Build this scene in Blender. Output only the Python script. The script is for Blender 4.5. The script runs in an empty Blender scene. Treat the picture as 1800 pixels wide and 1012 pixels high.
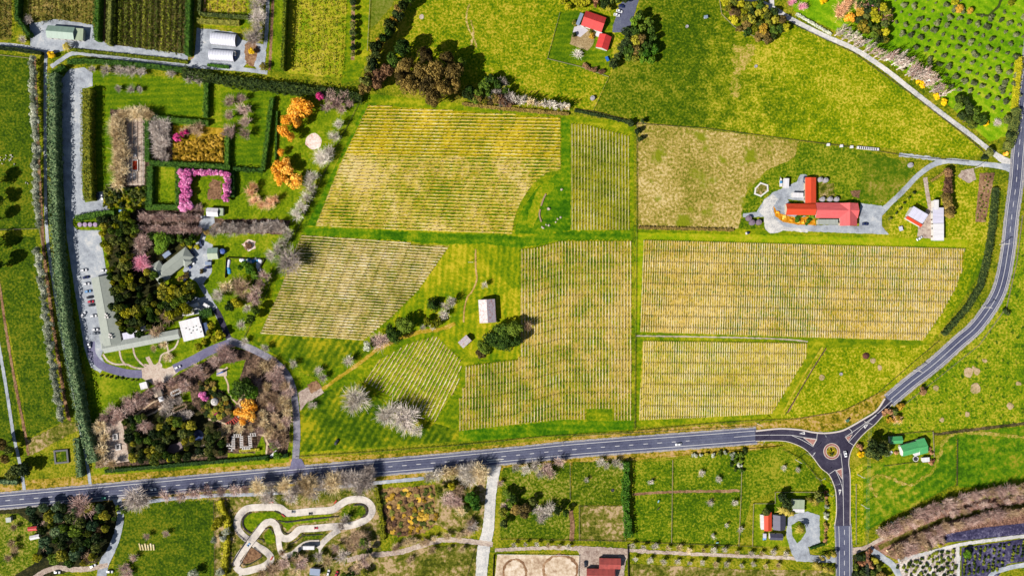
import bpy, bmesh, math, random
from mathutils import Vector, noise

# ------------------------------------------------------------------ camera, sky, sun, exposure
SC = bpy.context.scene
CO = SC.collection
HC = 480.0            # drone height above the ground, metres
S = 0.4               # metres on the ground per photo pixel
cam_d = bpy.data.cameras.new('camera')
cam_d.sensor_width = 36.0
cam_d.lens = 36.0 * HC / (1800 * S)
cam_d.clip_start = 1.0
cam_d.clip_end = 6000.0
cam = bpy.data.objects.new('camera', cam_d)
cam.location = (0, 0, HC)
CO.objects.link(cam)
SC.camera = cam

SUN_EL = math.radians(40)
SUN_DIR = Vector((0.845 * math.cos(SUN_EL), 0.535 * math.cos(SUN_EL), -math.sin(SUN_EL)))
world = bpy.data.worlds.new('World')
SC.world = world
world.use_nodes = True
wn = world.node_tree.nodes
sky = wn.new('ShaderNodeTexSky')
sky.sky_type = 'NISHITA'
sky.sun_disc = False
sky.sun_elevation = SUN_EL
sky.sun_rotation = math.radians(237.7)
wn['Background'].inputs['Strength'].default_value = 0.05
world.node_tree.links.new(sky.outputs[0], wn['Background'].inputs['Color'])
sun_d = bpy.data.lights.new('sun', 'SUN')
sun_d.energy = 5.0
sun_d.angle = math.radians(0.5)
sun_d.color = (1.0, 0.95, 0.87)
sun = bpy.data.objects.new('sun', sun_d)
sun.rotation_euler = SUN_DIR.to_track_quat('-Z', 'Y').to_euler()
sun.location = (-200, -120, 200)
CO.objects.link(sun)
SC.view_settings.view_transform = 'Standard'
SC.view_settings.look = 'None'
SC.view_settings.gamma = 1.0
SC.view_settings.use_curve_mapping = False
SC.view_settings.exposure = 1.0
GAIN = 2.0            # what a sunlit flat surface shows per unit of base colour

# ------------------------------------------------------------------ helpers
rng = random.Random(11)
U = rng.uniform


def W(x, y, z=0.0):
    """point of the place seen at photo pixel x, y when it lies z metres above the ground"""
    k = S * (HC - z) / HC
    return Vector(((x - 900) * k, (506 - y) * k, z))


def lin(c):
    out = []
    for v in c[:3]:
        v /= 255.0
        out.append(v / 12.92 if v <= 0.04045 else ((v + 0.055) / 1.055) ** 2.4)
    return out


def base(c, g=None):
    g = g or GAIN
    return tuple(min(0.85, v / g) for v in lin(c)) + (1.0,)


class NT:
    def __init__(self, name):
        self.m = bpy.data.materials.new(name)
        self.m.use_nodes = True
        self.t = self.m.node_tree
        self.bsdf = self.t.nodes['Principled BSDF']
        self.bsdf.inputs['Roughness'].default_value = 0.9
        self.bsdf.inputs['Specular IOR Level'].default_value = 0.2

    def n(self, typ, **kw):
        nd = self.t.nodes.new(typ)
        for k, v in kw.items():
            setattr(nd, k, v)
        return nd

    def l(self, a, b):
        self.t.links.new(a, b)

    def noise(self, vec, scale, detail=3, rough=0.6, dist=0.0):
        nd = self.n('ShaderNodeTexNoise')
        nd.inputs['Scale'].default_value = scale
        nd.inputs['Detail'].default_value = detail
        nd.inputs['Roughness'].default_value = rough
        nd.inputs['Distortion'].default_value = dist
        self.l(vec, nd.inputs['Vector'])
        return nd.outputs['Fac']

    def math(self, op, a, b=0.0, c=None, clamp=False):
        nd = self.n('ShaderNodeMath', operation=op)
        nd.use_clamp = clamp
        for i, v in enumerate((a, b, c)):
            if v is None:
                continue
            if hasattr(v, 'is_linked'):
                self.l(v, nd.inputs[i])
            else:
                nd.inputs[i].default_value = v
        return nd.outputs[0]

    def ramp(self, fac, stops):
        nd = self.n('ShaderNodeValToRGB')
        e = nd.color_ramp.elements
        while len(e) < len(stops):
            e.new(0.5)
        for i, (p, c) in enumerate(stops):
            e[i].position = p
            e[i].color = c if len(c) == 4 else base(c)
        self.l(fac, nd.inputs[0])
        return nd.outputs[0]

    def mix(self, fac, a, b, mode='MIX'):
        nd = self.n('ShaderNodeMix', data_type='RGBA', blend_type=mode)
        for sock, v in ((nd.inputs[0], fac), (nd.inputs[6], a), (nd.inputs[7], b)):
            if hasattr(v, 'is_linked'):
                self.l(v, sock)
            else:
                sock.default_value = v
        return nd.outputs[2]


MATS = {}


def ground_mat(name, cols, s1=0.02, s2=0.12, s3=0.55, w=(0.9, 0.8, 1.0), spots=None, stripes=None, bump=0.5, blend=None):
    """mottled ground: three sizes of noise over a colour ramp, tufts, mown or drilled stripes"""
    if name in MATS:
        return MATS[name]
    t = NT(name)
    pos = t.n('ShaderNodeNewGeometry').outputs['Position']
    a = t.noise(pos, s1, 3)
    b = t.noise(pos, s2, 3, 0.65)
    c = t.noise(pos, s3, 2, 0.7)
    f = t.math('MULTIPLY', t.math('SUBTRACT', a, 0.5), w[0])
    f = t.math('MULTIPLY_ADD', t.math('SUBTRACT', b, 0.5), w[1], f)
    f = t.math('MULTIPLY_ADD', t.math('SUBTRACT', c, 0.5), w[2], f)
    f = t.math('ADD', f, 0.5, clamp=True)
    if stripes:
        ang, period, amp = stripes
        dx, dy = math.cos(math.radians(ang)), math.sin(math.radians(ang))
        dp = t.n('ShaderNodeVectorMath', operation='DOT_PRODUCT')
        t.l(pos, dp.inputs[0])
        dp.inputs[1].default_value = (-dy * 2 * math.pi / period, dx * 2 * math.pi / period, 0)
        wob = t.math('MULTIPLY_ADD', t.math('SUBTRACT', b, 0.5), 2.5, dp.outputs['Value'])
        sn = t.math('SINE', wob)
        f = t.math('MULTIPLY_ADD', sn, amp, f, clamp=True)
    n = len(cols)
    col = t.ramp(f, [(0.2 + 0.6 * i / (n - 1), cc) for i, cc in enumerate(cols)])
    if blend:
        (x0, y0), (x1, y1), cols2 = blend
        p0, p1 = W(x0, y0), W(x1, y1)
        dv = p1 - p0
        dp2 = t.n('ShaderNodeVectorMath', operation='DOT_PRODUCT')
        t.l(pos, dp2.inputs[0])
        q = dv / dv.length_squared
        dp2.inputs[1].default_value = (q.x, q.y, 0)
        g = t.math('SUBTRACT', dp2.outputs['Value'], p0.dot(q))
        g = t.math('MULTIPLY_ADD', t.math('SUBTRACT', a, 0.5), 2.2, g)
        g = t.math('MULTIPLY_ADD', t.math('SUBTRACT', b, 0.5), 1.2, g, clamp=True)
        c2 = t.ramp(f, [(0.2 + 0.6 * i / (len(cols2) - 1), cc) for i, cc in enumerate(cols2)])
        col = t.mix(g, col, c2)
    if spots:
        sc, thr, cc = spots
        sp = t.noise(pos, sc, 2, 0.6)
        mk = t.n('ShaderNodeMapRange')
        mk.inputs[1].default_value = thr
        mk.inputs[2].default_value = thr + 0.1
        t.l(sp, mk.inputs[0])
        col = t.mix(mk.outputs[0], col, base(cc))
    t.l(col, t.bsdf.inputs['Base Color'])
    t.bsdf.inputs['Specular IOR Level'].default_value = 0.05
    t.bsdf.inputs['Roughness'].default_value = 1.0
    if bump:
        bp = t.n('ShaderNodeBump')
        bp.inputs['Strength'].default_value = bump
        bp.inputs['Distance'].default_value = 0.5
        t.l(c, bp.inputs['Height'])
        t.l(bp.outputs[0], t.bsdf.inputs['Normal'])
    MATS[name] = t.m
    return t.m


def leaf_mat(name, dark, mid, light, sc=0.5, vary=0.5, gain=1.15, trans=0.3):
    if name in MATS:
        return MATS[name]
    t = NT(name)
    pos = t.n('ShaderNodeNewGeometry').outputs['Position']
    a = t.noise(pos, sc, 2)
    b = t.noise(pos, 1.9, 2, 0.8)
    oi = t.n('ShaderNodeObjectInfo').outputs['Random']
    f = t.math('MULTIPLY_ADD', t.math('SUBTRACT', oi, 0.5), vary, 0.5)
    f = t.math('MULTIPLY_ADD', t.math('SUBTRACT', a, 0.5), 1.0, f)
    f = t.math('MULTIPLY_ADD', t.math('SUBTRACT', b, 0.5), 1.2, f, clamp=True)
    col = t.ramp(f, [(0.2, base(dark, gain)), (0.5, base(mid, gain)), (0.8, base(light, gain))])
    t.l(col, t.bsdf.inputs['Base Color'])
    if trans:
        tr = t.n('ShaderNodeBsdfTranslucent')
        t.l(col, tr.inputs['Color'])
        mx = t.n('ShaderNodeMixShader')
        mx.inputs[0].default_value = trans
        t.l(t.bsdf.outputs[0], mx.inputs[1])
        t.l(tr.outputs[0], mx.inputs[2])
        t.l(mx.outputs[0], t.t.nodes['Material Output'].inputs['Surface'])
    t.bsdf.inputs['Roughness'].default_value = 0.75
    t.bsdf.inputs['Specular IOR Level'].default_value = 0.15
    MATS[name] = t.m
    return t.m


def paint(name, c, rough=0.6, dirt=None, spec=0.3, amount=0.35, sc=0.6, ribs=None, metal=0.0, gain=None):
    """painted or plain surface with dirt; ribs = (axis, pitch) for corrugated sheets"""
    if name in MATS:
        return MATS[name]
    t = NT(name)
    tc = t.n('ShaderNodeTexCoord').outputs['Object']
    n1 = t.noise(tc, sc, 4, 0.65)
    mk = t.n('ShaderNodeMapRange')
    mk.inputs[1].default_value = 0.45
    mk.inputs[2].default_value = 0.7
    t.l(n1, mk.inputs[0])
    b0 = base(c, gain)
    d = base(dirt) if dirt else tuple(v * 0.8 for v in b0[:3]) + (1,)
    col = t.mix(t.math('MULTIPLY', mk.outputs[0], amount), b0, d)
    if ribs:
        sep = t.n('ShaderNodeSeparateXYZ')
        t.l(tc, sep.inputs[0])
        sn = t.math('SINE', t.math('MULTIPLY', sep.outputs[ribs[0]], 2 * math.pi / ribs[1]))
        shade = t.math('MULTIPLY_ADD', sn, 0.5, 0.5)
        bp = t.n('ShaderNodeBump')
        bp.inputs['Strength'].default_value = 0.35
        bp.inputs['Distance'].default_value = 0.06
        t.l(shade, bp.inputs['Height'])
        t.l(bp.outputs[0], t.bsdf.inputs['Normal'])
        mp = t.n('ShaderNodeMapping')
        mp.inputs['Scale'].default_value = (1.6, 0.12, 0.12) if ribs[0] == 0 else (0.12, 1.6, 0.12)
        t.l(tc, mp.inputs['Vector'])
        st = t.noise(mp.outputs[0], 1.0, 3, 0.7)
        col = t.mix(t.math('MULTIPLY_ADD', st, 1.6, -0.55, clamp=True), col, tuple(v * 0.62 for v in b0[:3]) + (1,))
    t.l(col, t.bsdf.inputs['Base Color'])
    t.bsdf.inputs['Roughness'].default_value = rough
    t.bsdf.inputs['Specular IOR Level'].default_value = spec
    t.bsdf.inputs['Metallic'].default_value = metal
    MATS[name] = t.m
    return t.m


def mobj(name, verts, faces, mats, parent=None, fm=None, loc=None, kind=None):
    me = bpy.data.meshes.new(name)
    me.from_pydata([tuple(v) for v in verts], [], faces)
    if not isinstance(mats, (list, tuple)):
        mats = [mats]
    for m in mats:
        me.materials.append(m)
    if fm:
        me.polygons.foreach_set('material_index', fm)
    me.update()
    o = bpy.data.objects.new(name, me)
    CO.objects.link(o)
    if parent:
        o.parent = parent
    if loc is not None:
        o.location = loc
    if kind:
        o['kind'] = kind
    return o


def tag(o, label, cat, group=None):
    o['label'] = label
    o['category'] = cat
    if group:
        o['group'] = group
    return o


def thing(name, label, cat, loc, rz=0.0, group=None):
    o = bpy.data.objects.new(name, None)
    o.empty_display_size = 0.5
    CO.objects.link(o)
    o.location = loc
    o.rotation_euler = (0, 0, rz)
    return tag(o, label, cat, group)


class MB:
    """collects boxes, prisms and quads into one mesh"""
    def __init__(self):
        self.v, self.f, self.m = [], [], []

    def add(self, vs, fs, mi=0):
        k = len(self.v)
        self.v += [tuple(p) for p in vs]
        self.f += [tuple(k + i for i in f) for f in fs]
        self.m += [mi] * len(fs)

    def box(self, x0, x1, y0, y1, z0, z1, mi=0, bottom=False):
        vs = [(x0, y0, z0), (x1, y0, z0), (x1, y1, z0), (x0, y1, z0), (x0, y0, z1), (x1, y0, z1), (x1, y1, z1), (x0, y1, z1)]
        fs = [(4, 5, 6, 7), (0, 1, 5, 4), (1, 2, 6, 5), (2, 3, 7, 6), (3, 0, 4, 7)]
        if bottom:
            fs.append((3, 2, 1, 0))
        self.add(vs, fs, mi)

    def bar(self, a, b, w, z0, z1, mi=0, w2=None):
        """upright slab between ground points a and b"""
        a, b = Vector(a[:2]), Vector(b[:2])
        d = b - a
        if d.length < 1e-6:
            return
        n = Vector((-d.y, d.x)).normalized() * w / 2
        n2 = n if w2 is None else n * (w2 / w)
        p = [a - n, b - n2, b + n2, a + n]
        vs = [(q.x, q.y, z0) for q in p] + [(q.x, q.y, z1) for q in p]
        self.add(vs, [(4, 5, 6, 7), (0, 1, 5, 4), (1, 2, 6, 5), (2, 3, 7, 6), (3, 0, 4, 7)], mi)

    def rod(self, a, b, r0, r1, n=4, mi=0):
        a, b = Vector(a), Vector(b)
        d = (b - a)
        if d.length < 1e-6:
            return
        q = d.to_track_quat('Z', 'Y')
        vs = []
        for p, r in ((a, r0), (b, r1)):
            for i in range(n):
                t = 2 * math.pi * i / n
                vs.append(p + q @ Vector((r * math.cos(t), r * math.sin(t), 0)))
        fs = [(i, (i + 1) % n, n + (i + 1) % n, n + i) for i in range(n)]
        fs.append(tuple(range(n, 2 * n)))
        self.add(vs, fs, mi)

    def lathe(self, prof, n=16, c=(0, 0, 0), mi=0):
        vs, fs = [], []
        for r, z in prof:
            for i in range(n):
                t = 2 * math.pi * i / n
                vs.append((c[0] + r * math.cos(t), c[1] + r * math.sin(t), c[2] + z))
        for j in range(len(prof) - 1):
            for i in range(n):
                fs.append((j * n + i, j * n + (i + 1) % n, (j + 1) * n + (i + 1) % n, (j + 1) * n + i))
        self.add(vs, fs, mi)

    def build(self, name, mats, parent=None, loc=None, kind=None):
        return mobj(name, self.v, self.f, mats, parent, self.m, loc, kind)


def catmull(pts, step=2.5, closed=False):
    """smooth curve through px points (tuples of any length) -> list, every few px"""
    P = [tuple(p) for p in pts]
    n = len(P)
    out = []
    rngi = range(n if closed else n - 1)
    for i in rngi:
        if closed:
            p0, p1, p2, p3 = P[i - 1], P[i], P[(i + 1) % n], P[(i + 2) % n]
        else:
            p0, p1, p2, p3 = P[max(i - 1, 0)], P[i], P[i + 1], P[min(i + 2, n - 1)]
        L = math.hypot(p2[0] - p1[0], p2[1] - p1[1])
        m = max(1, int(L / step))
        for j in range(m):
            t = j / m
            out.append(tuple(0.5 * (2 * b + (c - a) * t + (2 * a - 5 * b + 4 * c - d) * t * t + (3 * b - a - 3 * c + d) * t ** 3)
                             for a, b, c, d in zip(p0, p1, p2, p3)))
    if not closed:
        out.append(P[-1])
    return out


ZL = [0.0]


def nz():
    ZL[0] += 0.0012
    return ZL[0]


def densify(pts, step=3.0, jit=0.0, seed=0.0):
    out = []
    n = len(pts)
    for i in range(n):
        a, b = Vector(pts[i][:2]), Vector(pts[(i + 1) % n][:2])
        m = max(1, int((b - a).length / step))
        nrm = Vector((-(b - a).y, (b - a).x))
        nrm = nrm.normalized() if nrm.length > 0 else nrm
        for j in range(m):
            p = a.lerp(b, j / m)
            if jit:
                p = p + nrm * jit * noise.noise(Vector((p.x * 0.22, p.y * 0.22, seed))) * 2.0
            out.append(p)
    return out


def patch(name, pts, mat, jit=0.8, smooth=False, kind='structure', parent=None, z=None):
    """flat piece of ground: px outline, slightly irregular edge"""
    if smooth:
        pts = catmull(pts, 3, True)
    w = densify(pts, 3.0, jit, len(name) + ZL[0] * 100)
    zz = nz() if z is None else z
    vs = [((p.x - 900) * S, (506 - p.y) * S, zz) for p in w]
    if sum(vs[i][0] * vs[(i + 1) % len(vs)][1] - vs[(i + 1) % len(vs)][0] * vs[i][1] for i in range(len(vs))) < 0:
        vs.reverse()
    return mobj(name, vs, [tuple(range(len(vs)))], mat, parent, kind=kind)


def strip_verts(pts, width, closed=False, jit=0.0, side=0.0):
    """px centre line (optionally x, y, width) -> left and right world points"""
    cl = catmull([(p[0], p[1], p[2] if len(p) > 2 else width) for p in pts], 2.5, closed)
    L, R = [], []
    n = len(cl)
    for i, (x, y, w) in enumerate(cl):
        if closed:
            a, b = cl[i - 1], cl[(i + 1) % n]
        else:
            a, b = cl[max(i - 1, 0)], cl[min(i + 1, n - 1)]
        tx, ty = b[0] - a[0], b[1] - a[1]
        ll = math.hypot(tx, ty) or 1
        nx, ny = -ty / ll, tx / ll
        j1 = jit * noise.noise(Vector((x * 0.2, y * 0.2, 3))) * 2
        j2 = jit * noise.noise(Vector((x * 0.2, y * 0.2, 9))) * 2
        L.append(((x + nx * (side - w / 2 + j1) - 900) * S, (506 - y - ny * (side - w / 2 + j1)) * S))
        R.append(((x + nx * (side + w / 2 + j2) - 900) * S, (506 - y - ny * (side + w / 2 + j2)) * S))
    return L, R


def strip(name, pts, width, mat, closed=False, jit=0.0, side=0.0, kind='structure', parent=None, z=None, thick=0.0):
    L, R = strip_verts(pts, width, closed, jit, side)
    zz = nz() if z is None else z
    n = len(L)
    vs = []
    for l, r in zip(L, R):
        vs += [(l[0], l[1], zz + thick), (r[0], r[1], zz + thick)]
    fs = [(2 * i, 2 * i + 1, 2 * ((i + 1) % n) + 1, 2 * ((i + 1) % n)) for i in range(n if closed else n - 1)]
    if thick:
        for l, r in zip(L, R):
            vs += [(l[0], l[1], 0), (r[0], r[1], 0)]
        o = 2 * n
        for i in range(n if closed else n - 1):
            j = (i + 1) % n
            fs += [(2 * i, 2 * j, o + 2 * j, o + 2 * i), (2 * i + 1, o + 2 * i + 1, o + 2 * j + 1, 2 * j + 1)]
    return mobj(name, vs, fs, mat, parent, kind=kind)


def dashes(name, pts, width, mat, on=7.5, period=25.0, parent=None, start=0.0):
    """broken painted line"""
    cl = catmull(pts, 1.0)
    mb = MB()
    zz = nz()
    acc = start
    for a, b in zip(cl, cl[1:]):
        d = math.hypot(b[0] - a[0], b[1] - a[1])
        if acc % period < on and d > 0:
            tx, ty = (b[0] - a[0]) / d, (b[1] - a[1]) / d
            nx, ny = -ty * width / 2, tx * width / 2
            q = [(a[0] - nx, a[1] - ny), (b[0] - nx, b[1] - ny), (b[0] + nx, b[1] + ny), (a[0] + nx, a[1] + ny)]
            mb.add([((p[0] - 900) * S, (506 - p[1]) * S, zz) for p in q], [(3, 2, 1, 0)])
        acc += d
    return mb.build(name, mat, parent, kind='structure')


def inside(x, y, poly):
    r = False
    n = len(poly)
    for i in range(n):
        x1, y1 = poly[i][:2]
        x2, y2 = poly[(i + 1) % n][:2]
        if (y1 > y) != (y2 > y) and x < (x2 - x1) * (y - y1) / (y2 - y1) + x1:
            r = not r
    return r


def spread(poly, d, jitter=0.0):
    """well-spaced random points inside a px polygon"""
    xs = [p[0] for p in poly]
    ys = [p[1] for p in poly]
    pts = []
    tries = int(12 * (max(xs) - min(xs)) * (max(ys) - min(ys)) / (d * d))
    for _ in range(tries):
        x, y = U(min(xs), max(xs)), U(min(ys), max(ys))
        if inside(x, y, poly) and all((x - a) ** 2 + (y - b) ** 2 > d * d for a, b in pts):
            pts.append((x, y))
    return pts
# ------------------------------------------------------------------ ground materials
G_BASE = ground_mat('rough_grass', [(66, 90, 10), (106, 122, 14), (146, 146, 22), (176, 162, 56)], w=(0.9, 1.0, 1.5), bump=0.8, s3=0.7)
G_LEFT = ground_mat('pasture_dark', [(44, 70, 8), (66, 92, 8), (88, 110, 10), (126, 128, 26)], s3=0.62, w=(0.9, 0.9, 1.9), bump=0.8, s2=0.16)
G_YEL = ground_mat('pasture_yellow', [(74, 108, 5), (116, 138, 6), (150, 154, 12), (198, 178, 56)], s3=0.62, w=(0.9, 0.9, 1.9), bump=0.8, s2=0.16)
G_MID = ground_mat('pasture_mid', [(54, 82, 5), (82, 108, 7), (112, 126, 12), (156, 150, 44)], s3=0.62, w=(0.9, 0.9, 1.9), bump=0.8, blend=((1205, 120), (1400, 130), [(84, 118, 4), (128, 146, 5), (158, 162, 10), (208, 190, 66)]), s2=0.16)
G_BRI = ground_mat('pasture_bright', [(84, 118, 4), (128, 146, 5), (158, 162, 10), (208, 190, 66)], s3=0.62, w=(0.9, 0.9, 1.9), bump=0.8, s2=0.16)
G_TUF = ground_mat('pasture_tufted', [(80, 116, 8), (110, 140, 10), (144, 156, 14), (190, 178, 56)], s3=0.62, w=(0.9, 0.9, 1.9), spots=(0.28, 0.57, (58, 92, 12)), bump=0.8, s2=0.16)
G_LAWN = ground_mat('mown_lawn', [(62, 98, 6), (86, 118, 8), (110, 134, 10), (146, 156, 20)], s3=0.8, w=(0.9, 0.9, 1.0), stripes=(2, 4.0, 0.08))
G_LAWN2 = ground_mat('orchard_lawn', [(84, 134, 8), (114, 162, 10), (138, 178, 16), (182, 192, 48)], s3=0.5, w=(0.9, 0.8, 0.9), stripes=(-35, 6, 0.08))
G_LAWN3 = ground_mat('garden_lawn', [(64, 94, 6), (96, 124, 8), (126, 146, 12), (164, 164, 38)], s3=0.6, w=(1.0, 1.0, 1.1))
G_MOWN = ground_mat('mown_headland', [(70, 104, 6), (102, 130, 8), (138, 150, 10), (182, 176, 34)], s3=0.5, w=(1.1, 0.9, 1.0), stripes=(-2, 5.5, 0.05))
G_MOWV = ground_mat('mown_slope', [(84, 118, 6), (122, 144, 8), (160, 162, 14), (202, 184, 44)], s3=0.5, w=(1.2, 0.9, 0.9), stripes=(86, 4.2, 0.08))
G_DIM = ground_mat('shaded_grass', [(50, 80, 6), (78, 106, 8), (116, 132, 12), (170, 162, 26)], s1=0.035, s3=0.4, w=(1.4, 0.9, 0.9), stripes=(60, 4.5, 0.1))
G_DRY = ground_mat('dry_long_grass', [(112, 118, 26), (158, 144, 60), (190, 166, 92), (222, 198, 138)], s1=0.022, s2=0.1, s3=0.55, w=(0.9, 0.6, 1.7), bump=1.0, spots=(0.07, 0.57, (134, 142, 26)))
G_PAD = ground_mat('paddock_grass', [(52, 78, 8), (84, 108, 10), (116, 130, 18), (166, 154, 74)], s1=0.03, s3=0.62, w=(0.9, 0.9, 1.9), bump=0.8, s2=0.16)
G_PADG = ground_mat('green_paddock', [(58, 90, 6), (86, 116, 8), (118, 136, 12), (164, 160, 44)], s1=0.03, s3=0.62, w=(0.9, 0.9, 1.9), bump=0.8, s2=0.16)
G_PADB = ground_mat('worn_paddock', [(66, 76, 16), (104, 110, 28), (146, 132, 68), (196, 168, 130)], s1=0.04, s3=0.4, w=(1.2, 1.3, 1.4), bump=0.8)
G_VERGE = ground_mat('rank_verge', [(80, 86, 14), (140, 128, 22), (186, 156, 60), (206, 168, 116)], s2=0.2, s3=0.6, w=(0.7, 1.4, 1.4))
G_SOIL = ground_mat('bare_soil', [(96, 70, 52), (134, 100, 74), (166, 130, 98), (194, 160, 128)], s3=0.7)
G_BARK = ground_mat('shade_toned_mulch', [(44, 38, 30), (72, 58, 48), (106, 84, 70), (150, 122, 102)], s2=0.22, s3=0.7, w=(0.7, 1.1, 1.3))  # mulch browns deepened to carry the shadow under bare trees
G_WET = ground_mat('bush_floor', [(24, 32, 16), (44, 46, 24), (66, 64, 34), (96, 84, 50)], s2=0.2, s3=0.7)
G_V1 = ground_mat('sward_gold', [(100, 118, 5), (148, 146, 8), (182, 164, 14), (214, 188, 46)], s1=0.018, s2=0.07, s3=0.5, w=(1.4, 1.0, 1.1))
G_V1B = ground_mat('sward_patchy', [(88, 120, 6), (138, 146, 20), (182, 166, 66), (216, 192, 124)], s1=0.022, s2=0.08, s3=0.5, w=(1.5, 1.3, 1.1))
G_V2 = ground_mat('sward_tan', [(84, 104, 8), (124, 128, 24), (162, 148, 58), (194, 172, 102)], s1=0.02, s2=0.08, s3=0.5, w=(1.2, 1.2, 1.2))
G_V3 = ground_mat('sward_mixed', [(90, 116, 6), (134, 142, 10), (168, 154, 34), (198, 170, 78)], s1=0.018, s2=0.07, s3=0.5, w=(1.4, 1.2, 1.2))
G_V4 = ground_mat('sward_green', [(88, 106, 5), (124, 132, 8), (152, 148, 14), (182, 164, 44)], s1=0.018, s2=0.07, s3=0.5, w=(1.1, 0.8, 0.8))
G_V5 = ground_mat('sward_lime', [(104, 138, 10), (130, 152, 12), (156, 162, 22), (184, 176, 56)], s1=0.02, s2=0.08, s3=0.5)
G_V6 = ground_mat('sward_ochre', [(86, 118, 8), (144, 140, 18), (186, 158, 44), (218, 188, 94)], s1=0.012, s2=0.09, s3=0.55, w=(1.2, 1.1, 1.3), spots=(0.22, 0.62, (88, 122, 14)))
G_V7 = ground_mat('sward_straw', [(106, 134, 8), (156, 156, 20), (188, 170, 46), (214, 192, 92)], s1=0.015, s2=0.09, s3=0.5, w=(1.2, 0.9, 1.0), spots=(0.22, 0.64, (110, 140, 14)))
G_ORCH = ground_mat('orchard_floor', [(76, 84, 22), (112, 106, 38), (146, 128, 62), (178, 154, 92)], s3=0.5)
G_ORCY = ground_mat('orchard_sward', [(110, 150, 14), (150, 160, 22), (190, 178, 50), (214, 188, 88)], s3=0.5)
GRAVEL = ground_mat('grey_gravel', [(140, 144, 152), (166, 172, 182), (186, 192, 200), (214, 214, 214)], s1=0.05, s2=0.2, s3=1.0, w=(0.9, 0.8, 0.6), bump=0.2)
GRAVELW = ground_mat('pale_gravel', [(170, 172, 174), (204, 202, 200), (228, 224, 218), (244, 240, 234)], s1=0.05, s2=0.25, s3=1.0, w=(0.9, 0.9, 0.6), bump=0.2)
GRAVELB = ground_mat('warm_gravel', [(150, 128, 116), (180, 160, 148), (206, 188, 172), (226, 212, 196)], s2=0.25, s3=0.9, bump=0.2)
ASPH = ground_mat('old_asphalt', [(80, 82, 108), (94, 97, 122), (108, 112, 134), (132, 134, 150)], s1=0.03, s2=0.2, s3=1.2, w=(0.8, 0.5, 0.6), bump=0.1)
ASPHP = ground_mat('violet_asphalt', [(100, 96, 126), (116, 112, 142), (130, 128, 156), (152, 150, 172)], s1=0.06, s2=0.2, s3=1.2, w=(0.8, 0.6, 0.6), bump=0.1)
ASPHG = ground_mat('grey_asphalt', [(112, 110, 126), (136, 134, 148), (160, 156, 166), (190, 184, 188)], s1=0.06, s2=0.25, s3=1.2, w=(1.0, 0.9, 0.6), bump=0.1)
ASPHW = ground_mat('tyre_worn_asphalt', [(70, 72, 96), (84, 87, 110), (98, 101, 122), (122, 124, 140)], s1=0.03, s2=0.2, s3=1.2, w=(1.0, 0.8, 0.6), bump=0.1)
G_HEAD = ground_mat('dark_headland', [(48, 96, 4), (72, 118, 6), (104, 138, 8), (150, 160, 20)], s1=0.03, s3=0.5, w=(1.0, 0.9, 1.0), stripes=(-2, 4.5, 0.07))
ASPHN = ground_mat('new_asphalt', [(52, 48, 64), (62, 58, 76), (72, 68, 86), (94, 90, 104)], s1=0.05, s2=0.2, s3=1.2, w=(0.8, 0.6, 0.6), bump=0.1)
SHOULD = ground_mat('chip_shoulder', [(134, 134, 142), (156, 154, 160), (178, 174, 174), (198, 188, 180)], s2=0.25, s3=1.0, bump=0.2)
CONC = ground_mat('track_concrete', [(170, 162, 160), (212, 202, 192), (234, 224, 212), (248, 240, 230)], s1=0.06, s2=0.15, s3=0.8, w=(1.0, 1.0, 0.5), bump=0.1)
PAVE = ground_mat('pink_paving', [(172, 148, 134), (198, 176, 160), (216, 198, 182), (232, 218, 204)], s2=0.3, s3=1.0, bump=0.1)
SAND = ground_mat('arena_sand', [(178, 150, 124), (212, 188, 160), (232, 212, 188), (246, 232, 214)], s1=0.05, s2=0.2, s3=0.6, w=(1.2, 1.0, 0.8), bump=0.2)
WEED = ground_mat('weed_mat', [(44, 42, 66), (60, 58, 88), (84, 80, 112), (140, 136, 160)], s2=0.2, s3=0.7, w=(0.9, 1.0, 1.0), bump=0.1)
WHITE = paint('road_paint', (238, 236, 234), 0.7, (200, 198, 196))
KERB = paint('kerb_concrete', (226, 214, 204), 0.8, (180, 168, 156))
TERRA = ground_mat('red_paving', [(140, 92, 86), (164, 112, 104), (184, 132, 122), (200, 154, 142)], s3=1.0, bump=0.1)
BLOSSY = ground_mat('fallen_petals', [(200, 150, 130), (232, 196, 180), (248, 226, 214), (255, 244, 238)], s3=0.8, w=(0.8, 1.0, 1.3))
VIOLET = ground_mat('soil_strip', [(172, 150, 84), (208, 186, 118), (234, 214, 158), (252, 238, 204)], s2=0.1, s3=0.6, w=(1.0, 1.2, 1.0))
VIOLP = ground_mat('soil_strip_cream', [(206, 174, 92), (234, 206, 126), (248, 228, 166), (255, 242, 204)], s2=0.1, s3=0.6, w=(1.0, 1.2, 1.0))
VIOLY = ground_mat('soil_strip_gold', [(184, 152, 40), (222, 190, 70), (240, 212, 108), (250, 232, 166)], s2=0.1, s3=0.6, w=(1.0, 1.2, 1.0))
VIOLG = ground_mat('soil_strip_grey', [(160, 156, 70), (192, 184, 110), (220, 208, 152), (240, 230, 190)], s2=0.1, s3=0.6, w=(1.2, 1.2, 1.0))

# ------------------------------------------------------------------ the ground
mobj('ground', [(-1600, -1600, 0), (1600, -1600, 0), (1600, 1600, 0), (-1600, 1600, 0)], [(0, 1, 2, 3)], G_BASE, kind='structure')

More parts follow.
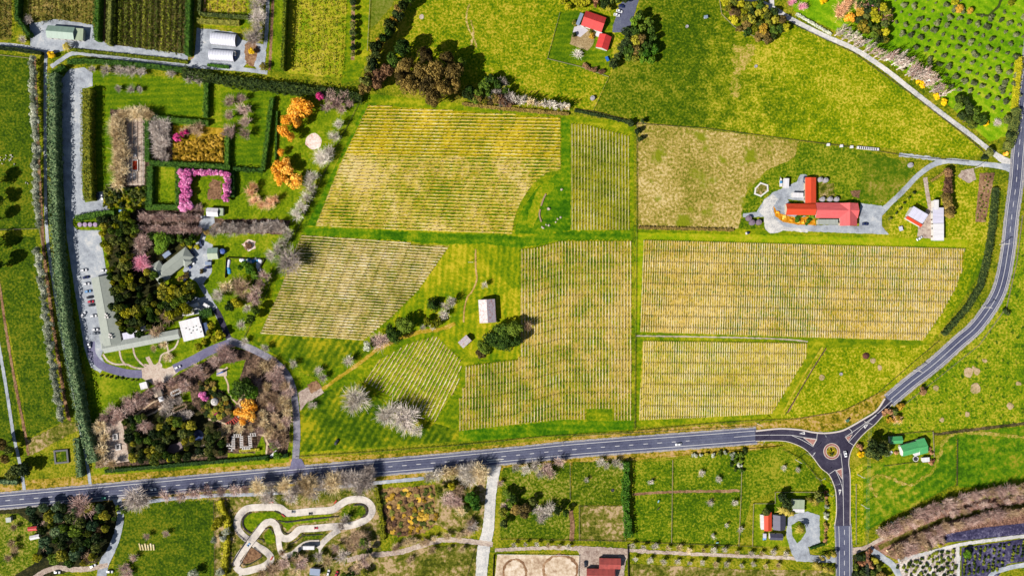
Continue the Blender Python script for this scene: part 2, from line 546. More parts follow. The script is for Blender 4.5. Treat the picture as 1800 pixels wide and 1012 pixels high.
# pastures and fields
patch('pasture', [(-60, 96), (60, 100), (66, 240), (74, 402), (-60, 408)], G_LEFT)
patch('pasture', [(-60, 415), (62, 416), (68, 470), (90, 600), (112, 738), (48, 770), (40, 700), (18, 590), (-4, 480), (-60, 470)], G_LEFT)
patch('pasture', [(-60, 490), (-2, 490), (14, 600), (36, 760), (20, 800), (-60, 860)], G_LEFT)
patch('pasture', [(700, -60), (722, 0), (690, 80), (700, 150), (860, 178), (1010, 190), (1050, 195), (1120, 60), (1130, -60)], G_YEL)
patch('pasture', [(1125, -60), (1262, -60), (1290, 30), (1330, 68), (1390, 60), (1330, 120), (1240, 215), (1236, 226), (1120, 212), (1046, 194), (1122, 20)], G_MID)
patch('pasture', [(1330, 70), (1394, 40), (1500, 92), (1600, 162), (1730, 268), (1700, 278), (1500, 254), (1400, 246), (1236, 226), (1240, 214), (1330, 120)], G_MID)
patch('pasture', [(1290, 80), (1330, 80), (1318, 110), (1300, 125), (1296, 170), (1284, 170), (1288, 130)], ground_mat('straw_patch', [(104, 130, 10), (146, 148, 30), (186, 164, 76), (214, 184, 112)], s2=0.2, s3=0.7, w=(0.8, 1.2, 1.6)), 4)
patch('orchard_grass', [(1396, 20), (1370, -60), (1900, -60), (1860, 100), (1790, 230), (1740, 250), (1640, 160), (1500, 70)], G_LAWN2)
patch('dry_field', [(1120, 214), (1240, 228), (1404, 249), (1396, 278), (1346, 300), (1312, 336), (1298, 402), (1122, 398)], G_DRY, 1.2)
patch('grass_margin', [(1298, 404), (1312, 340), (1346, 302), (1396, 278), (1408, 250), (1520, 264), (1605, 290), (1612, 308), (1550, 362), (1510, 360), (1410, 312), (1345, 380), (1350, 410)], G_PADG)
patch('dry_lawn', [(1510, 268), (1600, 284), (1606, 310), (1548, 358), (1512, 352), (1516, 300)], ground_mat('thin_lawn', [(70, 104, 8), (100, 122, 14), (134, 136, 34), (166, 148, 74)], s1=0.03, w=(1.4, 1.0, 1.4)), 4)
patch('headland', [(1116, 398), (1300, 402), (1560, 412), (1660, 424), (1740, 425), (1722, 480), (1690, 530), (1640, 600), (1560, 640), (1440, 612), (1380, 735), (1118, 750)], G_MOWN)
patch('headland', [(1640, 320), (1730, 300), (1750, 340), (1735, 420), (1700, 510), (1640, 595), (1630, 590), (1690, 480), (1698, 436), (1560, 412), (1575, 360)], G_BRI)
patch('pasture', [(1445, 612), (1640, 606), (1570, 680), (1480, 730), (1366, 738), (1400, 690)], G_BRI)
patch('pasture', [(1790, 420), (1900, 200), (1900, 735), (1800, 742), (1690, 752), (1560, 765), (1580, 712), (1700, 612), (1760, 530)], G_TUF)
patch('pasture', [(1682, 760), (1900, 740), (1900, 850), (1780, 856), (1684, 856)], MATS['hay_green'] if 'hay_green' in MATS else ground_mat('hay_green', [(56, 98, 8), (84, 128, 10), (116, 142, 14), (160, 150, 44)], s3=0.4, w=(1.0, 1.0, 1.3), stripes=(12, 7, 0.06)))
patch('pasture', [(1516, 815), (1600, 808), (1680, 764), (1680, 850), (1560, 912), (1516, 935)], ground_mat('swirled_hay', [(58, 102, 8), (84, 128, 10), (124, 146, 16), (176, 166, 54)], s3=0.4, w=(1.0, 1.0, 1.2), stripes=(35, 6, 0.08)))
patch('dry_verge', [(1330, 745), (1480, 722), (1545, 690), (1572, 680), (1560, 706), (1490, 750), (1440, 758), (1332, 754)], G_VERGE, 1.0)
patch('road_verge', [(-60, 850), (300, 826), (520, 806), (800, 790), (1118, 756), (1330, 742), (1330, 758), (1118, 774), (800, 800), (520, 826), (150, 858), (-60, 874)], G_VERGE, 1.5)
patch('road_verge', [(-60, 890), (300, 862), (700, 828), (1000, 800), (1330, 776), (1380, 782), (1330, 790), (900, 826), (600, 852), (300, 880), (-60, 906)], G_VERGE, 1.5)

# vineyard estate
patch('estate_grass', [(642, 164), (1114, 215), (1114, 758), (800, 775), (510, 800), (520, 700), (560, 668), (430, 598), (540, 384)], G_MOWN)
patch('slope_grass', [(905, 410), (916, 370), (940, 332), (985, 302), (1004, 300), (1004, 405), (1110, 405), (1110, 424), (985, 424), (912, 440), (912, 630), (850, 632), (770, 600), (700, 596), (690, 560), (740, 505), (790, 432), (530, 412), (540, 396)], G_MOWV)
patch('mound_grass', [(904, 411), (916, 371), (941, 333), (985, 301), (1003, 299), (1003, 405), (950, 412)], G_HEAD, 1.0)
patch('headland', [(535, 400), (556, 400), (900, 414), (915, 416), (1003, 406), (1109, 406), (1109, 422), (985, 422), (914, 436), (850, 428), (790, 430), (660, 420), (528, 412)], G_HEAD, 1.5)
patch('headland', [(987, 208), (1002, 210), (1002, 300), (987, 300)], G_HEAD, 0.8)
patch('headland', [(640, 180), (648, 184), (596, 290), (554, 397), (540, 396), (590, 280)], G_HEAD, 1.0)
patch('headland', [(806, 758), (900, 748), (985, 739), (1112, 740), (1112, 754), (960, 766), (806, 776)], G_HEAD, 1.5)
patch('worn_turf', [(944, 335), (962, 318), (975, 330), (955, 350), (944, 385), (935, 400), (926, 385)], ground_mat('worn_turf', [(84, 130, 6), (120, 146, 8), (160, 162, 20), (200, 182, 60)]), 2, True)
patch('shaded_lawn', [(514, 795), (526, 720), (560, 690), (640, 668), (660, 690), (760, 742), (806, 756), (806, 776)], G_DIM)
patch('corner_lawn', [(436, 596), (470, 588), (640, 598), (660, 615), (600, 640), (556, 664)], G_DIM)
V1P = [(648, 185), (985, 207), (985, 300), (963, 302), (935, 325), (915, 355), (903, 388), (900, 411), (555, 397), (598, 290)]
V1T = [(648, 185), (985, 207), (985, 278), (740, 274), (606, 272)]
V2P = [(530, 414), (790, 432), (770, 460), (735, 510), (690, 555), (640, 597), (458, 585), (490, 515)]
V3P = [(915, 438), (940, 436), (985, 424), (1110, 424), (1110, 738), (1076, 738), (1076, 718), (1031, 718), (1031, 737), (985, 737), (900, 746), (806, 757), (806, 700), (813, 699), (813, 681), (819, 680), (819, 643), (908, 632), (914, 625)]
V4P = [(1003, 218), (1030, 220), (1106, 240), (1108, 404), (1005, 404)]
V5P = [(664, 634), (720, 603), (766, 590), (812, 635), (806, 675), (790, 700), (764, 741), (745, 728), (640, 671)]
V6P = [(1132, 422), (1694, 437), (1692, 472), (1680, 505), (1655, 550), (1622, 598), (1400, 592), (1126, 583)]
V7P = [(1130, 599), (1420, 603), (1418, 626), (1356, 727), (1240, 733), (1123, 738)]
patch('vineyard_sward', V1P, G_V1B)
patch('vineyard_sward', V1T, G_V1, 1.5)
patch('vineyard_sward', V2P, G_V2)
patch('vineyard_sward', V3P, G_V3)
patch('vineyard_sward', V4P, G_V4)
patch('vineyard_sward', V5P, G_V5)
patch('vineyard_sward', V6P, G_V6)
patch('vineyard_sward', V7P, G_V7)
patch('headland_strip', [(1118, 408), (1700, 421), (1700, 436), (1132, 421), (1122, 585), (1116, 585)], ground_mat('bright_headland', [(112, 150, 8), (140, 164, 10), (166, 174, 18), (190, 182, 44)], s3=0.5, stripes=(-2, 5, 0.05)))
strip('grass_track', [(1118, 590), (1240, 592), (1360, 595), (1420, 600)], 2.2, GRAVELB, jit=0.5)
strip('grass_track', [(1452, 612), (1420, 662), (1385, 725)], 2.0, G_SOIL, jit=0.6)
strip('grass_track', [(1446, 610), (1408, 668), (1376, 726)], 3.0, G_V7, jit=0.6)

# orchards at the top left
patch('orchard_floor', [(-60, -60), (22, -60), (20, 70), (-60, 72)], G_ORCH)
patch('orchard_floor', [(44, -60), (168, -60), (166, 44), (110, 36), (52, 40)], G_ORCH)
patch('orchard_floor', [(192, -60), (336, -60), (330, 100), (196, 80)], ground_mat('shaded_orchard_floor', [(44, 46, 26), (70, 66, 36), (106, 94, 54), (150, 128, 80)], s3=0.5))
patch('orchard_floor', [(350, -60), (440, -60), (438, 28), (352, 24)], G_ORCY)
patch('orchard_floor', [(508, -60), (614, -60), (606, 138), (500, 128)], G_ORCY)
patch('orchard_lane', [(612, -60), (652, -60), (648, 100), (630, 140), (600, 148), (606, 100)], G_MOWN)
patch('scrub_corner', [(652, -60), (700, -60), (690, 10), (652, 52)], ground_mat('sheltered_grass', [(80, 100, 20), (104, 120, 26), (130, 136, 50), (150, 146, 80)]))
patch('grass_bay', [(470, -60), (500, -60), (498, 128), (470, 120)], G_LAWN3)
patch('hedge_bay', [(340, 20), (440, 22), (438, 50), (342, 48)], G_MOWN)

strip('soil_lane', [(184, -60), (183, 76)], 5, G_SOIL, jit=0.6)
strip('soil_lane', [(342, -60), (338, 50), (336, 104)], 5, G_SOIL, jit=0.6)
strip('soil_lane', [(482, -60), (478, 40), (474, 124)], 5, G_SOIL, jit=0.8)
strip('soil_lane', [(621, -60), (621, 60), (620, 106)], 6, G_SOIL, jit=1.2)
strip('worn_track', [(826, 8), (820, 24), (822, 46), (832, 66), (838, 84)], 3, G_DRY, jit=1.2)
strip('worn_track', [(828, 36), (832, 58), (828, 80)], 3, G_DRY, jit=1.2)
patch('bare_earth', [(741 + 4 * math.cos(i * 0.7), 30 + 4.5 * math.sin(i * 0.7)) for i in range(9)], GRAVELB, 0.6)
patch('mulch_bed', [(1274, 10), (1288, 6), (1296, 20), (1290, 32), (1284, 28)], G_SOIL, 1)
# public gardens on the left
patch('garden_ground', [(104, 118), (650, 168), (545, 384), (430, 596), (556, 668), (516, 700), (508, 806), (166, 832), (150, 640), (108, 420)], G_LAWN3)
patch('lawn', [(162, 128), (320, 142), (358, 156), (354, 208), (250, 204), (190, 190), (164, 190)], G_LAWN)
patch('lawn', [(166, 190), (198, 192), (204, 330), (190, 345), (176, 335), (166, 340)], G_LAWN)
patch('lawn', [(388, 160), (488, 168), (470, 294), (396, 290)], G_LAWN)
patch('lawn', [(276, 296), (306, 296), (306, 352), (284, 354)], G_LAWN3)
patch('lawn', [(332, 308), (398, 306), (392, 345), (350, 352), (334, 345)], G_LAWN3)
patch('worn_lawn', [(372, 312), (390, 318), (388, 348), (362, 352)], G_SOIL, 3)
patch('lawn', [(166, 650), (250, 664), (262, 690), (200, 712), (172, 720)], G_LAWN3)
patch('lawn', [(182, 622), (312, 596), (330, 612), (300, 645), (262, 648), (196, 630)], G_LAWN)
patch('garden_bed', [(194, 192), (270, 198), (268, 330), (206, 328)], G_BARK, 1.5)
patch('garden_bed', [(270, 210), (304, 212), (304, 284), (268, 284)], G_BARK, 1.5)
patch('garden_bed', [(304, 220), (396, 226), (394, 286), (304, 282)], ground_mat('sedge_bed', [(60, 60, 10), (120, 104, 12), (176, 142, 30), (210, 170, 60)], s2=0.25, s3=0.6))
patch('avenue_floor', [(236, 366), (360, 368), (354, 412), (236, 410)], G_BARK, 1.5)
patch('avenue_floor', [(376, 384), (510, 386), (500, 412), (368, 408)], G_BARK, 1.5)
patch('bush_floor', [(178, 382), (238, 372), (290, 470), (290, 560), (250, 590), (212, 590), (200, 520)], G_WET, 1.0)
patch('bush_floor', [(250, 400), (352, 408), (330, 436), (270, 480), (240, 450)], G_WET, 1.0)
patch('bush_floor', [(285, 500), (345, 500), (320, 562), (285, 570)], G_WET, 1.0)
patch('garden_bed', [(168, 742), (262, 682), (410, 612), (470, 622), (505, 660), (512, 720), (506, 800), (168, 822)], G_BARK, 1.0)
patch('lawn', [(362, 668), (392, 640), (432, 632), (420, 670), (424, 690), (412, 714), (396, 690), (372, 678)], G_LAWN, 0.8)
patch('lawn', [(316, 690), (334, 688), (338, 706), (320, 712)], G_LAWN)
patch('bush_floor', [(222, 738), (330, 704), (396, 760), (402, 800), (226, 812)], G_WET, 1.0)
patch('paved_court', [(172, 745), (214, 738), (228, 810), (180, 816)], PAVE, 0.6)
patch('lawn', [(462, 762), (470, 800), (452, 806), (400, 806), (400, 796), (448, 796)], G_LAWN3)
patch('hedge_lawn', [(180, 822), (508, 802), (508, 812), (180, 834)], G_LAWN3)
patch('petal_ring', [(551 + 14 * math.cos(i * 0.35), 249 + 14 * math.sin(i * 0.35)) for i in range(18)], BLOSSY, 1.2)
patch('paved_court', [(222, 208), (254, 206), (254, 326), (224, 326)], PAVE, 0.6)
patch('petal_bed', [(425, 430), (437, 420), (449, 424), (449, 436), (436, 442)], BLOSSY, 1.0)

# south side of the main road
patch('pasture', [(212, 885), (376, 878), (380, 1060), (190, 1060), (204, 960)], G_LEFT)
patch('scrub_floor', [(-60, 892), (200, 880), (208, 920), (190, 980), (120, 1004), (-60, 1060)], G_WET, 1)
patch('grass_plot', [(-60, 905), (32, 902), (58, 920), (70, 950), (60, 990), (-60, 1060)], G_PAD)
patch('scrub_floor', [(376, 862), (664, 848), (670, 980), (660, 1060), (378, 1060)], G_PADB, 1)
patch('rough_garden', [(670, 858), (764, 852), (768, 920), (746, 936), (700, 944), (672, 930)], ground_mat('dead_scrub', [(72, 50, 40), (120, 92, 60), (164, 130, 84), (200, 166, 110)], s2=0.25, s3=0.7), 2)
patch('grass_bank', [(766, 840), (852, 832), (858, 870), (846, 930), (800, 938), (764, 920)], G_PADB)
patch('pasture', [(664, 970), (742, 962), (842, 950), (836, 1060), (650, 1060)], G_PADB)
patch('paddock', [(884, 822), (1002, 812), (1004, 880), (1002, 948), (878, 944)], G_PAD)
patch('paddock', [(1006, 812), (1094, 808), (1096, 886), (1006, 888)], G_PAD)
patch('paddock', [(1018, 890), (1096, 888), (1098, 950), (1018, 950)], G_PADB)
patch('paddock', [(1112, 812), (1182, 808), (1180, 954), (1114, 950)], G_PADG)
patch('paddock', [(1184, 806), (1302, 796), (1304, 870), (1296, 958), (1182, 954)], G_PADG)
patch('paddock', [(1304, 796), (1376, 786), (1420, 812), (1446, 860), (1362, 862), (1320, 880), (1300, 956)], G_PADG)
strip('drain', [(1112, 868), (1180, 864), (1300, 862)], 4.5, G_SOIL, jit=0.8)
patch('paddock', [(1106, 990), (1300, 1000), (1460, 1002), (1460, 1060), (1106, 1060)], G_PADB)
patch('garden_lawn', [(1324, 884), (1362, 884), (1362, 864), (1450, 866), (1452, 960), (1324, 960)], G_LAWN3)
patch('road_verge', [(1445, 840), (1462, 850), (1470, 890), (1468, 960), (1452, 960), (1450, 880)], G_BRI)
patch('road_verge', [(1494, 830), (1516, 812), (1520, 950), (1498, 955)], G_BRI)
patch('scrub_floor', [(1500, 975), (1530, 970), (1590, 1060), (1500, 1060)], G_WET)
patch('leaf_litter', [(1530, 962), (1600, 912), (1700, 880), (1900, 858), (1900, 920), (1700, 940), (1620, 970), (1580, 985)], ground_mat('leaf_litter', [(72, 52, 44), (122, 90, 76), (166, 126, 106), (204, 164, 140)], s2=0.25, s3=0.7), 1.5)  # fallen leaves, with the trees' shade worked into their browns
strip('grass_ride', [(1545, 962), (1620, 928), (1690, 905), (1810, 886)], 9, ground_mat('ride_grass', [(50, 56, 20), (80, 82, 22), (110, 104, 40), (150, 124, 80)]), jit=1.0)
patch('nursery_ground', [(1572, 990), (1640, 968), (1684, 958), (1684, 1060), (1600, 1060)], ground_mat('nursery_soil', [(110, 100, 96), (170, 154, 146), (214, 200, 190), (240, 230, 220)], s2=0.25, s3=0.8, w=(0.7, 1.2, 1.2)), 0.8)
patch('weed_mat', [(1662, 938), (1730, 926), (1900, 908), (1900, 926), (1800, 938), (1690, 950), (1660, 953)], WEED, 0.3)
patch('weed_mat', [(1690, 962), (1800, 946), (1900, 930), (1900, 972), (1770, 990), (1720, 1060), (1690, 1060)], WEED, 0.3)

# ------------------------------------------------------------------ roads, drives and paths
MAIN = [(-90, 887), (0, 880), (150, 867), (300, 853), (450, 839.5), (600, 826.5), (750, 814), (900, 800), (1000, 790), (1115, 781), (1212, 774), (1330, 765)]
NE = [(1562, 704), (1600, 672), (1640, 641), (1686, 600), (1717, 572), (1749, 526), (1763, 487), (1773, 430), (1778, 380), (1786, 320), (1791, 259), (1800, 180), (1812, 80), (1826, -60)]
SOUTH = [(1481, 920), (1483, 960), (1484, 1012), (1486, 1090)]
# lanes of the left side
strip('lane', [(82, 92), (80, 130), (80, 300), (82, 400), (90, 470), (106, 570), (121, 650), (136, 720), (146, 780), (156, 830), (160, 866)], 5.5, GRAVEL, jit=0.4)
strip('lane', [(-30, 500), (-8, 580), (4, 640), (14, 700), (24, 765), (32, 800), (40, 840), (44, 872)], 5.5, GRAVEL, jit=0.4)
strip('earth_track', [(-4, 480), (14, 600), (28, 680), (44, 760), (50, 800)], 4.5, G_SOIL, jit=0.8)
strip('earth_track', [(60, 100), (66, 240), (74, 400), (78, 450), (92, 560), (112, 690), (122, 740)], 6.0, G_SOIL, jit=0.8)
patch('vegetable_strip', [(48, 774), (118, 738), (140, 744), (136, 756), (54, 800)], G_PADB, 1)
strip('lane', [(-30, 78), (20, 80), (60, 86), (85, 92), (95, 96)], 7, GRAVEL, jit=0.4)
patch('gravel_yard', [(52, 42), (100, 34), (164, 44), (166, 62), (190, 78), (330, 96), (330, 106), (130, 84), (96, 94), (54, 84)], GRAVEL, 0.6)
strip('lane', [(90, 118), (110, 104), (130, 94), (165, 97), (250, 108), (330, 116), (420, 122), (470, 128)], 7, GRAVEL, jit=0.4)
patch('gravel_yard', [(346, 50), (370, 52), (416, 58), (424, 70), (468, 80), (466, 120), (452, 124), (440, 106), (425, 122), (340, 116), (330, 112), (342, 100)], GRAVEL, 0.8)
strip('lane', [(472, -30), (470, 30), (466, 80), (452, 120)], 6, GRAVEL, jit=0.5)
patch('soil_patch', [(446, 66), (456, 90), (446, 118), (432, 112), (430, 80)], G_SOIL, 1.5)
patch('gravel_drive', [(108, 140), (122, 122), (148, 119), (163, 129), (163, 152), (145, 156), (145, 340), (150, 356), (172, 352), (172, 337), (194, 337), (192, 370), (148, 378), (128, 384), (128, 396), (136, 404), (176, 405), (188, 485), (165, 492), (186, 600), (178, 626), (186, 640), (176, 655), (160, 645), (148, 610), (130, 500), (118, 420), (110, 300)], GRAVEL, 0.5)
strip('asphalt_drive', [(160, 600), (162, 622), (176, 640), (200, 650), (226, 656), (250, 657)], 14, ASPHP)
patch('forecourt', [(249, 649), (262, 640), (256, 628), (262, 626), (270, 640), (290, 648), (312, 640), (318, 650), (290, 672), (272, 676), (250, 664)], PAVE, 0.5)
strip('asphalt_drive', [(306, 648), (340, 632), (370, 616), (412, 600)], 15, ASPHP)
strip('drive', [(366, 366), (366, 392), (356, 420), (350, 450), (342, 476), (352, 498), (368, 525), (380, 548), (390, 568), (404, 596)], 8, GRAVEL, jit=0.5)
strip('asphalt_drive', [(374, 538), (384, 552), (394, 575), (402, 594)], 10, ASPHN)
patch('gravel_court', [(336, 436), (352, 420), (374, 430), (372, 480), (356, 500), (336, 490), (322, 476)], GRAVEL, 0.6)
patch('gravel_court', [(322, 545), (340, 526), (366, 520), (382, 540), (372, 548), (330, 555)], GRAVEL, 0.6)
patch('gravel_court', [(354, 380), (376, 376), (378, 392), (362, 402), (348, 400)], GRAVEL, 0.6)
strip('drive', [(404, 598), (440, 612), (478, 632), (502, 655), (514, 680), (520, 720), (522, 760), (520, 800), (518, 830)], 12, ASPHG, jit=0.4)
patch('gravel_court', [(524, 690), (544, 678), (562, 676), (570, 690), (540, 708), (528, 722)], GRAVELB, 0.8)
patch('earth_patch', [(540, 676), (556, 668), (566, 680), (548, 692)], G_SOIL, 1.2)
strip('grass_track', [(566, 684), (600, 660), (640, 632), (662, 614)], 6, ground_mat('worn_track', [(140, 128, 20), (180, 152, 40), (206, 170, 80), (224, 190, 120)]), jit=1.0)
strip('grass_track', [(662, 614), (700, 596), (740, 583), (775, 578), (800, 568)], 7, MATS['worn_track'], jit=1.2)
strip('footpath', [(836, 438), (836, 468), (838, 490), (832, 508), (821, 524), (816, 545), (815, 566)], 2.6, ground_mat('trodden_path', [(150, 116, 60), (186, 148, 84), (208, 170, 110), (224, 190, 140)]), jit=0.5)
# garden paths
PATHM = ground_mat('path_gravel', [(170, 140, 110), (200, 172, 140), (218, 194, 166), (232, 214, 192)], s3=1.0, bump=0.1)
for i, pp in enumerate([[(181, 622), (190, 634), (204, 640), (222, 640), (238, 646), (258, 648)], [(210, 616), (214, 632), (222, 642)],
                        [(234, 610), (238, 626), (250, 640), (262, 650)], [(314, 597), (308, 610), (296, 618), (284, 624), (278, 640), (264, 642), (254, 640)],
                        [(292, 600), (296, 618), (300, 636)]]):
    strip('garden_path', pp, 3.0, PAVE, jit=0.2)
patch('garden_path', [(280 + 5.5 * math.cos(i * 0.6), 642 + 5.5 * math.sin(i * 0.6)) for i in range(10)], PAVE, 0)
for pp in ([(395, 660), (401, 676), (402, 688), (410, 702), (418, 710)], [(418, 710), (424, 700), (434, 692)], [(418, 734), (424, 720), (420, 708)], [(398, 745), (388, 742), (380, 738), (366, 737)],
           [(384, 736), (386, 724)], [(400, 645), (392, 652)], [(454, 762), (470, 766), (490, 762), (502, 754), (498, 746), (486, 730), (474, 716), (464, 702), (456, 690)],
           [(466, 764), (470, 778), (482, 786), (494, 784), (502, 772)], [(470, 778), (468, 800)], [(218, 738), (240, 728), (256, 716), (270, 706), (284, 700)], [(330, 806), (350, 796), (352, 784), (378, 782)],
           [(300, 722), (286, 716), (272, 724), (258, 730)], [(398, 724), (390, 730)]):
    strip('garden_path', pp, 3.0, PATHM, jit=0.3)
patch('pond', [(340, 760), (350, 755), (358, 762), (354, 772), (344, 773)], paint('pond_water', (60, 76, 120), 0.15, (90, 100, 130)), 0.3, True)
patch('pond', [(300, 780), (318, 776), (322, 790), (306, 796), (292, 794)], paint('dark_paving', (120, 96, 100), 0.6, (90, 76, 84)), 0.6)

# farm drives on the right
strip('lane', [(1290, -30), (1302, 0), (1345, 8), (1390, 34), (1450, 64), (1500, 86), (1550, 118), (1600, 157), (1650, 196), (1700, 233), (1738, 263), (1764, 282, 13), (1782, 292, 20)], 8.5, GRAVELW, jit=0.3)
strip('lane', [(1356, -30), (1356, 10)], 9, GRAVELW, jit=0.3)
strip('lane', [(1790, 300, 22), (1768, 294, 12), (1740, 290), (1700, 286), (1668, 283), (1640, 290), (1614, 308), (1588, 335), (1562, 360), (1536, 384, 16)], 9, GRAVEL, jit=0.3)
strip('lane', [(1662, 283), (1630, 278), (1600, 274), (1580, 272)], 6, GRAVEL, jit=1.0)
strip('lane', [(1626, 312), (1630, 340), (1636, 372)], 7, GRAVELB, jit=0.4)
patch('gravel_court', [(1628, 368), (1638, 362), (1640, 420), (1612, 416), (1614, 400)], GRAVELB, 1)
patch('gravel_yard', [(1690, 300), (1712, 296), (1716, 316), (1700, 322), (1684, 310)], GRAVELB, 1)
patch('gravel_yard', [(1407, 307), (1400, 320), (1375, 331), (1359, 338), (1344, 350), (1330, 373), (1306, 375), (1306, 382), (1343, 381), (1345, 403), (1354, 410), (1367, 409), (1376, 405), (1530, 411), (1562, 412), (1550, 398), (1550, 362), (1512, 357), (1510, 398), (1470, 395), (1432, 396), (1424, 384), (1400, 372), (1384, 350), (1416, 354), (1418, 307)], GRAVEL, 0.6)
patch('gravel_turning', [(1343, 352), (1358, 342), (1368, 350), (1357, 366), (1362, 384), (1376, 398), (1420, 404), (1420, 409), (1376, 405), (1367, 409), (1354, 410), (1345, 403), (1342, 380), (1334, 372)], GRAVELW, 0.8)
patch('flower_bed', [(1359, 362), (1366, 372), (1378, 378), (1398, 382), (1432, 380), (1434, 396), (1400, 395), (1376, 390), (1362, 380)], ground_mat('marigold_bed', [(120, 90, 20), (190, 120, 20), (224, 150, 30), (236, 180, 70)], s2=0.3, s3=0.8), 0.6)
patch('soil_garden', [(1722, 304), (1748, 304), (1732, 390), (1714, 390)], G_SOIL, 0.8)
patch('brown_lawn', [(1440, 322), (1466, 322), (1466, 346), (1440, 346)], G_PADB, 2)
patch('soil_pad', [(1494, 336), (1512, 334), (1510, 348), (1500, 346)], G_SOIL, 0.8)
# house at the top
patch('asphalt_drive', [(1120, -30), (1132, -30), (1108, 48), (1098, 56), (1080, 58), (1070, 54), (1078, 44), (1090, 8), (1100, -2)], ASPH, 0.4)
patch('house_lawn', [(984, 22), (1010, 20), (1080, 30), (1076, 60), (1072, 130), (1068, 136), (962, 104)], G_LAWN)
patch('patio', [(1008, 50), (1020, 46), (1048, 58), (1042, 80), (1032, 90), (1002, 78)], ground_mat('patio_slabs', [(130, 110, 76), (160, 136, 96), (184, 160, 118), (206, 186, 150)], s3=0.9), 0.4)
patch('deck', [(1010, 46), (1020, 44), (1034, 54), (1020, 66), (1006, 60)], paint('pale_deck', (214, 208, 214), 0.7, (180, 170, 176)), 0.1)
# green roofed house
HAYT = ground_mat('hay_track', [(104, 130, 14), (142, 144, 34), (178, 160, 72), (206, 182, 116)], s2=0.2, s3=0.6, w=(0.9, 1.2, 1.2))
strip('grass_track', [(1640, 800), (1652, 800), (1656, 780), (1672, 764), (1690, 760), (1740, 762), (1830, 772)], 6, HAYT, jit=1.6)
strip('grass_track', [(1648, 806), (1640, 826), (1622, 840), (1596, 852), (1560, 838), (1536, 838), (1530, 856), (1542, 872)], 5, HAYT, jit=1.6)
strip('ditch', [(1600, 768), (1684, 758), (1800, 744), (1900, 732)], 5, ground_mat('ditch_bank', [(40, 44, 24), (70, 66, 36), (104, 92, 60), (140, 120, 90)]), jit=1.0)
patch('house_lawn', [(1548, 764), (1640, 758), (1642, 812), (1556, 816)], G_LAWN3)
# south driveways
strip('lane', [(868, 818, 26), (866, 842, 20), (862, 880, 18), (858, 930, 20), (850, 965, 22), (846, 1010, 20), (842, 1090, 20)], 18, GRAVELW, jit=0.5)
strip('lane', [(866, 956), (820, 950), (780, 948), (740, 958), (700, 970), (650, 975), (610, 984)], 9, GRAVELB, jit=0.8)
strip('service_lane', [(240, 884), (300, 876), (380, 870), (450, 868), (540, 861), (620, 852), (745, 840)], 6, GRAVEL, jit=0.5)
strip('lane', [(203, 868, 18), (210, 890, 12), (212, 910, 12), (206, 940, 13), (194, 970, 15), (182, 995, 17), (172, 1060, 17)], 13, GRAVEL, jit=0.5)
strip('lane', [(190, 992), (160, 998), (130, 1000), (95, 998), (62, 1014), (40, 1040)], 9, GRAVELB, jit=0.8)
strip('lane', [(870, 966), (960, 962), (1030, 964), (1095, 966), (1200, 972), (1390, 980), (1470, 984)], 6, GRAVELB, jit=1.0)
patch('gravel_yard', [(1010, 958), (1110, 964), (1100, 985), (1090, 1060), (1020, 1060), (1018, 972)], GRAVELB, 1.2)
strip('earth_track', [(1002, 896), (1006, 920), (1004, 950)], 8, G_SOIL, jit=1.0)
patch('gravel_turning', [(1384, 910), (1398, 902), (1420, 898), (1440, 905), (1441, 955), (1420, 960), (1424, 974), (1470, 978), (1470, 988), (1400, 986), (1390, 970), (1382, 940)], GRAVEL, 0.6)
patch('palm_lawn', [(1404, 914), (1414, 920), (1417, 934), (1408, 948), (1401, 954), (1392, 940), (1391, 922)], G_LAWN, 0.3)
patch('sand_arena', [(874, 974), (1018, 976), (1016, 1060), (866, 1060)], SAND, 0.4)
strip('worn_ring', [(985 + 30 * math.cos(i * 0.52), 1000 + 25 * math.sin(i * 0.52)) for i in range(12)], 5, G_SOIL, closed=True, jit=1.2)
strip('worn_ring', [(905 + 20 * math.cos(i * 0.52), 1006 + 24 * math.sin(i * 0.52)) for i in range(12)], 4, G_SOIL, closed=True, jit=1.2)
strip('lane', [(1497, 968, 14), (1520, 962), (1550, 946), (1580, 932)], 7, GRAVELB, jit=0.4)
strip('lane', [(1528, 964), (1552, 980), (1574, 1000), (1598, 1060)], 11, GRAVEL, jit=0.4)
strip('sand_track', [(1578, 984), (1610, 976), (1650, 966), (1690, 956), (1760, 946), (1900, 930)], 6, GRAVELW, jit=0.6)
strip('sand_track', [(1683, 958), (1684, 990), (1684, 1060)], 6, GRAVELW, jit=0.5)
strip('lane', [(1900, 976), (1800, 992), (1770, 998), (1740, 1012), (1726, 1060)], 8, GRAVEL, jit=0.4)
for k in range(7):
    strip('sand_row', [(1604 + k * 13, 1060), (1610 + k * 12, 1012), (1640 + k * 8, 976)], 2.2, GRAVELW, jit=0.8)

